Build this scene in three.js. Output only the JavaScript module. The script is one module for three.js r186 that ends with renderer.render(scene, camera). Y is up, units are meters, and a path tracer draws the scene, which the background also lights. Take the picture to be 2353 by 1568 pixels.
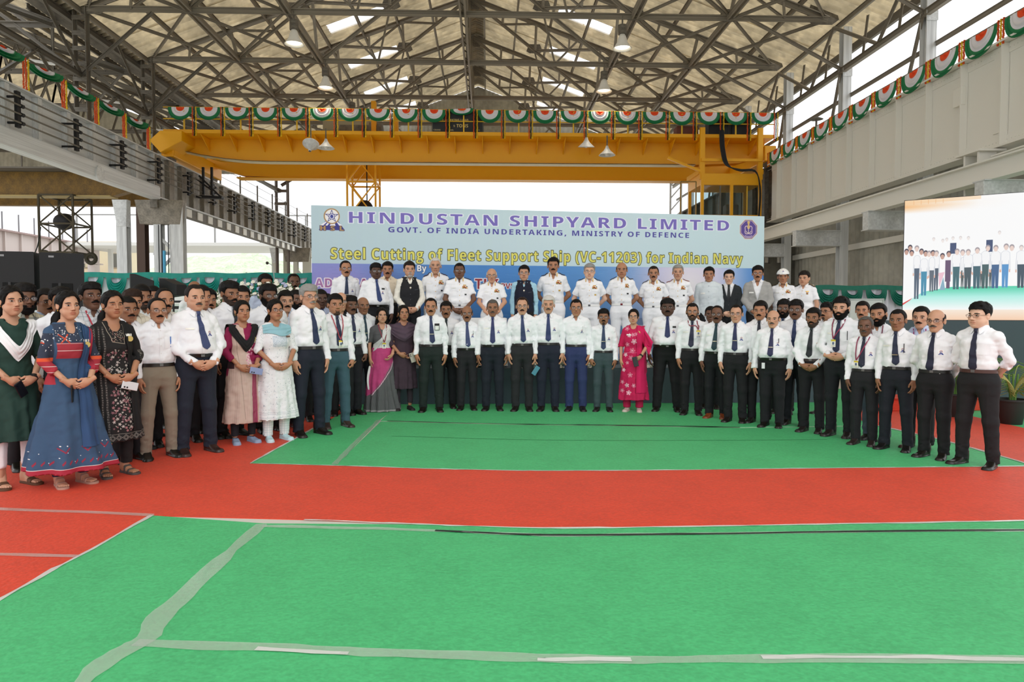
import * as THREE from 'three';
import { RoundedBoxGeometry } from 'three/addons/geometries/RoundedBoxGeometry.js';
import { mergeGeometries, mergeVertices, toCreasedNormals } from 'three/addons/utils/BufferGeometryUtils.js';
import { RectAreaLightUniformsLib } from 'three/addons/lights/RectAreaLightUniformsLib.js';

// ---------------------------------------------------------------- camera, sky, light, exposure
const IMG_W = 2353, IMG_H = 1568, FPX = 1600, EYE = 1.5, FAST_EXPOSURE = 0.8;
const scene = new THREE.Scene();
const camera = new THREE.PerspectiveCamera(2 * Math.atan(IMG_H / 2 / FPX) * 180 / Math.PI, IMG_W / IMG_H, 0.1, 400);
camera.position.set(0, EYE, 0);
camera.rotation.order = 'YXZ';
camera.rotation.set(-Math.atan(62 / FPX), -Math.atan(56 / FPX), 0);
camera.updateMatrixWorld(true);
scene.add(camera);
const renderer = new THREE.WebGLRenderer({ antialias: true });
renderer.toneMapping = THREE.LinearToneMapping;
renderer.toneMappingExposure = FAST_EXPOSURE;
renderer.shadowMap.enabled = true;
RectAreaLightUniformsLib.init();

// an even, bright overcast sky: a little brighter overhead than at the horizon
{
  const w = 64, h = 32, data = new Float32Array(w * h * 4);
  for (let y = 0; y < h; y++) {
    const e = ((y + 0.5) / h - 0.5) * Math.PI, s = Math.max(0, Math.sin(e));
    const l = 2.75 * (0.62 + 0.5 * s);
    for (let x = 0; x < w; x++) data.set(e < 0 ? [0.5, 0.5, 0.5, 1] : [l * 0.985, l, l * 1.03, 1], (y * w + x) * 4);
  }
  const sky = new THREE.DataTexture(data, w, h, THREE.RGBAFormat, THREE.FloatType);
  sky.mapping = THREE.EquirectangularReflectionMapping;
  sky.magFilter = THREE.LinearFilter;
  sky.needsUpdate = true;
  scene.background = sky;
  scene.environment = sky;
}
// the veiled sun, high behind the photographer: a soft, very wide disc
const sun = new THREE.DirectionalLight(0xfffaf2, 0.35);
sun.position.set(8, 34, 30);
sun.target.position.set(0, 0, -12);
sun.castShadow = true;
sun.shadow.radius = 60;
sun.shadow.mapSize.set(2048, 2048);
Object.assign(sun.shadow.camera, { left: -45, right: 45, top: 45, bottom: -45, near: 1, far: 160 });
scene.add(sun, sun.target);

// ---------------------------------------------------------------- helpers
let seed = 7;
const rnd = () => { seed = (seed * 1664525 + 1013904223) >>> 0; return seed / 4294967296; };
const rr = (a, b) => a + (b - a) * rnd();
const V = (x, y, z) => new THREE.Vector3(x, y, z);
function ray(px, py) {
  return V((px - IMG_W / 2) / FPX, (IMG_H / 2 - py) / FPX, -1).applyQuaternion(camera.quaternion);
}
const atDepth = (px, py, d) => { const r = ray(px, py); return r.multiplyScalar(d / -r.z).add(camera.position); };
const ground = (px, py, h = 0) => { const r = ray(px, py); return r.multiplyScalar((h - EYE) / r.y).add(camera.position); };
const atX = (px, py, x) => { const r = ray(px, py); return r.multiplyScalar(x / r.x).add(camera.position); };
const used = {};
function numbered(name) {
  const n = used[name] = (used[name] ?? -1) + 1;
  return n ? name + '_' + String(n).padStart(3, '0') : name;
}
function tag(o, label, category, group) {
  Object.assign(o.userData, { label, category });
  if (group) o.userData.group = group;
  return o;
}
function thing(name, label, category, p = [0, 0, 0], turn = 0, group) {
  const o = new THREE.Group();
  o.name = numbered(name);
  o.position.set(...(p.isVector3 ? p.toArray() : p));
  o.rotation.y = turn;
  scene.add(o);
  return tag(o, label, category, group);
}
function part(name, geo, mat, parent, p, r) {
  const m = new THREE.Mesh(geo, mat);
  m.name = parent === scene ? numbered(name) : name;
  m.castShadow = m.receiveShadow = true;
  if (p) m.position.set(...(p.isVector3 ? p.toArray() : p));
  if (r) m.rotation.set(...r);
  parent.add(m);
  return m;
}
function struct(name, geo, mat, p, r) {
  const m = part(name, geo, mat, scene, p, r);
  m.userData.kind = 'structure';
  return m;
}
const mats = {};
function mat(color, rough = 0.8, o = {}) {
  const key = JSON.stringify([color, rough, o]);
  return mats[key] ??= new THREE.MeshPhysicalMaterial({ color: new THREE.Color(color), roughness: rough, ...o });
}
const box = (w, h, d) => new THREE.BoxGeometry(w, h, d);
const UNIT = box(1, 1, 1);
const rbox = (w, h, d, r = 0.01, s = 2) => new RoundedBoxGeometry(w, h, d, s, r);
const cyl = (a, b, h, n = 12) => new THREE.CylinderGeometry(a, b, h, n);
function merge(list) {
  const g = list.map((x) => { const y = x.index ? x.toNonIndexed() : x.clone(); for (const k of Object.keys(y.attributes)) if (!['position', 'normal', 'uv'].includes(k)) y.deleteAttribute(k); return y; });
  return mergeGeometries(g);
}
const moved = (g, x, y, z, rx = 0, ry = 0, rz = 0) => g.clone().applyMatrix4(new THREE.Matrix4().makeRotationFromEuler(new THREE.Euler(rx, ry, rz)).setPosition(x, y, z));

// a sheet of cloth, paper or plate: fn(u, v) -> Vector3, with a front, a back and closed edges
function sheet(fn, nu, nv, th = 0.003, uvFn) {
  const P = [], N = [];
  for (let i = 0; i <= nu; i++) for (let j = 0; j <= nv; j++) P.push(fn(i / nu, j / nv));
  const at = (i, j) => P[Math.min(nu, Math.max(0, i)) * (nv + 1) + Math.min(nv, Math.max(0, j))];
  const a = V(), b = V();
  for (let i = 0; i <= nu; i++) for (let j = 0; j <= nv; j++) {
    a.subVectors(at(i + 1, j), at(i - 1, j)); b.subVectors(at(i, j + 1), at(i, j - 1));
    N.push(V().crossVectors(a, b).normalize());
  }
  const pos = [], nor = [], uv = [], idx = [];
  const n = P.length;
  for (const s of [1, -1]) P.forEach((p, k) => {
    const i = Math.floor(k / (nv + 1)) / nu, j = (k % (nv + 1)) / nv, m = N[k];
    pos.push(p.x + m.x * th * s / 2, p.y + m.y * th * s / 2, p.z + m.z * th * s / 2); nor.push(m.x * s, m.y * s, m.z * s);
    uv.push(...(uvFn ? uvFn(p, i, j) : [i, j]));
  });
  const q = (i, j) => i * (nv + 1) + j;
  for (let i = 0; i < nu; i++) for (let j = 0; j < nv; j++) {
    const A = q(i, j), B = q(i + 1, j), C = q(i + 1, j + 1), D = q(i, j + 1);
    idx.push(A, B, C, A, C, D, n + A, n + C, n + B, n + A, n + D, n + C);
  }
  const rim = [];
  for (let i = 0; i < nu; i++) rim.push([q(i, 0), q(i + 1, 0)]);
  for (let j = 0; j < nv; j++) rim.push([q(nu, j), q(nu, j + 1)]);
  for (let i = nu; i > 0; i--) rim.push([q(i, nv), q(i - 1, nv)]);
  for (let j = nv; j > 0; j--) rim.push([q(0, j), q(0, j - 1)]);
  for (const [e, f] of rim) idx.push(e, n + e, f, f, n + e, n + f);
  const g = new THREE.BufferGeometry();
  g.setAttribute('position', new THREE.Float32BufferAttribute(pos, 3));
  g.setAttribute('normal', new THREE.Float32BufferAttribute(nor, 3));
  g.setAttribute('uv', new THREE.Float32BufferAttribute(uv, 2));
  g.setIndex(idx);
  return g;
}
// a straight bar from a to b, w wide and h high, sharing one box
const UP3 = V(0, 1, 0);
function bar(name, a, b, w, h, material, parent, geo = UNIT) {
  const m = part(name, geo, material, parent);
  m.position.addVectors(a, b).multiplyScalar(0.5);
  const d = V().subVectors(b, a), L = d.length();
  d.normalize();
  const side = Math.abs(d.y) > 0.98 ? V(1, 0, 0) : V().crossVectors(UP3, d).normalize(), up = V().crossVectors(d, side);
  m.quaternion.setFromRotationMatrix(new THREE.Matrix4().makeBasis(side, up, d));
  m.scale.set(w, h, L);
  return m;
}
function extr(pts, depth, bevel = 0) {
  const s = new THREE.Shape(pts.map(([x, y]) => new THREE.Vector2(x, y)));
  return new THREE.ExtrudeGeometry(s, { depth, bevelEnabled: bevel > 0, bevelSize: bevel, bevelThickness: bevel, bevelSegments: 1, curveSegments: 8 });
}
const tube = (pts, r, n = 20, s = 6) => new THREE.TubeGeometry(new THREE.CatmullRomCurve3(pts), n, r, s);
// double-angle (T) section and I section of unit size, 1 long
const TSEC = (() => { const g = extr([[-0.5, 0.5], [-0.5, 0.32], [-0.12, 0.32], [-0.12, -0.5], [0.12, -0.5], [0.12, 0.32], [0.5, 0.32], [0.5, 0.5]], 1); g.translate(0, 0, -0.5); return g; })();
const ISEC = (() => { const g = extr([[-0.5, 0.5], [-0.5, 0.42], [-0.06, 0.42], [-0.06, -0.42], [-0.5, -0.42], [-0.5, -0.5], [0.5, -0.5], [0.5, -0.42], [0.06, -0.42], [0.06, 0.42], [0.5, 0.42], [0.5, 0.5]], 1); g.translate(0, 0, -0.5); return g; })();

// noise
const hash3 = (x, y, z) => { let h = (x * 374761393 + y * 668265263 + z * 2147483647) | 0; h = Math.imul(h ^ (h >>> 13), 1274126177); h ^= h >>> 16; return (h >>> 0) / 4294967296; };
function vnoise(x, y, z) {
  const i = Math.floor(x), j = Math.floor(y), k = Math.floor(z); let u = x - i, v = y - j, w = z - k;
  u = u * u * (3 - 2 * u); v = v * v * (3 - 2 * v); w = w * w * (3 - 2 * w);
  const l = (a, b, t) => a + (b - a) * t;
  return l(l(l(hash3(i, j, k), hash3(i + 1, j, k), u), l(hash3(i, j + 1, k), hash3(i + 1, j + 1, k), u), v),
    l(l(hash3(i, j, k + 1), hash3(i + 1, j, k + 1), u), l(hash3(i, j + 1, k + 1), hash3(i + 1, j + 1, k + 1), u), v), w) * 2 - 1;
}
const fbm = (x, y, z = 0, o = 4) => { let s = 0, a = 0.5; for (let i = 0; i < o; i++) { s += a * vnoise(x, y, z); x *= 2.03; y *= 2.03; z *= 2.03; a *= 0.5; } return s; };
function noiseMap(size, fn, repeat = [1, 1], color = false) {
  const d = new Uint8Array(size * size * 4);
  for (let y = 0; y < size; y++) for (let x = 0; x < size; x++) { const c = fn(x / size, y / size); d.set([...(Array.isArray(c) ? c : [c, c, c]).map((t) => Math.max(0, Math.min(255, t * 255))), 255], (y * size + x) * 4); }
  const t = new THREE.DataTexture(d, size, size);
  t.wrapS = t.wrapT = THREE.RepeatWrapping; t.magFilter = t.minFilter = THREE.LinearFilter; t.repeat.set(...repeat);
  if (color) t.colorSpace = THREE.SRGBColorSpace;
  t.needsUpdate = true;
  return t;
}
// noise that closes on itself at the edges of the tile: f cells across, three octaves
function tile(u, v, f, z = 0) {
  let sum = 0, a = 0.5;
  for (let o = 0; o < 3; o++) {
    const x = u * f, y = v * f, i = Math.floor(x), j = Math.floor(y); let s = x - i, t = y - j;
    s = s * s * (3 - 2 * s); t = t * t * (3 - 2 * t);
    const h = (p, q) => hash3(((p % f) + f) % f, ((q % f) + f) % f, z + o * 17 + 1);
    sum += a * ((h(i, j) * (1 - s) + h(i + 1, j) * s) * (1 - t) + (h(i, j + 1) * (1 - s) + h(i + 1, j + 1) * s) * t - 0.5) * 2;
    f *= 2; a *= 0.5;
  }
  return sum;
}
function canvasTex(w, h, draw) {
  const c = document.createElement('canvas'); c.width = w; c.height = h;
  draw(c.getContext('2d'), w, h);
  const t = new THREE.CanvasTexture(c); t.colorSpace = THREE.SRGBColorSpace; t.needsUpdate = true;
  return t;
}
// ---------------------------------------------------------------- the hall: floor, carpets, walls, roof
const grime = noiseMap(256, (u, v) => 0.86 + 0.22 * tile(u, v, 6) + 0.1 * tile(u, v, 23, 9), [1, 1], false);
const steelMap = noiseMap(256, (u, v) => { const n = 0.92 + 0.1 * tile(u, v, 4) + 0.1 * tile(u, v, 20, 4); return [n, n, n * 0.99]; }, [1, 1], true);
const rustMap = noiseMap(256, (u, v) => { const n = 0.82 + 0.2 * tile(u, v, 4, 2) + 0.16 * tile(u, v, 24, 7); return [n, n * 0.97, n * 0.92]; }, [1, 1], true);
const M = {
  concrete: mat(0xdedbd3, 0.9, { map: steelMap }),
  green: new THREE.MeshPhysicalMaterial({ color: new THREE.Color(0.082, 0.52, 0.2), roughness: 0.62, specularIntensity: 0.7, sheen: 0.15, sheenRoughness: 0.7 }),
  red: new THREE.MeshPhysicalMaterial({ color: new THREE.Color(0.74, 0.062, 0.026), roughness: 0.62, specularIntensity: 0.7, sheen: 0.12, sheenRoughness: 0.7, sheenColor: new THREE.Color(1, 0.75, 0.6) }),
  roof: mat(0xe0d6c2, 1, { map: steelMap, transmission: 0.8, thickness: 0 }),
  steel: mat(0xa19d95, 0.6, { map: rustMap }),
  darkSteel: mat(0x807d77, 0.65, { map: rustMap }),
  silver: mat(0xe3e5e7, 0.5, { map: steelMap }),
  grey: mat(0xeae8e0, 0.6),
  yellow: mat(0xf0ac00, 0.45),
  yellowRail: mat(0xe2b528, 0.5),
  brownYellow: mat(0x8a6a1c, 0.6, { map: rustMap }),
  black: mat(0x141416, 0.6),
  white: mat(0xf0f0ee, 0.7),
  wallSheet: mat(0xbcbab0, 0.7, { map: steelMap }),
  skyPane: new THREE.MeshPhysicalMaterial({ color: 0xffffff, roughness: 0.35, transmission: 1, thickness: 0, ior: 1.2 }),
};
{
  const pile = noiseMap(256, (u, v) => 0.5 + 0.9 * tile(u, v, 60), [1, 1]);
  const tint = noiseMap(256, (u, v) => { const n = 0.95 + 0.04 * tile(u, v, 3, 3) + 0.08 * tile(u, v, 60, 5); return [n, n, n]; }, [1, 1], true);
  for (const m of [M.green, M.red]) Object.assign(m, { map: tint, bumpMap: pile, bumpScale: 0.002 });
}
const HB = 12.6, XR = -0.65, APEX = 17.95, SLOPE = 0.374, XE = 14.6, XV = -15.5, ZF = 4, ZB = -50.4;
const roofY = (x) => APEX - SLOPE * Math.abs(x - XR);

// floor slab and carpets (polygons of ground points)
{
  const g = box(120, 0.4, 150); struct('floor', g, M.concrete, [0, -0.2, -45]);
  const carpet = (label, red, pts, h) => {
    const p = pts.map(([x, y]) => ground(x, y));
    const s = new THREE.Shape(p.map((q) => new THREE.Vector2(q.x, -q.z)));
    const geo = new THREE.ExtrudeGeometry(s, { depth: h, bevelEnabled: false });
    geo.rotateX(-Math.PI / 2);
    tag(part('carpet', geo, red ? M.red : M.green, scene), label, 'carpet');
  };
  const front = [[350, 1187], [700, 1196], [1000, 1208], [1240, 1215], [1600, 1212], [2000, 1205], [2353, 1199], [2800, 1192]];
  const back = [[575, 1067], [800, 1073], [1000, 1080], [1240, 1084], [1500, 1083], [1900, 1078], [2353, 1074], [2800, 1070]];
  const seam = [[603, 1212], [1000, 1223], [1240, 1233], [1600, 1231], [2000, 1225], [2353, 1222], [2800, 1218]];
  const low = [[310, 1483], [700, 1497], [1000, 1510], [1300, 1520], [1600, 1522], [1800, 1519], [2353, 1523], [2800, 1530]];
  const R = (a) => [...a].reverse();
  carpet('wide red carpet band crossing the hall in front of everyone', true, [...front, ...R(back), [157, 1055], [-700, 1034], [-700, 1156], [0, 1173]], 0.006);
  carpet('short red carpet piece below the red band, joined to it by a taped seam', true, [[-700, 1156], [0, 1173], [350, 1187], [180, 1282], [0, 1278], [-700, 1262]], 0.007);
  carpet('red carpet corner lowest in the photo at its left edge', true, [[-700, 1262], [0, 1278], [180, 1282], [0, 1380], [-640, 1732], [-900, 1732]], 0.006);
  carpet('narrow green carpet strip between the red band and the black seam', false, [[603, 1205], ...front.slice(2), ...R(seam)], 0.006);
  carpet('large green carpet filling the foreground between two taped seams', false, [...seam, ...R(low)], 0.0075);
  carpet('green carpet strip along the bottom of the photo below the shiny tape', false, [...low, [2900, 1820], [-60, 1820], [100, 1690]], 0.006);
  carpet('slanting green carpet piece between the red corner and the long diagonal tape', false, [[350, 1187], [603, 1205], [603, 1212], [310, 1483], [100, 1690], [-60, 1820], [-640, 1732], [0, 1380]], 0.0065);
  carpet('red carpet aisle running back under the women and men at the left', true, [[157, 1055], [575, 1067], [690, 1003], [800, 943], [850, 918], [560, 912], [478, 944], [406, 969]], 0.0065);
  carpet('green carpet behind the left-hand crowd, up to the swagged curtain', false, [[-700, 1034], [157, 1055], [406, 969], [478, 944], [560, 912], [850, 918], [850, 870], [-700, 870]], 0.006);
  carpet('triangular green carpet piece beside the grey-haired man\'s shoes', false, [[575, 1067], [770, 1072], [875, 964], [900, 945], [800, 943], [690, 1003]], 0.0065);
  carpet('green carpet in front of the standing row, behind the red band', false, [[770, 1072], ...back.slice(1, -1), [2353, 1066], [2175, 1016], [2018, 980], [1700, 985], [1400, 980], [1200, 978], [875, 970]], 0.0065);
  carpet('green carpet under the shoes of the row before the stage', false, [[875, 968], [1200, 976], [1400, 978], [1700, 983], [2018, 978], [1940, 958], [1990, 905], [1990, 895], [850, 895], [800, 943], [900, 945]], 0.009);
  carpet('red carpet strip passing behind the men at the right', true, [[1940, 958], [2018, 980], [2175, 1016], [2353, 1066], [2380, 1073], [2800, 1069], [2800, 1055], [2353, 985], [2190, 948], [2100, 925], [1990, 905]], 0.007);
  carpet('green carpet between the red strip and the foot of the big screen', false, [[1990, 905], [2100, 925], [2190, 948], [2353, 985], [2800, 1055], [3000, 880], [1990, 880]], 0.006);
  // clear tape over the seams
  const clear = new THREE.MeshPhysicalMaterial({ color: 0xdfe6de, roughness: 0.12, transparent: true, opacity: 0.24 });
  const silvery = new THREE.MeshPhysicalMaterial({ color: 0xf2f4f0, roughness: 0.15, transparent: true, opacity: 0.6 });
  const dark = mat(0x12241c, 0.5);
  const ribbon = (label, name, m, pts, w, h, wob = 0.15) => {
    const c = new THREE.CatmullRomCurve3(pts.map(([x, y]) => ground(x, y)), false, 'centripetal');
    const n = Math.ceil(c.getLength() / 0.09), s0 = rnd() * 50;
    const geo = sheet((u, v) => {
      const p = c.getPoint(u), t = c.getTangent(u), k = w * (1 + wob * 2 * fbm(u * n * 0.35, s0, v * 3, 2));
      const o = V(-t.z, 0, t.x).multiplyScalar((v - 0.5) * k);
      return p.add(o).setY(h + 0.004 * Math.max(0, fbm(u * n * 0.6, v * 2.5, s0, 2)));
    }, n, 3, 0.001);
    tag(part(name, geo, m, scene), label, name.replace('_', ' '));
  };
  ribbon('clear crinkled tape along the long diagonal seam of the green carpet', 'tape_strip', clear, [[603, 1208], [520, 1285], [430, 1367], [368, 1425], [330, 1478], [300, 1497], [240, 1530], [150, 1610]], 0.11, 0.0105, 0.5);
  ribbon('shiny white stretch of tape across the bottom of the photo', 'tape_strip', silvery, [[590, 1495], [700, 1503], [800, 1508]], 0.03, 0.012, 0.95);
  ribbon('shiny white tape stretch at the bottom, below the middle of the row', 'tape_strip', silvery, [[1235, 1520], [1330, 1523], [1450, 1521]], 0.028, 0.012, 0.95);
  ribbon('long shiny tape at the bottom corner by the big screen side', 'tape_strip', silvery, [[1750, 1516], [1950, 1516], [2150, 1518], [2400, 1524]], 0.026, 0.012, 0.95);
  ribbon('long clear tape along the lowest cross seam', 'tape_strip', clear, low, 0.075, 0.011, 0.3);
  ribbon('clear tape along the front edge of the red band', 'tape_strip', silvery, front.slice(1).map(([x, y]) => [x, y + 1]), 0.022, 0.0095, 0.9);
  ribbon('clear tape along the black seam of the green carpet', 'tape_strip', clear, seam, 0.05, 0.0105, 0.4);
  ribbon('dark open gap between two green carpets in the foreground', 'carpet_gap', dark, seam.slice(1), 0.03, 0.012, 0.3);
  ribbon('clear tape between the red corner and the slanting green piece', 'tape_strip', silvery, [[350, 1187], [180, 1282], [0, 1380], [-300, 1545]], 0.03, 0.0095, 0.9);
  ribbon('tape over the upper seam of the red corner', 'tape_strip', clear, [[-300, 1166], [0, 1173], [350, 1187]], 0.06, 0.01, 0.3);
  ribbon('tape over the lower seam of the red corner', 'tape_strip', clear, [[-300, 1272], [0, 1278], [180, 1282]], 0.05, 0.01, 0.3);
  ribbon('clear tape on the slanting seam beside the saree and jeans', 'tape_strip', clear, [[770, 1070], [820, 1016], [872, 967]], 0.06, 0.011, 0.3);
  ribbon('dark wavy gap in the carpet before the row of shoes', 'carpet_gap', dark, [[890, 969], [1050, 974], [1230, 977], [1400, 979], [1560, 981], [1700, 984]], 0.035, 0.0115, 0.6);
  ribbon('thin dark seam in the green carpet before the row', 'carpet_gap', mat(0x2f8a55, 0.8), [[900, 1004], [1240, 1013], [1600, 1014], [1900, 1012]], 0.012, 0.0085, 0.2);
  ribbon('white tape along the red strip behind the men at the right', 'tape_strip', silvery, [[2018, 980], [2175, 1016], [2353, 1066], [2600, 1138]], 0.05, 0.0105, 0.4);
  ribbon('tape along the back edge of the wide red band', 'tape_strip', silvery, back, 0.018, 0.0095, 0.9);
  ribbon('tape beside the red aisle by the blue slip-on shoes', 'tape_strip', silvery, [[575, 1067], [690, 1003], [740, 975]], 0.03, 0.0105, 0.6);
}

// roof sheets, one per bay and slope, corrugated, with clear strips let in near the middle of each slope
const BAYS = []; for (let z = ZF; z > ZB; z -= 5) BAYS.push(z);
const ceiling = new THREE.Group(); ceiling.name = 'ceiling'; ceiling.userData.kind = 'structure'; scene.add(ceiling);
{
  const corr = (x0, x1, z0, z1, yOf, holes = []) => {
    // waves run along the slope: profile in z, extruded from x0 to x1
    const pitch = 0.3, n = Math.max(2, Math.round((z0 - z1) / pitch * 6)), cuts = [x0, ...holes.flat(), x1];
    const list = [];
    for (let k = 0; k < cuts.length - 1; k += 2) list.push(sheet((u, v) => { const z = z0 + (z1 - z0) * u, x = cuts[k] + (cuts[k + 1] - cuts[k]) * v; return V(x, yOf(x) + 0.07 * Math.cos((z - z0) / pitch * 2 * Math.PI), z); }, n, 1, 0.012, (p) => [p.x / 4, p.z / 4]));
    return list.length === 1 ? list[0] : mergeGeometries(list);
  };
  const slopes = [[XR, XE, roofY, [[3.5, 6.1]]], [XV, XR, roofY, [[-7.7, -5.0]]]];
  const lY = (x) => 12.35 + SLOPE * (12 - Math.abs(x + 27.5));
  BAYS.forEach((z, i) => {
    const z1 = i === BAYS.length - 1 ? ZB - 0.5 : z - 5;
    for (const [a, b, f, h] of slopes) {
      const zs = z - 3.1, ze = z - 4.2;
      part('roof_sheet', corr(a, b, z, zs, f), M.roof, ceiling);
      part('roof_sheet', corr(a, b, zs, ze, f, h), M.roof, ceiling);
      part('roof_sheet', corr(a, b, ze, z1, f), M.roof, ceiling);
      const [h0, h1] = h[0], w = (h1 - h0) / 2;
      for (let k = 0; k < 2; k++) {
        const xa = h0 + k * w + 0.03, xb = h0 + (k + 1) * w - 0.03;
        part('skylight_pane', sheet((u, v) => { const x = xa + (xb - xa) * v; return V(x, f(x), zs + (ze - zs) * u); }, 1, 1, 0.004), M.skyPane, ceiling);
      }
    }
    if (z <= -25) for (const [a, b] of [[-27.5, XV - 0.6], [z < -34 ? -39.5 : -30, -27.5]]) part('roof_sheet', corr(a, b, z, z1, lY), M.roof, ceiling);
    // valley gutter sheet between the two halls
    part('valley_gutter', sheet((u, v) => V(XV - 0.9 + v * 1.4, 12.2 + 0.45 * Math.abs(v - 0.5) * 2, z + (z1 - z) * u), 1, 4, 0.02), M.darkSteel, ceiling);
  });
  // purlins along the hall and ridge capping
  const purlin = (x, y, m = M.steel) => bar('purlin', V(x, y, ZF), V(x, y, ZB), 0.09, 0.2, m, ceiling, ISEC);
  for (const s of [-1, 1]) for (let k = 0; k < 9; k++) { const x = XR + s * (0.5 + k * 1.7); if (x < XE && x > XV) purlin(x, roofY(x) - 0.16); }
  for (let k = 0; k < 8; k++) { const x = -16.5 - k * 1.5; bar('purlin', V(x, lY(x) - 0.16, -26), V(x, lY(x) - 0.16, ZB), 0.09, 0.2, M.darkSteel, ceiling, ISEC); }
  bar('eaves_beam', V(XE - 0.1, roofY(XE) - 0.2, ZF), V(XE - 0.1, roofY(XE) - 0.2, ZB), 0.12, 0.3, M.darkSteel, ceiling);
  part('ridge_cap', extr([[-0.5, -0.17], [0, 0.04], [0.5, -0.17], [0.5, -0.12], [0, 0.1], [-0.5, -0.12]], ZF - ZB), M.silver, ceiling, [XR, APEX + 0.03, ZB]);
}
// gable walls of both halls, hanging above the open end
{
  const gable = (pts, z) => {
    const [xa, xb] = [pts[0][0], pts[1][0]], top = pts[2], n = Math.round((xb - xa) / 0.28 * 4);
    const yTop = (x) => top(x) - 0.22, y0 = pts[0][1];
    return sheet((u, v) => { const x = xa + (xb - xa) * u; return V(x, y0 + (Math.max(y0 + 0.02, yTop(x)) - y0) * v, z + 0.03 * Math.cos((x - xa) / 0.28 * 2 * Math.PI)); }, n, 1, 0.012, (p) => [p.x / 4, p.y / 4]);
  };
  struct('wall_back', gable([[XV, HB - 0.3], [XE, HB - 0.3], roofY], ZB), M.wallSheet);
  struct('wall_back_far', gable([[-39.5, 11.4], [XV - 0.6, 11.4], (x) => 12.35 + SLOPE * (12 - Math.abs(x + 27.5))], ZB), M.wallSheet);
}
// right side wall: corrugated sheets, one per bay, with rails and columns
{
  const XW = 14.3;
  for (let z = -12.4; z > -50; z -= 4.9) {
    const g = sheet((u, v) => V(XW + 0.035 * Math.cos(u * 4.9 / 0.33 * 2 * Math.PI), 8.3 * v, z - 4.9 * u), 90, 1, 0.012, (p) => [p.z / 4, p.y / 4]);
    const w = struct('wall_right', g, M.wallSheet);
  }
  for (const y of [1.9, 4.1, 6.2]) struct('wall_rail', box(0.1, 0.22, 19.5), M.grey, [XW - 0.12, y, -22.2]);
  // concrete cross wall with two windows at the far end of that side
  const cx = mat(0x77746a, 0.9, { map: steelMap });
  const cz = -32.2, W = (x0, x1, y0, y1) => struct('wall_end', box(x1 - x0, y1 - y0, 0.3), cx, [(x0 + x1) / 2, (y0 + y1) / 2, cz]);
  const wx = [[12.7, 13.13], [13.45, 13.87]];
  W(9.5, 14.3, 0, 3.85); W(9.5, 14.3, 4.78, 5.3); W(9.5, wx[0][0], 3.85, 4.78); W(wx[0][1], wx[1][0], 3.85, 4.78); W(wx[1][1], 14.3, 3.85, 4.78);
  wx.forEach(([a, b]) => {
    const t = new THREE.Group(); t.name = numbered('window_1').replace('window_1_001', 'window_2'); t.userData.kind = 'structure'; t.position.set((a + b) / 2, 4.315, cz); scene.add(t);
    part('window_frame', merge([moved(box(b - a, 0.04, 0.08), 0, 0.445, 0), moved(box(b - a, 0.04, 0.08), 0, -0.445, 0), moved(box(0.04, 0.93, 0.08), -(b - a) / 2 + 0.02, 0, 0), moved(box(0.04, 0.93, 0.08), (b - a) / 2 - 0.02, 0, 0), moved(box(0.02, 0.93, 0.05), 0, 0, 0)]), M.darkSteel, t);
  });
}
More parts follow.
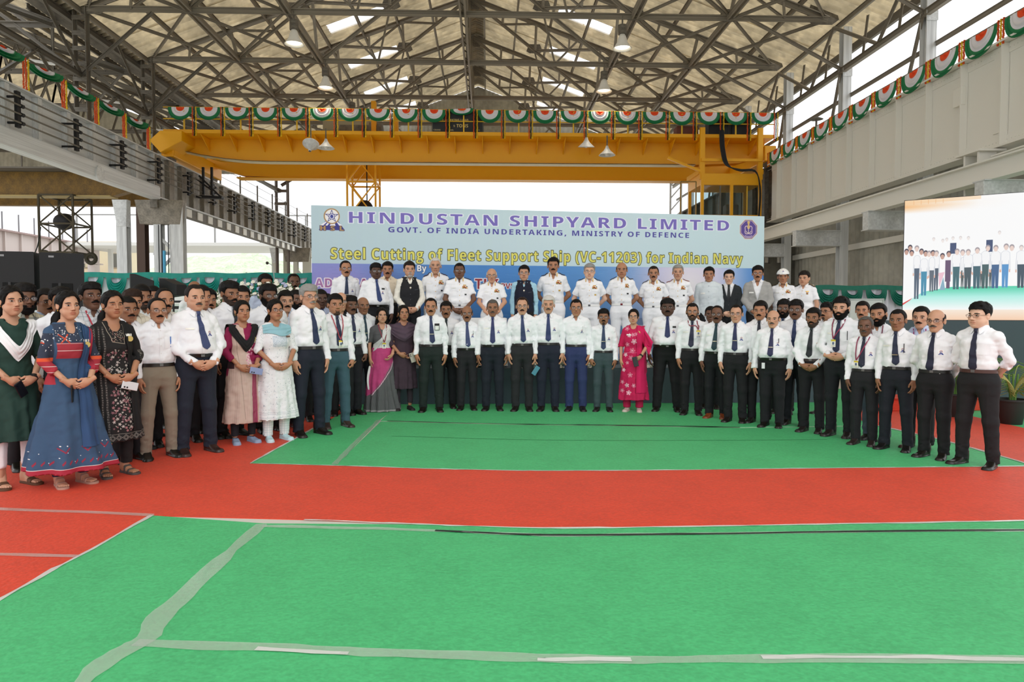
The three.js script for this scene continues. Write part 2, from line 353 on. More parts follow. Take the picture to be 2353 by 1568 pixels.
// ---------------------------------------------------------------- roof trusses, columns, bracing
const ZT = [16.3, 21.3, 26.3, 31.3, 36.3, 41.3, 46.3];
{
  const R = 5.05, HALF = 13.75, X0 = XR - 0.25;
  const tops = [0, 1.75, 3.45, 5.15, 6.85, 8.6, 10.3, 12];
  const ht = (x) => HB + R * (1 - x / HALF);
  const plate = extr([[-0.42, -0.1], [-0.28, 0.26], [0.28, 0.26], [0.42, -0.1], [0.25, -0.2], [-0.25, -0.2]], 0.025);
  const ord = ['first', 'second', 'third', 'fourth', 'fifth', 'sixth', 'seventh'];
  ZT.forEach((d, k) => {
    const t = thing('roof_truss', k === 0 ? 'grey steel roof truss nearest the camera, above the frame' : k === 1 ? 'grey steel roof truss whose lower chord passes above the frame' : `grey steel roof truss, ${ord[k - 2]} below the roof counting from the camera to the far gable`, 'roof truss', [X0, 0, -d]);
    const B = (a, b, w = 0.13, h = 0.13, n = 'strut', m = M.steel) => bar(n, V(a[0], a[1], 0), V(b[0], b[1], 0), w, h, m, t, TSEC);
    B([-HALF - 0.2, HB], [HALF, HB], 0.2, 0.2, 'bottom_chord');
    const P = (f) => [6.4 * f, HB + R * (1 - f)];
    for (const s of [-1, 1]) {
      const m = ([x, y]) => [x * s, y], T = (i) => m([tops[i], ht(tops[i])]);
      B(m([0, HB + R]), m([HALF, HB]), 0.22, 0.22, 'top_chord');
      const D = m([6.4, HB]), E = m([10, HB]), p1 = m(P(0.26)), p2 = m(P(0.52)), p3 = m(P(0.78));
      B(m([0, HB + R]), D, 0.15, 0.15, 'main_tie');
      B(T(4), D); B(T(2), p2); B(T(4), p2); B(T(1), p1); B(T(2), p1, 0.1, 0.1); B(T(3), m([(6.85 + 3.3) / 2, (ht(6.85) + P(0.52)[1]) / 2]), 0.1, 0.1); B(T(2), m([(6.85 + 3.3) / 2, (ht(6.85) + P(0.52)[1]) / 2]), 0.1, 0.1);
      B(T(4), E); B(T(6), E); B(T(5), m([(6.85 + 10) / 2, (ht(6.85) + HB) / 2]), 0.1, 0.1); B(T(6), m([(6.85 + 10) / 2, (ht(6.85) + HB) / 2]), 0.1, 0.1);
      B(T(7), m([12.1, HB]), 0.1, 0.1); B(T(6), m([12.1, HB]), 0.1, 0.1); B(p3, m([3.9, HB]), 0.08, 0.08); B(p2, m([3.9, HB]), 0.08, 0.08);
      for (const q of [D, E, p2]) part('gusset_plate', plate, M.darkSteel, t, [q[0], q[1] + 0.08, -0.012]);
      part('gusset_plate', plate, M.darkSteel, t, [s * HALF * 0.985, HB + 0.2, -0.012]).scale.set(1.5, 1.9, 1);
    }
    part('gusset_plate', plate, M.darkSteel, t, [0, HB + R - 0.22, -0.012], [0, 0, Math.PI]).scale.set(1.7, 1.3, 1);
    B([0, HB + R], [0, HB], 0.1, 0.1, 'hanger');
  });
  // bracing in the plane of the lower chords and along the hall
  const br = thing('roof_bracing', 'long grey tie beams and crossed braces joining the roof trusses', 'roof bracing', [X0, HB, 0]);
  const zA = -ZT[0], zB = ZB;
  for (const [x, w] of [[0, 0.26], [6.4, 0.24], [-6.4, 0.24], [10, 0.18], [-10, 0.18]]) {
    for (const e of [-1, 1]) bar('tie_beam', V(x + e * 0.09, 0.02, zA), V(x + e * 0.09, 0.02, zB), 0.07, w, M.steel, br);
    for (let z = zA; z > zB + 1; z -= 0.9) bar('lacing', V(x - 0.09, 0.02, z), V(x + 0.09, 0.02, z - 0.45), 0.03, 0.05, M.steel, br);
  }
  for (let i = 0; i < ZT.length - 1; i++) {
    const a = -ZT[i], b = -ZT[i + 1];
    for (const s of [-1, 1]) {
      bar('brace', V(s * 6.4, 0.1, a), V(s * 10, 0.1, b), 0.1, 0.1, M.steel, br, TSEC);
      bar('brace', V(s * 10, 0.1, a), V(s * 13.6, 0.1, b), 0.12, 0.12, M.steel, br, TSEC);
      bar('brace', V(s * 13.6, -0.05, a), V(s * 10, -0.05, b), 0.12, 0.12, M.steel, br, TSEC);
      bar('brace', V(s * 10, -0.05, a), V(s * 6.4, -0.05, b), 0.1, 0.1, M.steel, br, TSEC);
    }
    // ridge bracing: slim rods from the ridge to the chord of the next truss
    bar('brace', V(0, R - 0.1, a), V(0, 0.1, b), 0.09, 0.09, M.steel, br, TSEC);
    bar('brace', V(0, 0.1, a), V(0, R - 0.1, b), 0.09, 0.09, M.steel, br, TSEC);
  }
  // right column line: light columns, wall beams and V braces of the open clerestory
  ZT.forEach((d, k) => {
    const c = thing('side_column', `pale steel column of the open right side under ${k === 0 ? 'the roof nearest the camera' : 'roof truss number ' + k}`, 'column', [13.55, 0, -d], 0, 'pale columns along the open side');
    c.userData.label = 'pale steel I-section column standing along the open side above the plate girder';
    bar('shaft', V(0, 0, 0), V(0, 12.3, 0), 0.32, 0.34, M.silver, c, ISEC);
    for (const y of [1.9, 6.4, 10.6]) part('splice_plate', box(0.36, 0.3, 0.02), M.silver, c, [0, y, 0.19]);
    if (d < 33) {
      const g = part('bracket', extr([[0, 0.55], [-1.7, 0.55], [-1.7, 0.02], [0, 0.02]], 0.3, 0.01), M.silver, c, [-0.15, 4.1, -0.15]);
      part('bracket_flange', box(1.75, 0.03, 0.42), M.silver, c, [-1.0, 4.1, 0]); part('bracket_flange', box(1.75, 0.03, 0.42), M.silver, c, [-1.0, 4.66, 0]);
    }
  });
  const side = thing('clerestory_bracing', 'grey beams and V braces of the open side above the plate girder', 'side bracing', [13.4, 0, 0]);
  bar('beam', V(0, 10.7, -8), V(0, 10.7, ZB), 0.16, 0.2, M.steel, side, ISEC);
  bar('rail', V(0.3, 9.75, -8), V(0.3, 9.75, ZB), 0.1, 0.14, M.steel, side, TSEC);
  for (let i = 0; i < ZT.length - 1; i++) {
    const a = -ZT[i], m = a - 2.5, b = a - 5;
    bar('brace', V(-0.3, 12.3, a), V(0, 10.75, m), 0.12, 0.12, M.steel, side, TSEC);
    bar('brace', V(-0.3, 12.3, b), V(0, 10.75, m), 0.12, 0.12, M.steel, side, TSEC);
    bar('post', V(0, 10.7, m - 1.1), V(0.3, 12.2, m - 1.1), 0.07, 0.1, M.steel, side, TSEC);
    bar('post', V(0, 10.7, m + 1.1), V(0.3, 12.2, m + 1.1), 0.07, 0.1, M.steel, side, TSEC);
    bar('knee_brace', V(-3.6, 12.6, a), V(0, 10.75, a), 0.12, 0.12, M.steel, side, TSEC);
    bar('knee_brace', V(0, 10.7, a), V(0.15, 8.4, a - 1.2), 0.12, 0.12, M.steel, side, TSEC);
  }
  // left column line: dark posts above the girder with knee braces, lattice beam, and the half trusses of the next hall
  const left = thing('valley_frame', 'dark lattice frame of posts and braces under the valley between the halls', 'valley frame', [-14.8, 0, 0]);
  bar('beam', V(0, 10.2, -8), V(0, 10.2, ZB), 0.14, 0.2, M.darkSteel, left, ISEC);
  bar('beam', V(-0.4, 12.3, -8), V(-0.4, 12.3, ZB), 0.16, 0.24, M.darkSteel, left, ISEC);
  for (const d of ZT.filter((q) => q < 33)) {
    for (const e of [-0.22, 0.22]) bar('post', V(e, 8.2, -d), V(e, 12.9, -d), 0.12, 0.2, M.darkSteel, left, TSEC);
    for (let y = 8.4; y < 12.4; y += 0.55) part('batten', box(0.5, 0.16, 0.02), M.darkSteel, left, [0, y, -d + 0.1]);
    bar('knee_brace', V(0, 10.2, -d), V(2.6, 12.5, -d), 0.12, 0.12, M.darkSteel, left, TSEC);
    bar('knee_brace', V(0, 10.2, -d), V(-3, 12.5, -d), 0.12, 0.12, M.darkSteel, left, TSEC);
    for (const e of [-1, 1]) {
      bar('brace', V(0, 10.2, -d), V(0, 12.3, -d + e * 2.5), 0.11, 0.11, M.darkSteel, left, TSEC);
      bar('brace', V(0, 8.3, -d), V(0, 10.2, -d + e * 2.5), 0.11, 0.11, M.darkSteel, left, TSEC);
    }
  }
  ZT.slice(1).forEach((d, k) => {
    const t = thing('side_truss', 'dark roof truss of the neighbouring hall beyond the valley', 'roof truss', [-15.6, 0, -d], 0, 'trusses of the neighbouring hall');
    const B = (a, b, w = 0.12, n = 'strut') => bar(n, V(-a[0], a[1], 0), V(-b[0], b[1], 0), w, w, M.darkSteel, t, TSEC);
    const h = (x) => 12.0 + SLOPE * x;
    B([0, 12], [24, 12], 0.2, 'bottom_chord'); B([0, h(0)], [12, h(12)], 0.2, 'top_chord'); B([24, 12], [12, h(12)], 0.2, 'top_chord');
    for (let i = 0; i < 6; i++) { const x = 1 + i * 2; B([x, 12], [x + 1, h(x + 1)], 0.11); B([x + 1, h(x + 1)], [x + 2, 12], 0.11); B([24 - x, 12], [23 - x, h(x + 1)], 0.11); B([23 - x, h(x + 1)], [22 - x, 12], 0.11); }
    const w = thing('side_light_tube', 'short white lamp strip glimpsed among the dark roof of the neighbouring hall', 'lamp', [-17.2, 11.2, -d - 1.5], 0.5, 'lamp strips in the neighbouring hall');
    part('casing', rbox(1.0, 0.09, 0.14, 0.03), M.white, w); part('cord', cyl(0.01, 0.01, 0.8, 6), M.black, w, [0, 0.44, 0]);
  });
  for (let i = 0; i < 5; i++) bar('brace', V(-1, 12.0, -ZT[i]), V(-4 - i % 2, 12.1, -ZT[i + 1]), 0.12, 0.12, M.darkSteel, left, TSEC), bar('brace', V(-4, 12.1, -ZT[i]), V(-1, 12.0, -ZT[i + 1]), 0.12, 0.12, M.darkSteel, left, TSEC);
}
// high-bay lamps hanging below the lower chords
{
  const spots = [[-7.1, 26.3, 1], [-7.1, 31.3, 1], [-6.9, 36.3, 0], [5.05, 26.3, 1], [5.2, 31.3, 1]];
  const shade = new THREE.LatheGeometry([[0.09, 0.5], [0.13, 0.44], [0.2, 0.2], [0.33, 0.0], [0.36, -0.02], [0.35, -0.03], [0.31, 0.0], [0.18, 0.2], [0.1, 0.42], [0.0, 0.46]].map(([x, y]) => new THREE.Vector2(x, y)), 20);
  const glow = new THREE.MeshStandardMaterial({ color: 0xffffff, emissive: 0xfff6e0, emissiveIntensity: 3 });
  const labels = ['lit high-bay lamp at the upper left of the roof', 'lit high-bay lamp below and behind the upper left one', 'unlit high-bay lamp just above the crane at the left', 'lit high-bay lamp at the upper right of the roof', 'lit high-bay lamp below and behind the upper right one'];
  spots.forEach(([x, d, on], k) => {
    const y = HB - 1.15;
    const t = thing('high_bay_lamp', labels[k], 'lamp', [x, y, -d]);
    part('shade', shade, M.grey, t); part('gear_box', cyl(0.16, 0.16, 0.34, 14), M.darkSteel, t, [0, 0.67, 0]); part('stem', cyl(0.03, 0.03, 0.35, 8), M.darkSteel, t, [0, 1.0, 0]);
    const l = part('lens', new THREE.SphereGeometry(0.2, 14, 8), on ? glow : M.white, t, [0, 0.06, 0]); l.scale.set(1.4, 0.35, 1.4);
    if (on) { const p = new THREE.SpotLight(0xfff2dc, 18, 0, 1.1, 0.5, 2); p.position.set(x, y - 0.06, -d); p.target.position.set(x, 0, -d); p.castShadow = true; p.shadow.radius = 6; scene.add(p, p.target); }
  });
}
// ---------------------------------------------------------------- crane girders, cranes, bunting
const swagGeo = (() => {
  const W = 1, out = {};
  // a half-moon of gathered cloth from radius f0 to f1 of a parabola-like sag; unit width, hangs to -0.5
  const band = (f0, f1) => sheet((u, v) => {
    const t = (u - 0.5) * Math.PI, f = f0 + (f1 - f0) * v;
    const x = Math.sin(t) * 0.5 * f, y = -Math.pow(Math.cos(t), 0.85) * 0.56 * Math.pow(f, 1.05);
    return V(x, y, 0.03 * Math.sin(f * 26) * (0.4 + Math.cos(t)) + 0.05 * Math.cos(t) * f);
  }, 20, Math.max(4, Math.round((f1 - f0) * 30)), 0.006);
  return { green: band(0.72, 1), white: band(0.34, 0.73), saffron: band(0.02, 0.35), left: { green: band(0.5, 1), white: band(0.22, 0.52), saffron: band(0.02, 0.23) } };
})();
const SW = { green: mat(0x0d7a48, 0.6), white: mat(0xe9e7ee, 0.6), saffron: mat(0xf2511b, 0.6) };
function swag(p, w, turn, label, group, roll = 0, hgt = 1, tilt = 0, set = swagGeo) {
  const t = thing('bunting_swag', label, 'bunting', p, turn, group);
  t.rotation.order = 'YXZ'; t.rotation.z = roll; t.rotation.x = tilt;
  for (const k of ['green', 'white', 'saffron']) part(k + '_band', set[k], SW[k], t).scale.set(w, w * hgt, w * 0.8);
  return t;
}
const garlandGeo = (() => { const g = []; for (let i = 0; i < 22; i++) g.push(moved(new THREE.IcosahedronGeometry(0.034, 0), 0.006 * Math.sin(i * 5), -0.03 - i * 0.058, 0.006 * Math.cos(i * 3), i, i * 2, 0)); return merge(g); })();
const GM = [mat(0xd9551a, 0.8), mat(0x232d14, 0.8), mat(0xe6c21c, 0.8)];
function garland(p, k, label, group, L = 1) { const g = part('garland', garlandGeo, GM[k], scene, p); g.scale.set(1, L, 1); return tag(g, label, 'garland', group); }

// right runway girder: a riveted plate girder of web, flanges and stiffeners, and the crane beam below it
{
  const t = thing('plate_girder', 'big pale grey riveted plate girder running along the right side of the hall', 'girder', [12.75, 0, 0]);
  const y0 = 5.66, y1 = 8.22, zA = -6, zB = -31.3;
  part('web', box(0.03, y1 - y0, zA - zB), M.grey, t, [0.12, (y0 + y1) / 2, (zA + zB) / 2]);
  for (const y of [y0, y1]) part('flange', box(0.5, 0.05, zA - zB), M.grey, t, [0.12, y, (zA + zB) / 2]);
  for (const y of [y0 + 0.16, y1 - 0.16]) part('flange_angle', box(0.02, 0.24, zA - zB), M.grey, t, [0.095, y, (zA + zB) / 2]);
  const stiff = extr([[0, 0], [-0.2, 0], [-0.2, 0.03], [-0.03, 0.03], [-0.03, 0.22], [0, 0.22]], y1 - y0 - 0.08); stiff.rotateX(-Math.PI / 2);
  const riv = new THREE.SphereGeometry(0.017, 5, 3);
  const rivets = []; for (let y = y0 + 0.1; y < y1 - 0.05; y += 0.11) rivets.push(moved(riv, 0.09, y - y0, -0.13));
  const rv = merge(rivets), row = []; for (let z = 0; z < 1.45; z += 0.12) row.push(moved(riv, 0.085, 0.16, -z), moved(riv, 0.085, y1 - y0 - 0.16, -z)); const rw = merge(row);
  for (let z = zA - 0.6; z > zB; z -= 1.48) {
    const s = part('stiffener', stiff, M.grey, t, [0.1, y0 + 0.04, z]);
    part('rivet_row', rv, M.grey, t, [0, y0, z]); part('rivet_row', rw, M.grey, t, [0, y0, z]);
  }
  for (const z of [-17.2]) part('splice_plate', box(0.02, 1.9, 0.5), M.grey, t, [0.085, 7, z]);
  part('junction_box', rbox(0.12, 0.5, 0.36, 0.02), M.grey, t, [-0.02, 7.35, -18.6]);
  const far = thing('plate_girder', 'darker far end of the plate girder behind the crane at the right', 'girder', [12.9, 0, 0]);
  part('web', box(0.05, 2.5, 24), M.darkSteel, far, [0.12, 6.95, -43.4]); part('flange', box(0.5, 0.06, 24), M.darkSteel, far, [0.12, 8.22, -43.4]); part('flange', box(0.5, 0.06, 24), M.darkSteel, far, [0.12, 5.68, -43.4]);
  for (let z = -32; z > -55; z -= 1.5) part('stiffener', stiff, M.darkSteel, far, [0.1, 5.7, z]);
  const rail = thing('crane_beam', 'long pale I-beam on brackets below the plate girder', 'beam', [12, 0, 0]);
  bar('beam', V(0, 4.92, -3), V(0, 4.92, -32), 0.34, 0.5, M.grey, rail, ISEC);
  // angular cross support in front of the screen top
  const sup = thing('girder_support', 'angular pale support with twin sloped plates under the girder above the screen', 'support', [12.62, 5.0, -17.2]);
  const pl = extr([[-0.35, 0.55], [0.1, 0.55], [0.1, 0.1], [-0.05, -0.9], [-0.3, -0.9], [-0.35, 0.0]], 0.06, 0.005);
  for (const z of [0, -0.5]) part('side_plate', pl, M.grey, sup, [0, 0, z]);
  part('cap_plate', box(0.7, 0.05, 0.9), M.grey, sup, [-0.1, 0.58, -0.25]);
  bar('outrigger', V(0, 0.2, 0.2), V(0, 0.25, 6), 0.3, 0.45, M.grey, sup, ISEC);
  // swags along the top of the girder
  const n = 15;
  for (let i = 0; i < n; i++) {
    const z = -10.6 - i * 1.42;
    swag([12.66, y1 + 0.5, z], 1.22, -Math.PI / 2, 'tricolour cloth swag hung along the top of the right plate girder', 'swags on the right girder', 0, 0.95);
    for (let k = 0; k < 3; k++) garland([12.65, y1 + 0.55, z - 0.64 - k * 0.09], [0, 2, 0][k], 'orange and yellow flower string between swags on the right girder', 'flower strings on the right girder', 0.5);
  }
  bar('handrail', V(12.68, y1 + 0.52, -6), V(12.68, y1 + 0.52, -31.3), 0.03, 0.03, M.steel, scene);
  tag(scene.children.at(-1), 'thin grey handrail carrying the swags on the right girder', 'handrail');
  const mush = thing('vent_lamp', 'small dark mushroom-shaped fitting on a stem behind the far swags', 'fitting', [12.9, 8.25, -27.2]);
  part('stem', cyl(0.04, 0.05, 0.9, 8), M.darkSteel, mush, [0, 0.45, 0]); part('cap', cyl(0.06, 0.26, 0.1, 14), M.darkSteel, mush, [0, 0.93, 0]);
}
// left runway girders with conductor rails and swags
{
  const X = -14.15, y1 = 8.25;
  const t = thing('runway_girder', 'silver plate girder sloping away along the left side above the crowd', 'girder', [X, 0, 0]);
  const zA = -7, zB = -30.15;
  part('web', box(0.03, 1.4, zA - zB), M.silver, t, [0, 7.55, (zA + zB) / 2]);
  part('flange', box(0.46, 0.05, zA - zB), M.silver, t, [0, y1, (zA + zB) / 2]); part('flange', box(0.5, 0.06, zA - zB), M.silver, t, [0.05, 6.86, (zA + zB) / 2]);
  bar('lower_beam', V(0.12, 6.6, zA), V(0.12, 6.6, zB), 0.42, 0.5, M.silver, t, UNIT);
  const riv = new THREE.SphereGeometry(0.018, 5, 3), row = []; for (let k = 0; k < 12; k++) row.push(moved(riv, 0.02, 0, -0.08 - k * 0.12)); const rw = merge(row);
  for (let z = zA - 0.5; z > zB; z -= 1.5) { part('stiffener', box(0.2, 1.34, 0.22), M.silver, t, [0.1, 7.55, z]); part('rivet_row', rw, M.silver, t, [0, 6.98, z]); part('rivet_row', rw, M.silver, t, [0, 8.13, z]); }
  part('end_plate', cyl(0.28, 0.28, 0.06, 16), M.silver, t, [0.36, 6.5, -25.5], [0, 0, Math.PI / 2]);
  const f = thing('runway_girder', 'far dark-ribbed plate girder continuing outdoors behind the banner', 'girder', [X, 0, 0]);
  const zC = -30.25, zD = -66;
  part('web', box(0.04, 1.75, zC - zD), M.silver, f, [0, 7.35, (zC + zD) / 2]); part('flange', box(0.5, 0.06, zC - zD), M.silver, f, [0, y1, (zC + zD) / 2]); part('flange', box(0.55, 0.06, zC - zD), M.silver, f, [0, 6.45, (zC + zD) / 2]);
  part('lower_beam', box(0.3, 0.4, zC - zD), M.darkSteel, f, [0, 6.22, (zC + zD) / 2]);
  for (let z = zC; z > zD; z -= 1.25) { part('stiffener', box(0.26, 1.7, 0.5), M.steel, f, [0.1, 7.35, z]); part('batten', box(0.05, 0.36, 0.55), M.grey, f, [0.17, 6.22, z - 0.6]); }
  for (let z = -38; z > zD; z -= 3) part('rail_post', box(0.07, 1.2, 0.07), M.darkSteel, f, [-0.1, y1 + 0.6, z]);
  for (const y of [0.6, 1.1]) part('rail_wire', box(0.02, 0.02, 28), M.darkSteel, f, [-0.1, y1 + y, -52]);
  // conductor rails
  const c = thing('conductor_rails', 'four thin dark conductor rails on brackets along the left girder', 'conductor rails', [X + 0.55, 0, 0]);
  for (const y of [7.82, 7.57, 7.32, 7.07]) part('rail', cyl(0.028, 0.028, 52, 6), y > 7.5 ? M.darkSteel : M.darkSteel, c, [0, y, -33], [Math.PI / 2, 0, 0]);
  for (let z = -12.3; z > -58; z -= 2.9) { part('bracket', box(0.09, 1.05, 0.16), M.black, c, [-0.06, 7.45, z]); for (const y of [7.82, 7.07]) part('bracket_arm', box(0.5, 0.06, 0.06), M.black, c, [-0.3, y, z]); for (const y of [7.82, 7.57, 7.32, 7.07]) part('insulator', cyl(0.06, 0.06, 0.12, 8), M.black, c, [0.0, y, z - 0.1], [Math.PI / 2, 0, 0]); }
  // current collector below the crane
  const cc = thing('current_collector', 'dark triangular current collector hanging from the crane end', 'collector', [X + 0.6, 7.2, -34.0]);
  bar('arm', V(0, 1.3, 0), V(0, 0, 0), 0.1, 0.1, M.black, cc); bar('arm', V(0.4, 1.3, 0), V(0.4, 0, 0), 0.1, 0.1, M.black, cc); bar('arm', V(-0.2, 0.9, 0), V(0.9, -0.2, 0), 0.07, 0.07, M.black, cc); bar('tray', V(-0.3, -0.1, 0), V(0.9, -0.15, 0), 0.3, 0.12, M.black, cc); bar('arm', V(-0.4, 0.8, 0), V(0.4, 0.2, 0), 0.07, 0.07, M.black, cc);
  // swags thrown over the far side walkway
  for (let i = 0; i < 9; i++) {
    const z = -13.5 - i * 1.95;
    const s = swag([X - 0.1, y1 + 1.15, z], 1.7, Math.PI / 2 - 0.1, i % 3 === 1 ? 'twisted green and white cloth swag along the left girder' : 'drooping tricolour cloth swag along the left girder', i % 3 === 1 ? 'twisted swags on the left girder' : 'drooping swags on the left girder', 0.06 * (i % 3 - 1), 0.36, 0.1, swagGeo.left);
    for (let k = 0; k < 3; k++) garland([X - 0.09, y1 + 1.16, z - 0.9 - k * 0.12], [0, 0, 2][k], 'orange flower string hanging along the left girder', 'flower strings on the left girder', 0.85);
  }
  part('handrail', box(0.04, 0.04, 24), M.darkSteel, scene, [X - 0.1, y1 + 1.15, -19]); tag(scene.children.at(-1), 'dark handrail carrying the swags on the left girder', 'handrail');
  // columns that carry the girders
  const col = (d, label, m1, m2) => {
    const k = thing('girder_column', label, 'column', [X - 0.3, 0, -d]);
    for (const [x, m, w] of [[-1.15, m1, 0.42], [-0.35, m2, 0.34], [0.35, m1, 0.3], [1.15, m1, 0.55]]) bar('leg', V(x, 0, 0), V(x, 6.3, 0), w, 0.4, m, k, ISEC);
    part('head', extr([[-0.55, 0], [1.45, 0], [1.3, -1.0], [-0.35, -1.0]], 0.3, 0.02), M.steel, k, [0, 6.35, -0.1]); part('bracket', extr([[-1.5, 0], [-0.9, 0], [-0.95, -1.1], [-1.3, -1.1]], 0.3, 0.02), M.silver, k, [0, 6.35, -0.1]);
    for (let y = 0.6; y < 4.6; y += 1.4) { bar('lacing', V(0.4, y, 0.1), V(1.1, y + 0.7, 0.1), 0.07, 0.12, M.silver, k); bar('lacing', V(1.1, y + 0.7, 0.1), V(0.4, y + 1.4, 0.1), 0.07, 0.12, M.silver, k); part('batten', box(1.2, 0.14, 0.05), M.silver, k, [0.75, y + 0.7, 0.15]); }
    return k;
  };
  const k1 = col(30.6, 'grey lattice column with brown stanchion carrying the left girder', M.silver, mat(0x4d3a30, 0.7));
  part('blue_pipe', cyl(0.06, 0.06, 4, 10), mat(0x4aa3cc, 0.5), k1, [0.68, 2.2, 0.3]);
  for (const x of [0.45, 0.58, 0.85]) part('cable', cyl(0.02, 0.02, 5, 6), M.black, k1, [x, 2.8, 0.28]);
  col(52, 'pale column pair under the far girder beside the banner', mat(0xcfcfc4, 0.6), mat(0xb9b9a6, 0.6));
  const g = thing('end_column', 'rust-brown lattice post of the far gable rising above the girder', 'column', [-14.6, 0, -50.3]);
  for (const x of [-0.4, 0.4]) bar('leg', V(x, 0, 0), V(x, 12.5, 0), 0.2, 0.3, mat(0x6d625a, 0.7), g, TSEC);
  for (let y = 8.4; y < 12; y += 0.9) { part('batten', box(0.9, 0.2, 0.04), mat(0x6d625a, 0.7), g, [0, y, 0.16]); }
  bar('knee_brace', V(0, 10.2, 0), V(-4.5, 12.4, 0), 0.25, 0.25, mat(0x9a9084, 0.7), g, TSEC); bar('knee_brace', V(0, 10.6, 0), V(3, 12.4, 0), 0.2, 0.2, mat(0x6d625a, 0.7), g, TSEC);
  const g2 = thing('end_column', 'thin pale lattice mast far behind the banner near the crane cab', 'column', [12.2, 0, -45]);
  for (const x of [-0.35, 0.35]) bar('leg', V(x, 0, 0), V(x, 12, 0), 0.12, 0.12, M.silver, g2, TSEC);
  for (let y = 5; y < 10; y += 0.8) bar('lacing', V(-0.35, y, 0), V(0.35, y + 0.8, 0), 0.05, 0.08, M.silver, g2);
}
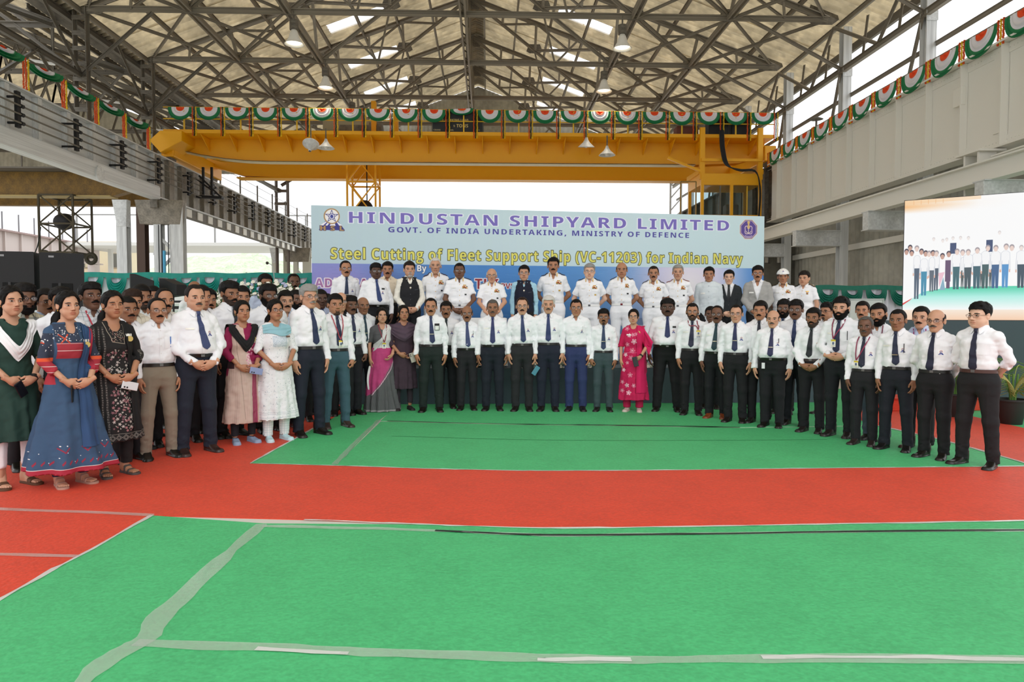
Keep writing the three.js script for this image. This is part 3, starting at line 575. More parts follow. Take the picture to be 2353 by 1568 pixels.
// the yellow overhead crane
{
  const D = 32.5, L = -14.2, Rr = 12.95, yb = 8.45, yt = 9.45;
  const t = thing('overhead_crane', 'yellow double-girder overhead crane spanning the hall above the banner', 'overhead crane', [0, 0, -D]);
  const prof = (b, e) => [[L, b + 0.62], [L + 1.9, b + 0.08], [L + 4.2, b], [Rr - 3.5, b], [Rr - 1.2, b + 0.1], [Rr, b + 0.5], [Rr, yt], [L, yt]];
  part('front_girder', extr(prof(yb), 0.04), M.yellow, t, [0, 0, 0]);
  part('girder_flange', sheet((u, v) => { const x = L + 0.3 + (Rr - L - 3.6) * u, b = x < L + 4.2 ? yb + 0.55 * Math.pow((L + 4.2 - x) / 4.2, 2) : yb; return V(x, b - 0.02, 0.22 - 0.5 * v); }, 24, 1, 0.05), mat(0xd9cda6, 0.5), t);
  part('girder_back', extr(prof(yb), 0.04), M.yellow, t, [0, 0, -0.5]);
  part('rear_girder', extr(prof(yb - 0.02), 0.5), M.yellow, t, [0, 0, -4.1]);
  part('rear_flange', box(Rr - L - 3, 0.05, 0.7), M.yellow, t, [(L + Rr) / 2, yb - 0.04, -3.85]);
  part('walkway', box(Rr - L, 0.05, 1.35), M.yellow, t, [(L + Rr) / 2, yt + 0.02, 0.45]);
  part('walkway_edge', box(Rr - L, 0.14, 0.03), M.yellow, t, [(L + Rr) / 2, yt + 0.08, 1.12]);
  part('rear_platform', box(Rr - L, 0.5, 0.1), M.yellow, t, [(L + Rr) / 2, yt + 0.3, -3.2]);
  const gus = extr([[0, 0], [1.0, 0], [0, -0.55]], 0.03); gus.rotateY(-Math.PI / 2);
  for (let x = L + 1.6; x < Rr - 0.4; x += 1.24) part('gusset', gus, M.yellow, t, [x, yt - 0.02, 0.06]);
  // end trucks
  for (const x of [L + 0.1, Rr - 0.1]) { part('end_truck', rbox(0.55, 0.7, 5.6, 0.05), M.yellow, t, [x, yb + 0.35, -1.8]); for (const z of [0.6, -4.2]) part('wheel', cyl(0.3, 0.3, 0.2, 18), M.darkSteel, t, [x, yb + 0.08, z], [0, 0, Math.PI / 2]); }
  part('nose', extr([[0, 0], [0.9, 0.5], [0.9, 0.9], [0, 0.9], [-0.45, 0.5]], 1.4, 0.02), M.yellow, t, [L, yb + 0.1, 0]);
  // railing
  const y2 = yt + 1.12;
  for (const y of [y2, yt + 0.62]) part('handrail', cyl(0.025, 0.025, Rr - L, 8), M.yellowRail, t, [(L + Rr) / 2, y, 1.1], [0, 0, Math.PI / 2]);
  for (let x = L + 0.9; x < Rr; x += 2.45) part('rail_post', box(0.06, 1.12, 0.05), M.yellowRail, t, [x, yt + 0.56, 1.1]);
  for (const y of [y2, yt + 0.62]) part('rear_handrail', cyl(0.022, 0.022, Rr - L, 8), M.yellowRail, t, [(L + Rr) / 2, y - 0.1, -4.6], [0, 0, Math.PI / 2]);
  // hoist trolley on top and the electrical cabinets
  const T = [-6.4, yt, -2];
  part('hoist_base', rbox(3.2, 0.4, 2.6, 0.04), M.yellow, t, [T[0], yt + 0.3, T[2]]);
  part('hoist_drum', cyl(0.42, 0.42, 2, 20), M.darkSteel, t, [T[0] + 0.3, yt + 0.9, T[2]], [0, 0, Math.PI / 2]);
  part('hoist_housing', extr([[-1.1, 0], [1.1, 0], [1.1, 0.5], [0.7, 0.95], [-0.6, 0.95], [-1.1, 0.5]], 0.6, 0.02), mat(0x9a9a86, 0.6), t, [T[0] - 0.4, yt + 0.9, T[2] - 0.3]);
  for (const [x, h] of [[0.95, 1.95], [2.0, 1.5]]) part('hoist_post', box(0.22, h, 0.3), M.yellow, t, [T[0] + x, yt + 0.3 + h / 2, T[2] + 0.4]);
  part('brown_cabinet', rbox(1.0, 0.5, 0.6, 0.03), mat(0x6a3a2e, 0.6), t, [9.1, yt + 0.35, 0.5]);
  for (const x of [10.5, 11.55]) part('black_cabinet', rbox(0.9, 1.0, 0.6, 0.03), M.black, t, [x, yt + 0.55, 0.6]);
  // safe working load board
  const board = canvasTex(1024, 448, (c, w, h) => {
    c.fillStyle = '#2b2d30'; c.fillRect(0, 0, w, h); c.strokeStyle = '#8a8a7a'; c.lineWidth = 6; c.strokeRect(4, 4, w - 8, h - 8);
    c.fillStyle = '#d9c17a'; c.textBaseline = 'alphabetic'; c.font = 'bold 62px sans-serif';
    c.fillText('SAFE WORKING LOAD', 92, 205, 830); c.font = 'bold 54px sans-serif'; c.fillText('5', 426, 322); c.font = 'bold 92px sans-serif'; c.fillText('TONS', 486, 330, 320);
    c.font = 'bold 44px sans-serif'; c.fillStyle = '#b8ad84'; c.fillText('CRANE', 24, 402); c.fillText('1868.', 326, 402); c.fillText('1971', 860, 402);
  });
  const bd = thing('load_board', 'black load board with yellow lettering fixed to the crane railing', 'sign', [-1.32, yt + 0.6, -D + 1.03]);
  part('panel', rbox(2.3, 1.0, 0.04, 0.01), M.black, bd);
  part('lettering', sheet((u, v) => V(-1.13 + 2.26 * u, -0.485 + 0.97 * v, 0.024), 1, 1, 0.002), new THREE.MeshStandardMaterial({ map: board, roughness: 0.7 }), bd);
  // operator cab
  const cab = thing('crane_cab', 'yellow operator cab with glazed windows hanging at the right end of the crane', 'crane cab', [10.95, 5.4, -D + 0.35]);
  const cw = 2.75, ch = 2.55;
  const glass = new THREE.MeshPhysicalMaterial({ color: 0xdfe8ea, roughness: 0.05, transmission: 1, thickness: 0, ior: 1.4 });
  part('floor_panel', box(cw, 0.55, 2), M.yellow, cab, [0, 0.28, 0]); part('roof_panel', box(cw, 0.5, 2), M.yellow, cab, [0, 2.15, 0]); part('upper_frame', box(cw, 0.12, 0.1), M.yellow, cab, [0, 3.0, 1]);
  for (const x of [-cw / 2 + 0.06, 0.02, cw / 2 - 0.06]) part('pillar', box(0.13, 1.6, 0.1), M.yellow, cab, [x, 1.2, 0.96]);
  for (const x of [-cw / 2 + 0.06, cw / 2 - 0.06]) { part('pillar', box(0.13, 1.6, 0.1), M.yellow, cab, [x, 1.2, -0.96]); part('hanger', box(0.22, 2.3, 0.16), M.yellow, cab, [x, 3.3, 0.9]); }
  part('pillar', box(0.04, 1.3, 0.06), M.yellowRail, cab, [0.72, 1.2, 0.98]); part('pillar', box(0.05, 1.3, 0.06), M.darkSteel, cab, [-0.5, 1.2, 0.98]);
  for (const [x, w] of [[-0.66, 1.2], [0.68, 1.2]]) { part('window_pane', box(w, 1.36, 0.012), glass, cab, [x, 1.2, 0.93]); part('window_pane', box(w, 1.36, 0.012), glass, cab, [x, 1.2, -0.93]); }
  part('seat', rbox(0.6, 0.8, 0.5, 0.08), M.darkSteel, cab, [0.4, 0.8, -0.2]);
  for (const z of [0, 1]) part('side_beam', box(0.2, 0.2, 1.9), M.yellow, cab, [z ? cw / 2 : -cw / 2, 2.5, 0]);
  bar('diagonal_brace', V(-cw / 2, 2.5, 0.95), V(-cw / 2 - 1.5, 3.1, 0.9), 0.1, 0.1, M.yellow, cab); bar('diagonal_brace', V(-cw / 2, 0.1, 0.95), V(-cw / 2 - 1.0, -0.3, 0.9), 0.1, 0.1, M.yellow, cab);
  part('side_door_frame', merge([moved(box(0.05, 1.7, 0.05), -0.35, 0, 0), moved(box(0.05, 1.7, 0.05), 0.35, 0, 0), moved(box(0.7, 0.05, 0.05), 0, 0.85, 0), moved(box(0.7, 0.05, 0.05), 0, -0.85, 0)]), mat(0x9a7a3a, 0.6), cab, [-cw / 2 - 0.55, 1.2, 0.9]);
  for (let k = 0; k < 5; k++) { const o = k * 0.045; part('cable', tube([V(0.0 - 0.6 + o, 4.3, 1.1), V(-0.55 + o, 3.4, 1.15), V(-0.35 + o, 2.75 - o * 0.3, 1.2), V(0.3, 2.55 - o * 0.4, 1.2), V(1.0, 2.5 - o * 0.3, 1.2), V(1.22 + o * 0.2, 1.8, 1.15), V(1.2 + o * 0.2, 0.2, 1.1)], 0.024, 36, 5), M.black, cab); }
  // dish lamps under the walkway
  const dish = new THREE.LatheGeometry([[0.05, 0.4], [0.08, 0.3], [0.16, 0.18], [0.36, 0], [0.37, -0.02], [0.34, -0.01], [0.14, 0.16], [0.0, 0.2]].map(([x, y]) => new THREE.Vector2(x, y)), 18);
  for (const [x, y, d2, lab, r] of [[-7.75, 9.15, 31.2, 'round metal dish lamp under the crane at the left, tilted up', 2.6], [-7.05, 8.95, 31.0, 'conical metal lamp under the crane beside the dish lamp', 0], [4.4, 9.15, 31.2, 'flat metal dish lamp under the crane towards the cab', 0.2], [5.3, 8.75, 31.0, 'conical metal lamp hanging under the crane towards the cab', 0]]) {
    const l = thing('dish_lamp', lab, 'lamp', [x, y - 0.2, -d2]); part('shade', dish, M.silver, l, [0, 0, 0], [r, 0, 0]); part('stem', cyl(0.03, 0.03, 0.6, 8), M.darkSteel, l, [0, 0.55, 0]); part('bulb', new THREE.SphereGeometry(0.1, 10, 8), M.white, l, [0, 0.05, 0]);
  }
  // lattice hanging from the hoist, with the hook block inside
  const lattice = (name, label, x, y, d, w, h, m, cells) => {
    const k = thing(name, label, 'lattice frame', [x, y, -d]), e = w / 2;
    for (const a of [-1, 1]) for (const b of [-1, 1]) bar('leg', V(a * e, 0, b * e), V(a * e, h, b * e), 0.09, 0.09, m, k);
    for (let i = 0; i <= cells; i++) { const yy = h * i / cells; for (const b of [-1, 1]) { bar('rung', V(-e, yy, b * e), V(e, yy, b * e), 0.08, 0.08, m, k); bar('rung', V(b * e, yy, -e), V(b * e, yy, e), 0.08, 0.08, m, k); } }
    for (let i = 0; i < cells; i++) { const a = h * i / cells, c = h * (i + 1) / cells; for (const b of [-1, 1]) { bar('diagonal', V(-e, a, b * e), V(e, c, b * e), 0.06, 0.06, m, k); bar('diagonal', V(e, a, b * e), V(-e, c, b * e), 0.06, 0.06, m, k); } }
    return k;
  };
  lattice('lattice_tower', 'yellow lattice frame hanging under the crane just above the banner', -6.05, 4.4, 34.6, 1.35, 5.17, M.yellow, 3);
  const hk = thing('hook_block', 'black rounded hook block hanging inside the yellow lattice', 'hook block', [-6.0, 6.6, -34.6]);
  part('block', new THREE.SphereGeometry(0.46, 16, 12), M.black, hk).scale.set(0.9, 1.05, 0.7); part('hook', new THREE.TorusGeometry(0.2, 0.06, 8, 16, 4.6), M.black, hk, [0, -0.7, 0]); part('rope', cyl(0.03, 0.03, 2, 6), M.black, hk, [0.1, 1.3, 0]);
  // bunting
  const n = 22;
  for (let i = 0; i < n; i++) {
    const x = L + 0.75 + i * 1.232;
    const odd = i === 10, last = i === n - 1;
    const s = swag([x, y2 + (odd ? 0.05 : 0), -D + 1.13], 1.05, 0, odd ? 'white and green swag that has slipped and twisted on the crane railing' : 'tricolour cloth swag hung from the crane railing', odd ? undefined : 'swags on the crane railing', odd ? 0.05 : rr(-0.02, 0.02), (odd ? 0.5 : 0.98) * rr(0.95, 1.05));
    if (odd) s.children[2].visible = true;
    for (let k = 0; k < 3; k++) garland([x + 0.53 + k * 0.075, y2 + 0.02, -D + 1.145], k, ['orange', 'dark green', 'yellow'][k] + ' flower string hanging between swags on the crane railing', ['orange', 'dark green', 'yellow'][k] + ' strings on the crane railing');
  }
  // crane of the neighbouring hall with its lifting beam
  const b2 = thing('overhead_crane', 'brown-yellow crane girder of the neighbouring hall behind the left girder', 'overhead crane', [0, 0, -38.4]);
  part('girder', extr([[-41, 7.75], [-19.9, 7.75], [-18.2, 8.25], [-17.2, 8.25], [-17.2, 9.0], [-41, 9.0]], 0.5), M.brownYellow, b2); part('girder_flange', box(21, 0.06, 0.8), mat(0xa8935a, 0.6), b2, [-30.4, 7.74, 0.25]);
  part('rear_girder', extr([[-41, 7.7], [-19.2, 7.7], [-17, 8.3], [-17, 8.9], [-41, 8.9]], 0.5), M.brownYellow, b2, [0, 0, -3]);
  part('walkway', box(23, 0.08, 1), M.darkSteel, b2, [-29.4, 9.05, 0.9]); part('handrail', box(23, 0.05, 0.05), M.darkSteel, b2, [-29.4, 10.05, 1.3]); for (let x = -40; x < -18; x += 2) part('rail_post', box(0.06, 1, 0.06), M.darkSteel, b2, [x, 9.55, 1.3]);
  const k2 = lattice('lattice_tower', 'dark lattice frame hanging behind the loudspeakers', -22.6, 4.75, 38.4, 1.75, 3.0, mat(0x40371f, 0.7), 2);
  const mb = thing('lifting_beam', 'dark beam of linked round discs hanging under the dark lattice', 'lifting beam', [-22.6, 4.75, -38.4]);
  const disc = new THREE.TorusGeometry(0.24, 0.11, 8, 18);
  part('bar', box(2.8, 0.24, 0.2), mat(0x35301f, 0.7), mb, [0, -0.14, 0]); for (const x of [-1.15, -0.4, 0.5, 1.3]) part('disc', disc, mat(0x35301f, 0.7), mb, [x, -0.16 - 0.05 * (x + 1), 0.05]);
  part('hook_block', new THREE.SphereGeometry(0.5, 14, 10), M.black, mb, [-0.1, 1.7, 0]).scale.set(1.1, 0.9, 0.8);
}
// ---------------------------------------------------------------- outside: ground, hills, trees, far buildings
{
  struct('yard', box(420, 0.3, 200), mat(0xe0ddd4, 0.95), [0, -0.22, -215]);
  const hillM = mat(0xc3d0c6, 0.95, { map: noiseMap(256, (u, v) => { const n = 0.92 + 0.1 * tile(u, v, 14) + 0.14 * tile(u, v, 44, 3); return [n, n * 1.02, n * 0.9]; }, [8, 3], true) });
  const hill = sheet((u, v) => { const x = -160 + 150 * u, y = 26 * Math.sin(Math.PI * Math.min(1, u * 1.15 + 0.08)) * Math.pow(v, 0.8) * (1 - 0.2 * Math.sin(u * 7)) + 2.2 * fbm(u * 16, v * 6, 1); return V(x, y - 2, -185 - v * 70); }, 60, 20, 0.5);
  struct('hills', hill, hillM);
  // broad tree crowns: clusters of lumpy foliage on trunks
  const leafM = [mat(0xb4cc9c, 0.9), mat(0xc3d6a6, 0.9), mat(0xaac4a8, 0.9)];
  const crownGeo = [1, 2, 3].map((s) => { const g = new THREE.IcosahedronGeometry(1, 4), p = g.attributes.position, v = V(); for (let i = 0; i < p.count; i++) { v.fromBufferAttribute(p, i); const k = 1 + 0.35 * fbm(v.x * 2.2 + s * 9, v.y * 2.2, v.z * 2.2, 4) + 0.16 * fbm(v.x * 9, v.y * 9 + s, v.z * 9, 2); v.multiplyScalar(k); p.setXYZ(i, v.x, v.y, v.z); } const m = mergeVertices(g.deleteAttribute('normal') && g.deleteAttribute('uv') && g); m.computeVertexNormals(); return m; });
  const labels = ['pale hazy tree behind the swagged curtain', 'bushy pale green tree beyond the left curtain', 'light green tree seen between column and banner'];
  for (let i = 0; i < 26; i++) {
    const px = -20 + i * 29, d = 82 + (i * 37 % 64), p = atDepth(px, 640, d), h = rr(4, 7.5);
    const t = thing('tree', labels[i % 3], 'tree', [p.x, -0.1, p.z], i, 'trees behind the curtain, kind ' + 'abc'[i % 3]);
    part('trunk', cyl(0.15, 0.25, h, 8), mat(0x6a5a44, 0.9), t, [0, h / 2, 0]);
    const c = part('crown', crownGeo[i % 3], leafM[i % 3], t, [0, h * 0.62, 0]); c.scale.set(h * 0.55, h * 0.42, h * 0.5);
  }
  // right side greenery seen through the two small windows
  for (let i = 0; i < 3; i++) { const t = thing('tree', 'bright green tree seen through the small windows', 'tree', [17.5 + i * 5.5, -0.1, -46 - i * 5], i, 'trees through the windows'); part('trunk', cyl(0.15, 0.2, 3, 8), mat(0x6a5a44, 0.9), t, [0, 1.5, 0]); part('crown', crownGeo[i], mat(0x7fae3c, 0.9), t, [0, 4.2, 0]).scale.set(2.2, 2.4, 2); }
  // outdoor crane runway far to the left and its cabin
  const g = thing('outdoor_girder', 'pale pinkish outdoor crane girder far behind the loudspeakers', 'girder', [-39.2, 0, 0]);
  const pk = mat(0xcbbfbb, 0.7);
  part('web', box(0.1, 1.7, 42), pk, g, [0, 7.35, -51]); part('flange', box(0.6, 0.14, 42), mat(0xa08a86, 0.7), g, [0.1, 8.25, -51]); part('flange', box(0.6, 0.12, 42), pk, g, [0.1, 6.5, -51]);
  for (let z = -32; z > -72; z -= 2) { part('stiffener', box(0.3, 1.7, 0.12), pk, g, [0.1, 7.35, z]); if (z < -38) part('rail_post', box(0.08, 1.5, 0.08), mat(0x77767a, 0.7), g, [0, 9.05, z]); }
  for (const z of [-36, -54, -71]) part('leg', box(0.7, 6.4, 0.9), pk, g, [0, 3.2, z]);
  const cabin = thing('yard_cabin', 'cream cabin with a window far behind beside the column', 'cabin', [-41.5, 0, -78]);
  const cr = mat(0xcfc3a4, 0.8);
  part('walls', box(6, 9, 4), cr, cabin, [0, 4.5, 0]); part('roof', box(6.6, 0.25, 4.6), mat(0xd8d0c0, 0.8), cabin, [0, 9.1, 0]);
  for (const [x, y] of [[-1.3, 7.2], [2.3, 7.2]]) { const w = part('window', box(2.1, 1.6, 0.12), mat(0x8d8672, 0.5), cabin, [x, y, 2.04]); part('pane', box(0.9, 1.4, 0.04), mat(0x5b5a50, 0.2), w, [-0.5, 0, 0.06]); part('pane', box(0.9, 1.4, 0.04), mat(0xb8ae90, 0.2), w, [0.5, 0, 0.06]); }
  part('awning', box(7, 0.1, 1.6), mat(0xb88a7a, 0.8), cabin, [0, 5.2, 2.8]);
  const can = thing('yard_canopy', 'thin pale canopy roof on slim posts outside beyond the left girder', 'canopy', [-27, 0, -70]);
  part('roof', box(36, 0.3, 8), mat(0xd6d6d2, 0.8), can, [6, 8.0, 0]); for (let x = -11; x < 24; x += 4.2) part('post', box(0.14, 2.6, 0.14), mat(0x9a9a98, 0.8), can, [x, 9.4, 3.8]); part('rail', box(36, 0.12, 0.12), mat(0x9a9a98, 0.8), can, [6, 10.7, 3.8]);
  for (const x of [-10, 6, 22]) part('leg', box(0.35, 8, 0.35), mat(0xd6d6d2, 0.8), can, [x, 4, 0]);
}
// ---------------------------------------------------------------- people: distance fields meshed by surface nets
const cap = (x, y, z, ax, ay, az, bx, by, bz, ra, rb) => {
  const ux = bx - ax, uy = by - ay, uz = bz - az; let t = ((x - ax) * ux + (y - ay) * uy + (z - az) * uz) / (ux * ux + uy * uy + uz * uz); t = t < 0 ? 0 : t > 1 ? 1 : t;
  const p = x - ax - ux * t, q = y - ay - uy * t, r = z - az - uz * t; return Math.sqrt(p * p + q * q + r * r) - (ra + (rb - ra) * t);
};
const ell = (x, y, z, cx, cy, cz, rx, ry, rz) => { const a = (x - cx) / rx, b = (y - cy) / ry, c = (z - cz) / rz, k = Math.sqrt(a * a + b * b + c * c), g = Math.sqrt(a * a / rx / rx + b * b / ry / ry + c * c / rz / rz); return g < 1e-9 ? -Math.min(rx, ry, rz) : (k - 1) * k / g; };
const smin = (a, b, k) => { const h = Math.max(k - Math.abs(a - b), 0); return Math.min(a, b) - h * h / (4 * k); };
const smax = (a, b, k) => -smin(-a, -b, k);
const lerp = (a, b, t) => a + (b - a) * t;
const sst = (a, b, x) => { const t = Math.min(1, Math.max(0, (x - a) / (b - a))); return t * t * (3 - 2 * t); };

function nets(f, lo, hi, cell, o = {}) {
  const n = [0, 1, 2].map((k) => Math.ceil((hi[k] - lo[k]) / cell) + 1), [nx, ny, nz] = n, val = new Float32Array(nx * ny * nz);
  let q = 0;
  for (let k = 0; k < nz; k++) for (let j = 0; j < ny; j++) for (let i = 0; i < nx; i++) val[q++] = f(lo[0] + i * cell, lo[1] + j * cell, lo[2] + k * cell);
  const idx = new Int32Array(nx * ny * nz).fill(-1), pos = [], sx = 1, sy = nx, sz = nx * ny;
  const E = [[0, sx], [0, sy], [0, sz], [sx, sx + sy], [sx, sx + sz], [sy, sy + sx], [sy, sy + sz], [sz, sz + sx], [sz, sz + sy], [sx + sy, sx + sy + sz], [sx + sz, sx + sy + sz], [sy + sz, sx + sy + sz]];
  const off = (d) => [d % nx ? 1 : 0, 0, 0];
  const C = { 0: [0, 0, 0] }; for (const [a, b, c] of [[1, 0, 0], [0, 1, 0], [0, 0, 1], [1, 1, 0], [1, 0, 1], [0, 1, 1], [1, 1, 1]]) C[a * sx + b * sy + c * sz] = [a, b, c];
  for (let k = 0; k < nz - 1; k++) for (let j = 0; j < ny - 1; j++) for (let i = 0; i < nx - 1; i++) {
    const b = i + j * sy + k * sz; let c = 0, x = 0, y = 0, z = 0;
    const s0 = val[b] < 0; let same = true;
    for (const d of [sx, sy, sz, sx + sy, sx + sz, sy + sz, sx + sy + sz]) if ((val[b + d] < 0) !== s0) { same = false; break; }
    if (same) continue;
    for (const [p, r] of E) { const u = val[b + p], v = val[b + r]; if ((u < 0) !== (v < 0)) { const t = u / (u - v), P = C[p], R = C[r]; x += P[0] + (R[0] - P[0]) * t; y += P[1] + (R[1] - P[1]) * t; z += P[2] + (R[2] - P[2]) * t; c++; } }
    idx[b] = pos.length / 3;
    pos.push(lo[0] + (i + x / c) * cell, lo[1] + (j + y / c) * cell, lo[2] + (k + z / c) * cell);
  }
  const tri = [];
  const quad = (a, b, c, d, flip) => { if (a < 0 || b < 0 || c < 0 || d < 0) return; if (flip) tri.push(a, c, b, a, d, c); else tri.push(a, b, c, a, c, d); };
  for (let k = 1; k < nz - 1; k++) for (let j = 1; j < ny - 1; j++) for (let i = 1; i < nx - 1; i++) {
    const b = i + j * sy + k * sz, s = val[b] < 0;
    if (s !== (val[b + sx] < 0)) quad(idx[b - sy - sz], idx[b - sz], idx[b], idx[b - sy], !s);
    if (s !== (val[b + sy] < 0)) quad(idx[b - sx - sz], idx[b - sx], idx[b], idx[b - sz], !s);
    if (s !== (val[b + sz] < 0)) quad(idx[b - sx - sy], idx[b - sy], idx[b], idx[b - sx], !s);
  }
  const nv = pos.length / 3, P = new Float32Array(pos), N = new Float32Array(nv * 3), e = cell * 0.35, h = o.grad ?? e;
  for (let v = 0; v < nv; v++) {
    let x = P[v * 3], y = P[v * 3 + 1], z = P[v * 3 + 2], gx, gy, gz, l, d;
    for (let it = 0; it < 2; it++) {
      d = f(x, y, z); gx = f(x + h, y, z) - d; gy = f(x, y + h, z) - d; gz = f(x, y, z + h) - d; l = Math.hypot(gx, gy, gz) || 1;
      if (it === 0) { const m = Math.max(-cell * 0.5, Math.min(cell * 0.5, d / Math.max(0.3, l / h))); x -= gx / l * m; y -= gy / l * m; z -= gz / l * m; }
    }
    P[v * 3] = x; P[v * 3 + 1] = y; P[v * 3 + 2] = z; N[v * 3] = gx / l; N[v * 3 + 1] = gy / l; N[v * 3 + 2] = gz / l;
  }
  const g = new THREE.BufferGeometry();
  g.setAttribute('position', new THREE.BufferAttribute(P, 3)); g.setAttribute('normal', new THREE.BufferAttribute(N, 3));
  g.setIndex(tri);
  if (o.color) { const c = new Float32Array(nv * 3); for (let v = 0; v < nv; v++) c.set(o.color(P[v * 3], P[v * 3 + 1], P[v * 3 + 2]), v * 3); g.setAttribute('color', new THREE.BufferAttribute(c, 3)); }
  if (o.uv) { const c = new Float32Array(nv * 2); for (let v = 0; v < nv; v++) c.set(o.uv(P[v * 3], P[v * 3 + 1], P[v * 3 + 2]), v * 2); g.setAttribute('uv', new THREE.BufferAttribute(c, 2)); }
  return g;
}

// ---- heads (origin at mid-height of the head, face towards +z)
function headField(h) {
  const { jaw = 1, nose = 1, full = 0, neck = 0.052, chin = 1, smile = 0 } = h;
  const skull = (x, y, z) => ell(x, y, z, 0, 0.03, -0.014, 0.0745, 0.087, 0.094);
  const f = (X, y, z) => {
    const x = Math.abs(X);
    let d = skull(x, y, z);
    d = smin(d, ell(x, y, z, 0, -0.034, 0.022, 0.0562 * jaw + full * 0.006, 0.082, 0.066), 0.028);
    d = smin(d, ell(x, y, z, 0, -0.096 - 0.004 * (chin - 1), 0.054, 0.024 * jaw, 0.02, 0.024), 0.03);
    d = smin(d, cap(x, y, z, 0.046 * jaw, -0.05, 0.0, 0.016, -0.097, 0.048, 0.017 + full * 0.006, 0.015), 0.022);
    if (full) d = smin(d, ell(x, y, z, 0.036, -0.056, 0.046, 0.026, 0.03, 0.026), 0.03);
    d = smin(d, ell(x, y, z, 0.04, -0.014, 0.06, 0.02, 0.016, 0.019), 0.02);
    d = smin(d, cap(x, y, z, 0.038, 0.022, 0.07, 0.006, 0.018, 0.083, 0.009, 0.008), 0.018);
    d = smax(d, -ell(x, y, z, 0.032, 0.0, 0.098, 0.019, 0.0125, 0.0195), 0.014);
    let nz = cap(x, y, z, 0, 0.012, 0.083, 0, -0.03, 0.1035 + 0.004 * (nose - 1), 0.0075, 0.0115 * nose);
    nz = smin(nz, ell(x, y, z, 0.012 * nose, -0.036, 0.092, 0.0088 * nose, 0.0075, 0.0105), 0.01);
    d = smin(d, nz, 0.012);
    d = smax(d, -ell(x, y, z, 0.007 * nose, -0.0455, 0.1, 0.0042, 0.004, 0.006), 0.004);
    const ly = y - smile * 5 * x * x;
    d = smin(d, ell(x, ly, z, 0, -0.0595, 0.082, 0.024 + smile * 0.006, 0.0062, 0.0105), 0.007);
    d = smin(d, ell(x, ly, z, 0, -0.0715, 0.0815, 0.021 + smile * 0.005, 0.0072, 0.0105), 0.008);
    d = smax(d, -ell(x, ly, z, 0, -0.0652, 0.095, 0.023, 0.0016, 0.006), 0.004);
    const ex = x - 0.074, ey = y + 0.006, ez = z + 0.008, c = Math.cos(0.35), s = Math.sin(0.35);
    let e = ell(ex * c + ez * s, ey, -ex * s + ez * c, 0.004, 0, -0.003, 0.0075, 0.031, 0.018);
    e = smax(e, -ell(ex, ey, ez, 0.014, 0.003, 0.004, 0.008, 0.016, 0.009), 0.006);
    d = smin(d, e, 0.008);
    d = smin(d, cap(x, y, z, 0, -0.05, -0.03, 0, -0.2, -0.036, neck * 0.94, neck * 1.1), 0.016);
    return d;
  };
  f.skull = skull;
  return f;
}
const HEADS = {};
function headGeo(kind, cell) {
  const key = kind + cell;
  if (HEADS[key]) return HEADS[key];
  const P = { m: {}, mr: { full: 1, jaw: 1.06, neck: 0.058 }, ms: { jaw: 0.93, neck: 0.049 }, mb: { nose: 1.2, jaw: 1.02 }, mn: { smile: 0.7, full: 0.4 }, f: { jaw: 0.93, nose: 0.86, neck: 0.044, full: 0.4 }, fr: { jaw: 0.96, nose: 0.92, neck: 0.047, full: 1 } }[kind];
  const f = headField(P), fem = kind[0] === 'f';
  const lip = fem ? [0.88, 0.62, 0.58] : [0.9, 0.72, 0.68];
  const color = (X, y, z) => {
    const x = Math.abs(X); let c = [1, 1, 1];
    const mul = (k, t) => { c = c.map((v, i) => v * lerp(1, k[i], t)); };
    if (z > 0.06) {
      const ly = y - (P.smile ?? 0) * 5 * x * x;
      const l = 1 - sst(0.8, 1.15, Math.hypot(x / 0.026, (ly + 0.0655) / 0.0135)); mul(lip, l);
      mul([0.4, 0.3, 0.3], (1 - sst(0.6, 1.3, Math.abs(ly + 0.0652) / 0.0022)) * (1 - sst(0.8, 1.1, x / 0.023)));
      mul([0.72, 0.66, 0.66], (1 - sst(0.7, 1.25, Math.hypot((x - 0.032) / 0.021, (y + 0.001) / 0.012))) * 0.8);
      mul([0.5, 0.4, 0.4], 1 - sst(0.7, 1.3, Math.hypot((x - 0.007) / 0.005, (y + 0.0455) / 0.004)));
      mul([1.0, 0.9, 0.88], (1 - sst(0.5, 1.2, Math.hypot((x - 0.042) / 0.026, (y + 0.025) / 0.022))) * 0.5);
    }
    return c;
  };
  return HEADS[key] = nets(f, [-0.1, -0.2, -0.125], [0.1, 0.125, 0.13], cell, { color, grad: 0.002 });
}
const HF = headField({});
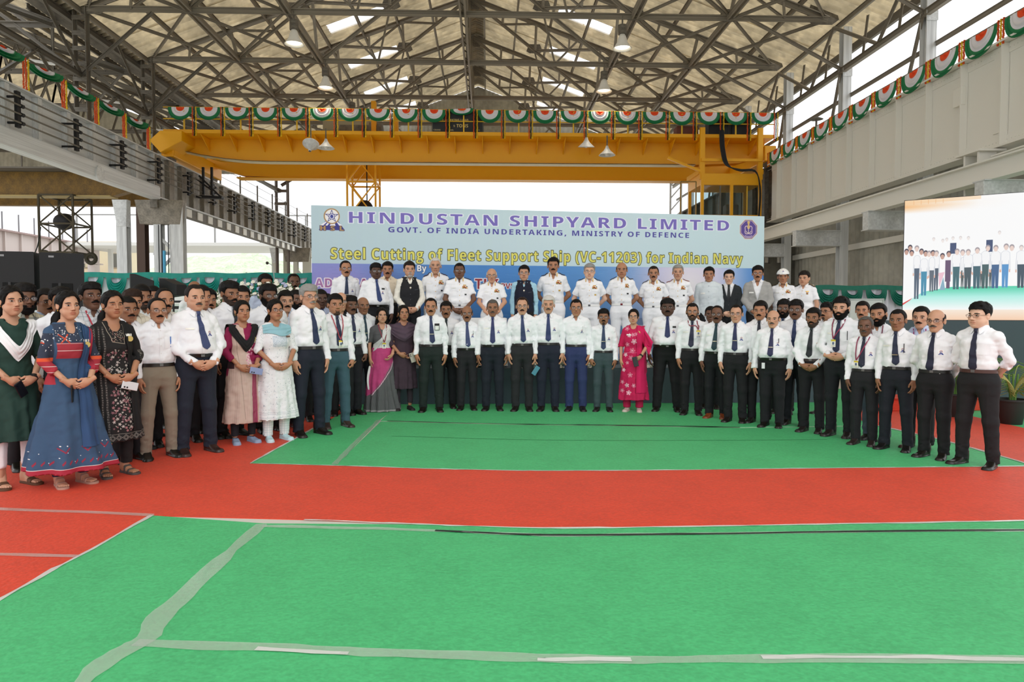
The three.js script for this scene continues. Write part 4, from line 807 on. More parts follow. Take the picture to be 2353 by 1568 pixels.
// hair, beards and brows share one field: solid over the skull, cut to a region
function hairField(style) {
  const sk = HF.skull, S = (x, y, z, t) => sk(x, y, z) - t;
  const noise = (x, y, z, a, fq = 55) => a * vnoise(x * fq, y * fq, z * fq);
  // height of the hairline at depth z: from the nape over the ear to the brow
  const line = (z, front, x, temple = 0) => {
    let h = z < -0.03 ? lerp(-0.07, -0.02, sst(-0.1, -0.03, z)) : z < 0.012 ? lerp(-0.02, 0.018, sst(-0.03, 0.0, z)) : lerp(0.012, front, sst(0.012, 0.05, z));
    if (z > 0.0 && z < 0.03 && x > 0.06) h = Math.min(h, lerp(-0.02, 0.03, sst(0.012, 0.03, z)));
    return h + temple * sst(0.02, 0.05, z) * (x > 0.02 ? sst(0.02, 0.045, x) : 0) * 0.02;
  };
  const R = { short: [0.066, 0.3, 0.013], crop: [0.07, 0.5, 0.008], thick: [0.058, 0, 0.021], receding: [0.086, 1.4, 0.011], high: [0.1, 2, 0.009], side: [0.064, 0.2, 0.017] };
  if (R[style]) {
    const [front, temple, t] = R[style];
    return (X, y, z) => {
      const x = Math.abs(X), up = sst(-0.02, 0.1, y);
      let d = S(X, y, z, lerp(0.005, t, up) + noise(X, y, z, style === 'thick' ? 0.004 : 0.0016) + (style === 'side' ? 0.005 * sst(-0.05, 0.03, X) * up : 0));
      if (style === 'thick') d = smin(d, ell(X, y, z, 0.01, 0.1, 0.045, 0.055, 0.026, 0.035) - noise(X, y, z, 0.006, 70), 0.02);
      d = smax(d, (line(z, front, x, temple) + noise(X, y, z, 0.003, 90) - y) * 0.9, 0.006);
      d = smax(d, -ell(x, y, z, 0.078, -0.01, -0.006, 0.016, 0.03, 0.02), 0.006);
      return d;
    };
  }
  if (style === 'bald' || style === 'horseshoe') return (X, y, z) => {
    const x = Math.abs(X);
    let d = S(X, y, z, 0.0075 + noise(X, y, z, 0.0014));
    d = smax(d, line(z, 0.1, x) - y, 0.005); d = smax(d, y - lerp(0.075, 0.03, sst(-0.07, 0.03, z)), 0.012); d = smax(d, z - 0.03, 0.01);
    return smax(d, -ell(x, y, z, 0.078, -0.01, -0.006, 0.016, 0.03, 0.02), 0.006);
  };
  // women: parted in the middle, drawn back over the ears
  return (X, y, z) => {
    const x = Math.abs(X);
    let d = S(X, y, z, 0.014 + noise(X, y * 0.4, z, 0.002, 70)) + 0.004 * Math.exp(-((x / 0.006) ** 2)) * sst(0.05, 0.1, y);
    const h = z < 0.02 ? lerp(-0.1, -0.03, sst(-0.06, 0.02, z)) : lerp(-0.03, 0.078, sst(0.02, 0.062, z)) - 0.02 * sst(0.02, 0.06, x);
    d = smax(d, h - y, 0.008);
    d = smax(d, -ell(x, y, z, 0.084, -0.018, 0.0, 0.014, 0.024, 0.016), 0.008);
    if (style === 'bun') d = smin(d, ell(X, y, z, 0, -0.03, -0.125, 0.045, 0.04, 0.032), 0.02);
    if (style === 'long') { d = smin(d, cap(X, y, z, 0, 0.0, -0.085, 0, -0.28, -0.135, 0.065, 0.07), 0.03); d = smin(d, cap(x, y, z, 0.06, -0.02, -0.03, 0.085, -0.2, -0.05, 0.026, 0.03), 0.03); }
    if (style === 'tail') { d = smin(d, cap(X, y, z, 0, -0.02, -0.1, -0.03, -0.12, -0.13, 0.04, 0.042), 0.02); d = smin(d, cap(X, y, z, -0.03, -0.12, -0.13, -0.1, -0.26, -0.085, 0.04, 0.03), 0.02) + noise(X, y, z, 0.005, 40); }
    return d;
  };
}
const HAIR = {};
function hairGeo(style, cell) {
  const key = style + cell;
  const long = style === 'long' || style === 'tail';
  return HAIR[key] ??= nets(hairField(style), [-0.125, long ? -0.38 : -0.11, -0.21], [0.125, 0.15, 0.11], cell, { grad: 0.003 });
}
const FUZZ = {};
function fuzzGeo(kind, cell) {
  const key = kind + cell;
  if (FUZZ[key]) return FUZZ[key];
  const f = (X, y, z) => {
    const x = Math.abs(X), n = 0.0012 * vnoise(X * 120, y * 120, z * 120);
    if (kind === 'brows') return smax(HF(X, y, z) - 0.0026 - n, ell(x, y - 0.0205 + 0.25 * Math.max(0, x - 0.036), z, 0.0335, 0, 0.075, 0.021, 0.0045, 0.04), 0.002);
    if (kind === 'moustache') return smax(HF(X, y, z) - 0.0055 - n * 2, ell(x, y + 0.0515 + 0.22 * x, z, 0.0, 0, 0.085, 0.034, 0.0078, 0.06), 0.003);
    const big = kind === 'full';
    let d = HF(X, y, z) - (big ? 0.012 : 0.0022) - n * 2;
    if (kind === 'goatee') return smax(d, ell(x, y, z, 0, -0.094, 0.07, 0.022, 0.022, 0.045), 0.006);
    // beard: below a line from the ear to the mouth corner, leaving the lips free
    const top = lerp(-0.03, -0.055, sst(0.0, 0.07, z)) + (x > 0.055 ? 0.02 : 0);
    d = smax(d, y - top, 0.006); d = smax(d, -0.02 - z + 0.012, 0.006); d = smax(d, -0.125 - (big ? 0.012 : 0) - y, 0.006);
    return smax(d, -ell(x, y, z, 0, -0.0655, 0.1, 0.023, 0.0105, 0.03), 0.004);
  };
  return FUZZ[key] = nets(f, [-0.085, -0.15, -0.03], [0.085, 0.04, 0.115], Math.min(cell, kind === 'brows' || kind === 'moustache' ? 0.003 : 0.005), { grad: 0.002 });
}
// eyes: an almond of white with a dark iris, lashes along the upper rim
const eyeGeo = (() => {
  const g = new THREE.SphereGeometry(1, 56, 12), p = g.attributes.position, c = [];
  for (let i = 0; i < p.count; i++) { const x = p.getX(i), y = p.getY(i), z = p.getZ(i); const r = Math.hypot(x * 0.0145, y * 0.0062); c.push(...(y > 0.55 ? [0.03, 0.02, 0.02] : r < 0.0068 && z > 0 ? [0.025, 0.015, 0.01] : [0.5, 0.46, 0.43])); }
  g.setAttribute('color', new THREE.Float32BufferAttribute(c, 3)); g.scale(0.0145, 0.0062, 0.006); return g;
})();
const glassesGeo = (() => {
  const ring = (s) => moved(new THREE.TorusGeometry(1, 0.075, 5, 22).scale(0.0245, 0.0178, 0.02), s * 0.0335, -0.002, 0.0985 - 0.002, 0, s * 0.16, 0);
  const t = (s) => moved(box(0.0022, 0.0032, 0.1), s * 0.0715, 0.003, 0.046, 0, -s * 0.16, 0);
  return merge([ring(1), ring(-1), moved(box(0.017, 0.0026, 0.0026), 0, 0.001, 0.1005), t(1), t(-1)]);
})();
const lensGeo = merge([1, -1].map((s) => moved(new THREE.CylinderGeometry(1, 1, 0.0012, 18).rotateX(Math.PI / 2).scale(0.0238, 0.017, 1), s * 0.0335, -0.002, 0.0965, 0, s * 0.16, 0)));

// ---- hands (origin at the wrist, fingers along -y, thumb towards +z, palm towards -x)
function handField(kind) {
  const B = [];
  const bones = (x, y, z, L, curl, r, spread) => { let a = curl[0], px = x, py = y, pz = z; L.forEach((l, i) => { const nx = px - Math.sin(a) * l, ny = py - Math.cos(a) * l, nz = pz + spread * l; B.push([px, py, pz, nx, ny, nz, r * (1 - i * 0.08), r * (1 - i * 0.08 - 0.08)]); px = nx; py = ny; pz = nz; a += curl[i + 1] ?? 0; }); };
  const c = kind === 'fist' ? [0.9, 1.4, 0.9] : kind === 'clasp' ? [0.35, 0.75, 0.5] : [0.18, 0.4, 0.3];
  [[0.029, 0.04, 0.025, 0.02, 0.1], [0.0095, 0.045, 0.029, 0.022, 0.0], [-0.0095, 0.042, 0.026, 0.021, -0.04], [-0.027, 0.032, 0.02, 0.018, -0.1]].forEach(([z, a, b, d, s], i) => bones(0, -0.086 + Math.abs(i - 1.2) * 0.004, z, [a, b, d], [c[0] + i * 0.06, c[1], c[2]], 0.0088 - (i === 3) * 0.0012, s));
  const th = kind === 'fist' ? [[-0.012, -0.028, 0.034, -0.034, -0.058, 0.036], [-0.034, -0.058, 0.036, -0.046, -0.076, 0.014]] : [[-0.006, -0.024, 0.034, -0.018, -0.058, 0.053], [-0.018, -0.058, 0.053, -0.026, -0.086, 0.05]];
  return (x, y, z) => {
    let d = ell(x, y, z, 0, -0.052, 0.001, 0.0165, 0.052, 0.041);
    d = smin(d, cap(x, y, z, 0, 0.05, 0, 0, -0.03, 0, 0.0255, 0.025), 0.03);
    d = smin(d, ell(x, y, z, -0.009, -0.038, 0.028, 0.014, 0.03, 0.017), 0.012);
    let k = 1;
    for (const b of B) k = smin(k, cap(x, y, z, ...b), 0.003);
    for (const [i, b] of th.entries()) k = smin(k, cap(x, y, z, ...b, 0.0115 - i * 0.001, 0.0105 - i * 0.001), 0.004);
    return smin(d, k, 0.009);
  };
}
const HANDS = {};
const handGeo = (kind, cell) => HANDS[kind + cell] ??= nets(handField(kind), [-0.11, -0.2, -0.06], [0.04, 0.06, 0.08], cell, { color: (x, y) => { const t = 1 - 0.12 * sst(-0.15, -0.18, y); return [t, t * 0.97, t * 0.95]; }, grad: 0.002 });

// ---- shoes and feet
const SHOE = {};
function shoeGeo(kind) {
  if (SHOE[kind]) return SHOE[kind];
  const w = (z) => lerp(0.034, 0.047, sst(-0.08, 0.09, z));
  const outline = (x, z, g) => { const zz = Math.max(-0.075, Math.min(0.125, z)); return Math.hypot(x + 0.006 * sst(0, 0.15, z), z - zz) - (w(zz) - 0.004 * 0 + g); };
  const sole = (x, y, z, h) => smax(outline(x, z, 0.003), Math.abs(y - h / 2) - h / 2, 0.006);
  let f;
  if (kind === 'formal') f = [(x, y, z) => { let d = smax(outline(x, z, 0), y - lerp(0.105, 0.042, sst(-0.05, 0.1, z)), 0.03); d = smax(d, 0.008 - y, 0.004); d = smin(d, cap(x, y, z, 0, 0.06, -0.06, 0, 0.13, -0.065, 0.042, 0.044), 0.02); return smin(d, Math.abs(sole(x, y, z, 0.022)) < 0 ? 0 : sole(x, y, z, z < -0.03 ? 0.028 : 0.02), 0.004); }];
  else if (kind === 'slip') f = [(x, y, z) => smin(smax(smax(outline(x, z, 0), y - lerp(0.078, 0.05, sst(-0.04, 0.1, z)), 0.03), -ell(x, y, z, 0, 0.09, -0.045, 0.034, 0.045, 0.06), 0.006), sole(x, y, z, 0.022), 0.003)];
  else f = [(x, y, z) => { let d = sole(x, y, z, 0.026); const foot = smax(outline(x, z, -0.004), y - lerp(0.1, 0.05, sst(-0.05, 0.06, z)), 0.03); for (const [z0, t] of kind === 'slide' ? [[0.055, 0.03]] : [[0.06, 0.014], [-0.005, 0.013], [-0.075, 0.012]]) d = Math.min(d, smax(foot - 0.005, Math.abs(z - z0) - t, 0.004)); return d; }];
  return SHOE[kind] = nets(f[0], [-0.07, -0.01, -0.14], [0.07, 0.16, 0.19], 0.008, { grad: 0.002 });
}
const footField = (x, y, z) => {
  const w = lerp(0.03, 0.042, sst(-0.08, 0.08, z)), zz = Math.max(-0.078, Math.min(0.09, z));
  let d = smax(Math.hypot(x, z - zz) - w, y - lerp(0.095, 0.048, sst(-0.05, 0.06, z)), 0.03); d = smax(d, 0.024 - y, 0.006);
  d = smin(d, cap(x, y, z, 0, 0.07, -0.055, 0, 0.2, -0.05, 0.037, 0.04), 0.03);
  for (let i = 0; i < 5; i++) d = smin(d, cap(x, y, z, -0.03 + i * 0.0155, 0.034, 0.1, -0.032 + i * 0.0165, 0.032, 0.142 - Math.abs(i - 1) * 0.006 - (i > 2) * 0.008, 0.0095, 0.0085 + (i === 0) * 0.002), 0.004);
  return d;
};
const footGeo = (() => { let g; return () => g ??= nets(footField, [-0.06, 0.01, -0.14], [0.06, 0.2, 0.17], 0.008, { color: () => [1, 1, 1], grad: 0.002 }); })();
// ---- figures (1.70 m tall, facing +z, feet at the origin), clothed and scaled to each person
const KM = [[0.72, 0.15, 0.06, -0.005], [0.8, 0.163, 0.086, -0.006], [0.88, 0.172, 0.11, -0.006], [0.95, 0.168, 0.116, -0.004], [1.0, 0.16, 0.112, 0], [1.1, 0.159, 0.112, 0.004], [1.2, 0.17, 0.116, 0.007], [1.29, 0.173, 0.112, 0.002], [1.36, 0.15, 0.092, -0.006], [1.42, 0.088, 0.07, -0.013], [1.48, 0.062, 0.06, -0.016], [1.56, 0.06, 0.06, -0.016]];
const KF = [[0.74, 0.168, 0.118, -0.004], [0.88, 0.178, 0.126, -0.006], [1.0, 0.156, 0.112, 0], [1.08, 0.138, 0.102, 0.002], [1.19, 0.148, 0.118, 0.014], [1.27, 0.146, 0.108, 0.008], [1.35, 0.128, 0.085, -0.006], [1.42, 0.07, 0.06, -0.012], [1.48, 0.052, 0.052, -0.016], [1.56, 0.05, 0.05, -0.016]];
function torsoOf(P) {
  const K = P.f ? KF : KM, g = P.g ?? 1, bel = P.belly ?? 0, T = [];
  for (let i = 0; i <= 170; i++) {
    const y = 0.72 + i * 0.005; let k = 0; while (k < K.length - 2 && K[k + 1][0] < y) k++;
    const A = K[k], B = K[k + 1], t = sst(A[0], B[0], y), m = lerp(g * (P.f ? 0.97 : lerp(0.97, 0.915, sst(0.88, 1.0, y))), 1, sst(1.3, 1.42, y)), bb = bel * Math.exp(-(((y - 1.07) / 0.13) ** 2));
    T.push([lerp(A[1], B[1], t) * m + bb * 0.03, lerp(A[2], B[2], t) * m + bb * 0.045, lerp(A[3], B[3], t) + bb * 0.042]);
  }
  const get = (y) => { const s = Math.max(0, Math.min(169.99, (y - 0.72) / 0.005)), i = s | 0, t = s - i, a = T[i], b = T[i + 1]; return [lerp(a[0], b[0], t), lerp(a[1], b[1], t), lerp(a[2], b[2], t)]; };
  const D = (x, y, z, grow) => {
    const s = Math.max(0, Math.min(169.99, (y - 0.72) / 0.005)), i = s | 0, t = s - i, p = T[i], q = T[i + 1];
    const a = lerp(p[0], q[0], t) + grow, b = lerp(p[1], q[1], t) + grow, X = x / a, Z = (z - lerp(p[2], q[2], t)) / b, k = Math.hypot(X, Z);
    return k < 0.05 ? -Math.min(a, b) * 0.95 : (k - 1) * k / Math.hypot(X / a, Z / b);
  };
  return { get, D };
}
function armsOf(P) {
  const sw = (P.f ? 0.143 : 0.158) * lerp(1, P.g ?? 1, 0.5), sy = P.f ? 1.345 : 1.355, out = (P.g ?? 1) - 1 + (P.belly ?? 0) * 0.06, zb = (P.belly ?? 0) * 0.05;
  return [1, -1].map((s) => {
    const pose = (s > 0 ? P.poseL : P.poseR) ?? P.pose ?? 'down';
    const D = {
      down: [[0.205 + out * 0.22, 1.1, -0.02], [0.2 + out * 0.26, 0.86, 0.04], [-0.03, -1, 0.12], [-0.35, 0, 1], 'relax'],
      front: [[0.214 + out * 0.2, 1.105, 0.02], [0.088, 0.925, 0.155 + zb + (s > 0 ? 0.022 : 0)], [-0.86, -0.5, 0.06], [0, 1, 0.3], 'clasp'],
      fronthi: [[0.228 + out * 0.2, 1.11, 0.02], [0.085, 0.99, 0.17 + zb + (s > 0 ? 0.022 : 0)], [-0.95, -0.25, 0.06], [0, 1, 0.3], 'clasp'],
      back: [[0.24 + out * 0.2, 1.11, -0.085], [0.09, 0.93, -0.175], [-0.9, -0.4, -0.05], [0, 1, 0], 'clasp'],
      hold: [[0.225 + out * 0.2, 1.1, 0.01], [0.13, 0.93, 0.16 + zb], [-0.55, -0.7, 0.3], [-0.2, 0.5, 1], 'clasp'],
      fist: [[0.205 + out * 0.22, 1.1, -0.03], [0.2, 0.87, 0.06], [-0.05, -1, 0.2], [-0.5, 0, 1], 'fist'],
    }[pose];
    return { s, S: [sw * s, sy, -0.006], E: [D[0][0] * s, D[0][1], D[0][2]], W: [D[1][0] * s, D[1][1], D[1][2]], hd: V(D[2][0] * s, D[2][1], D[2][2]).normalize(), th: V(D[3][0] * s, D[3][1], D[3][2]), kind: D[4] };
  });
}
const capA = (x, y, z, a, b, ra, rb) => cap(x, y, z, a[0], a[1], a[2], b[0], b[1], b[2], ra, rb);
const mix3 = (a, b, t) => [lerp(a[0], b[0], t), lerp(a[1], b[1], t), lerp(a[2], b[2], t)];
function planeAt(a, b, t) { const d = V(b[0] - a[0], b[1] - a[1], b[2] - a[2]).normalize(), p = mix3(a, b, t); return (x, y, z) => (x - p[0]) * d.x + (y - p[1]) * d.y + (z - p[2]) * d.z; }
// an upper garment: torso, shoulders, sleeves, and for long ones a skirt with folds
function garmentField(P, o) {
  const T = P.T, grow = o.grow ?? 0.006, g = lerp(1, P.g ?? 1, 0.6) * (P.f ? 0.86 : 1), fold = (o.fold ?? 1) * 1.45, sd = P.seed;
  const sl = o.sleeve ?? 'long';
  const arms = sl === 'none' ? [] : P.arms.map((A) => ({ ...A, cut: sl === 'short' ? planeAt(A.S, A.E, 0.72) : sl === 'elbow' ? planeAt(A.E, A.W, o.cutAt ?? 0.22) : sl === 'rolled' ? planeAt(A.E, A.W, 0.4) : planeAt(A.E, A.W, 1.02) }));
  const hem = o.hem ?? 0.985, skirt = hem < 0.7, hA = o.hemA ?? 0.21, hB = o.hemB ?? 0.165, nf = o.pleats ?? 9, top = P.T.get(0.9);
  const fN = o.noise ?? 1;
  return (x, y, z) => {
    const ax = Math.abs(x);
    let gr = grow;
    if (o.tuck) gr += 0.014 * Math.exp(-(((y - 1.065) / 0.045) ** 2)) - 0.01 * sst(1.03, 0.985, y);
    let d = T.D(x, y, z, gr);
    if (skirt && y < 1.0) {
      const t = Math.max(0, (0.92 - y) / (0.92 - hem)), ph = Math.atan2(x, z - top[2]);
      const wv = 1 + (0.012 + 0.055 * t) * (o.wave ?? 1) * Math.sin(ph * nf + 2.2 * vnoise(ph * 1.5, y * 2, sd)) * Math.min(1, t * 2);
      const a = lerp(top[0] + grow, hA, t) * wv, b = lerp(top[1] + grow, hB, t) * wv, X = x / a, Z = (z - top[2]) / b, k = Math.hypot(X, Z) + 1e-6;
      const e = (k - 1) * k / Math.hypot(X / a, Z / b);
      d = y > 0.92 ? lerp(d, e, sst(1.0, 0.92, y)) : e;
    }
    d = smin(d, cap(ax, y, z, 0.045, 1.425, -0.018, P.arms[0].S[0] * 0.94, P.arms[0].S[1] + 0.006, -0.008, 0.042 + grow * 0.6, 0.045 * g + grow * 0.6), 0.045);
    if (o.vee) d = smax(d, -(o.vee(x, y, z)), 0.004);
    d = smax(d, hem - y, 0.004);
    d = Math.max(d, y - (o.top ?? 1.452));
    d = smax(d, -cap(x, y, z, 0, 1.4, -0.016, 0, 1.62, -0.018, 0.0585, 0.062), 0.006);
    for (const A of arms) {
      if ((x < -0.02 && A.s > 0 && A.W[0] > 0.1) || (x > 0.02 && A.s < 0 && A.W[0] < -0.1)) continue;
      let e = smin(capA(x, y, z, A.S, A.E, 0.049 * g + grow, 0.043 * g + grow * 0.7), sl === 'short' ? 1 : capA(x, y, z, A.E, A.W, 0.043 * g + grow * 0.7, (o.cuffR ?? 0.033) + grow * 0.5), 0.02);
      const c = A.cut(x, y, z);
      if (sl === 'short') e -= 0.012 * sst(-0.16, 0, c);
      else if (sl === 'long' && c > -0.06) e -= 0.0035;
      else if (sl === 'rolled' && c > -0.05) e -= 0.008;
      else if (sl === 'elbow' && c > -0.03) e -= 0.003;
      d = smin(d, smax(e, c, 0.006), 0.022);
    }
    if (fold && Math.abs(d) < 0.04) d += fold * fN * (0.0065 * vnoise(x * 11 + sd, y * 17, z * 11) + 0.004 * vnoise(x * 24 + y * 16, y * 30 - x * 18 + sd, z * 22) + 0.006 * sst(1.2, 1.0, y) * vnoise(x * 30, y * 7 + sd, z * 14));
    return d;
  };
}
function trouserField(P, o = {}) {
  const T = P.T, g = lerp(1, P.g ?? 1, 0.7), r = o.r ?? [0.09, 0.068, 0.058], st = P.st ?? 0, sd = P.seed + 5, grow = o.grow ?? 0.008, hem = o.hem ?? 0.045;
  return (X, y, z) => {
    const x = Math.abs(X);
    let d = Math.max(T.D(X, y, z, grow), y - (o.top ?? 1.008));
    d = smax(d, 0.775 - y, 0.04);
    const l = smin(cap(x, y, z, 0.083 * g, 0.86, -0.005, 0.098 + st * 0.6, 0.48, 0.008, r[0] * g + grow, r[1] * g), cap(x, y, z, 0.098 + st * 0.6, 0.48, 0.008, 0.104 + st, 0.02, -0.02, r[1] * g, r[2] * (0.5 + 0.5 * g)), 0.03);
    d = smin(d, l, 0.06);
    if (Math.abs(d) < 0.04) { const a = lerp(0.4, 1.4, sst(0.35, 0.1, y)); d += (o.fold ?? 1) * (0.005 * a * vnoise(X * 14 + sd, y * 20, z * 10) + 0.004 * a * vnoise(X * 20, y * 44 + X * 20, z * 16 + sd)) - 0.0035 * Math.exp(-(((x - 0.095 - st * 0.7) / 0.01) ** 2)) * (z > 0 ? 1 : 0) * sst(0.95, 0.8, y); }
    return smax(d, hem - y, 0.005);
  };
}
function surfZ(f, x, y, z0 = 0.34) { let z = z0; for (let i = 0; i < 60; i++) { const d = f(x, y, z); if (d < 0.0008) break; z -= Math.max(0.0012, d * 0.8); if (z < -0.25) break; } return z; }
const SKIN = [0xdfb398, 0xc8977a, 0xb07d5e, 0x93664a, 0x704c38, 0x543829].map((c) => new THREE.MeshPhysicalMaterial({ color: c, roughness: 0.52, vertexColors: true, sheen: 0.15, sheenRoughness: 0.6 }));
const HAIRC = { black: 0x0f0c0b, soft: 0x1f1815, brown: 0x2c1c14, salt: 0x55524e, grey: 0x8f8e8a, white: 0xc9c7c2 };
const eyeMat = new THREE.MeshPhysicalMaterial({ vertexColors: true, roughness: 0.25 });
const lensMat = new THREE.MeshPhysicalMaterial({ color: 0xffffff, roughness: 0.03, transmission: 1, thickness: 0, ior: 1.5 });
const GOLD = mat(0xd8a838, 0.3, { metalness: 0.8 });
const emblem = canvasTex(128, 128, (c) => {
  c.fillStyle = '#f4f4f4'; c.fillRect(0, 0, 128, 128); c.strokeStyle = '#c0503a'; c.lineWidth = 7; c.beginPath(); c.arc(64, 42, 27, 0, 7); c.stroke();
  c.strokeStyle = '#33407e'; c.lineWidth = 4; c.beginPath(); for (let i = 0; i <= 5; i++) { const a = -Math.PI / 2 + i * 4 * Math.PI / 5; c.lineTo(64 + 24 * Math.cos(a), 42 + 24 * Math.sin(a)); } c.stroke();
  c.fillStyle = '#2c3f8c'; c.beginPath(); c.moveTo(44, 66); c.lineTo(84, 66); c.lineTo(120, 116); c.lineTo(8, 116); c.fill(); c.fillStyle = '#f4f4f4'; c.font = 'bold 30px sans-serif'; c.fillText('HSL', 34, 112);
});
const emblemMat = new THREE.MeshStandardMaterial({ map: emblem, roughness: 0.8 });
const idMat = new THREE.MeshStandardMaterial({ roughness: 0.5, map: canvasTex(64, 96, (c) => { c.fillStyle = '#f3f1e4'; c.fillRect(0, 0, 64, 96); c.fillStyle = '#e6c933'; c.fillRect(0, 0, 64, 22); c.fillStyle = '#5a6a8a'; c.fillRect(18, 32, 28, 34); c.fillStyle = '#888'; c.fillRect(10, 74, 44, 4); c.fillRect(14, 84, 36, 4); }) });
const ribbonMat = new THREE.MeshStandardMaterial({ roughness: 0.7, map: canvasTex(96, 48, (c) => { const k = ['#e0862a', '#c33a2a', '#e9d9a0', '#2d3a6a', '#d99a2e', '#1d1d22', '#d4552a', '#efe7d4', '#2f7a4a', '#c9a03a', '#8a2a2a', '#e3b04a']; for (let r = 0; r < 3; r++) for (let i = 0; i < 4; i++) { c.fillStyle = k[r * 4 + i]; c.fillRect(i * 24, r * 16, 23, 15); c.fillStyle = k[(r * 4 + i + 5) % 12]; c.fillRect(i * 24 + 8, r * 16, 7, 15); } }) });
const tieStripe = new THREE.MeshPhysicalMaterial({ roughness: 0.6, sheen: 0.4, map: canvasTex(64, 256, (c) => { c.fillStyle = '#27345f'; c.fillRect(0, 0, 64, 256); c.fillStyle = '#7f8db8'; for (let y = 0; y < 256; y += 8) for (let x = 0; x < 64; x += 8) c.fillRect(x + (y / 8 % 2) * 4, y, 3, 2); }) });
const planarUV = (x, y) => [(x + 0.45) / 0.9, y / 1.7];
const mergeBody = (list) => mergeGeometries(list.map((g) => { const k = g.toNonIndexed ? (g.index ? g : g) : g; const c = k.clone(); if (c.attributes.uv) c.deleteAttribute('uv'); return c; }));
const placed = (g, m, mirror) => { const c = g.clone().applyMatrix4(m); if (mirror) { const i = c.index.array; for (let k = 0; k < i.length; k += 3) { const t = i[k]; i[k] = i[k + 1]; i[k + 1] = t; } } return c; };

let personNo = 0;
const PEOPLE = {};
function person(o) {
  const n = personNo++, P = { ...o, seed: n * 3.7 + 1 };
  const lod = o.lod ?? 1, cellH = [0.0046, 0.006, 0.008][lod], cellG = [0.0165, 0.021, 0.028][lod];
  P.T = torsoOf(P); P.arms = armsOf(P);
  const base = o.y0 ?? 0, pos = o.fy ? ground(o.x, o.fy, base) : atDepth(o.x, 722, o.d).setY(base);
  if (o.fy) { const q = atDepth(o.x, 722, -pos.z); pos.x = q.x; }
  const topY = atDepth(o.x, o.ty, -pos.z).y, s = (topY - base) / (1.708 + (o.hair === 'thick' ? 0.008 : o.hat ? 0.05 : 0));
  const faceCam = Math.atan2(-pos.x, -pos.z);
  const root = thing('person', o.l, 'person', pos, faceCam + (o.r ?? 0) * Math.PI / 180);
  root.scale.setScalar(s); root.userData.tone = undefined; delete root.userData.tone;
  if (o.k) PEOPLE[o.k] = { root, P };
  const skin = SKIN[o.skin ?? 2], fem = !!o.f;
  // body: one skin surface of trunk, legs, arms, hands, neck and head
  const HY = fem ? 1.578 : 1.57, hs = fem ? 1.03 : 1.1, list = [];
  const inner = (x, y, z) => { const ax = Math.abs(x); let d = Math.max(P.T.D(x, y, z, y < 0.98 ? -0.035 : -0.012), 0.86 - y); d = smin(d, cap(ax, y, z, 0.04, 1.42, -0.016, P.arms[0].S[0] * 0.9, P.arms[0].S[1], -0.008, 0.036, 0.036), 0.03); const st = o.st ?? 0; d = smin(d, smin(cap(ax, y, z, 0.082, 0.86, -0.005, 0.092 + st * 0.6, 0.48, 0.005, 0.05, 0.04), cap(ax, y, z, 0.092 + st * 0.6, 0.48, 0.005, 0.1 + st, 0.08, -0.02, 0.042, 0.03), 0.03), 0.03); for (const A of P.arms) d = smin(d, capA(x, y, z, A.S, A.E, 0.036, 0.03), 0.02); return Math.max(d, y - 1.47); };
  list.push(nets(inner, [-0.32, 0.02, -0.2], [0.32, 1.5, 0.24], 0.034, { color: () => [1, 1, 1] }));
  const k = fem ? 0.84 : 1;
  for (const A of P.arms) {
    const f = (x, y, z) => smin(capA(x, y, z, A.S, A.E, 0.045 * k, 0.037 * k), capA(x, y, z, A.E, A.W, 0.0385 * k, 0.0255 * k), 0.02);
    const from = o.bare ? (o.bare === 'short' ? mix3(A.S, A.E, 0.5) : A.E) : mix3(A.E, A.W, 0.7), lo = [0, 1, 2].map((i) => Math.min(from[i], A.E[i], A.W[i]) - 0.055), hi = [0, 1, 2].map((i) => Math.max(from[i], A.E[i], A.W[i]) + 0.055);
    if (!o.bare) { for (let i = 0; i < 3; i++) { lo[i] = Math.min(from[i], A.W[i]) - 0.045; hi[i] = Math.max(from[i], A.W[i]) + 0.045; } }
    list.push(nets(f, lo, hi, o.bare ? 0.0125 : 0.014, { color: () => [1, 1, 1] }));
    const Y = A.hd.clone().negate(), Z = A.th.clone().addScaledVector(Y, -A.th.dot(Y)).normalize(), X = V().crossVectors(Y, Z), hk = fem ? 0.9 : 1.0;
    const m = new THREE.Matrix4().makeBasis(X, Y, Z).setPosition(...A.W).multiply(new THREE.Matrix4().makeScale(hk * A.s, hk, hk));
    list.push(placed(handGeo(A.kind, lod === 0 ? 0.005 : lod === 1 ? 0.0066 : 0.009), m, A.s < 0));
  }
  const hm = new THREE.Matrix4().makeRotationFromEuler(new THREE.Euler((o.pitch ?? 0) * Math.PI / 180, (o.hr ?? 0) * Math.PI / 180, (o.tilt ?? 0) * Math.PI / 180, 'YXZ')).setPosition(0, HY, 0.014).multiply(new THREE.Matrix4().makeScale((o.hw ?? 1) * hs * (fem ? 1 : 1.03), hs, hs));
  list.push(placed(headGeo(o.head ?? (fem ? 'f' : 'm'), cellH), hm));
  if (o.shoe === 'sandal' || o.shoe === 'slide') for (const e of [1, -1]) list.push(placed(footGeo(), new THREE.Matrix4().makeRotationY(e * 0.18).setPosition(e * (0.1 + (o.st ?? 0)), 0, 0.02).multiply(new THREE.Matrix4().makeScale(e * 0.92, 1, 0.92)), e < 0));
  part('body', mergeBody(list), skin, root);
  const onHead = (name, geo, m, parent = root) => { const q = part(name, geo, m, parent); q.matrixAutoUpdate = true; hm.decompose(q.position, q.quaternion, q.scale); return q; };
  const hairM = mat(HAIRC[o.hc ?? 'black'], 0.6, { specularIntensity: 0.35 });
  if (o.hair !== 'none') onHead('hair', hairGeo(o.hair ?? 'short', lod === 0 ? 0.006 : 0.0075), hairM);
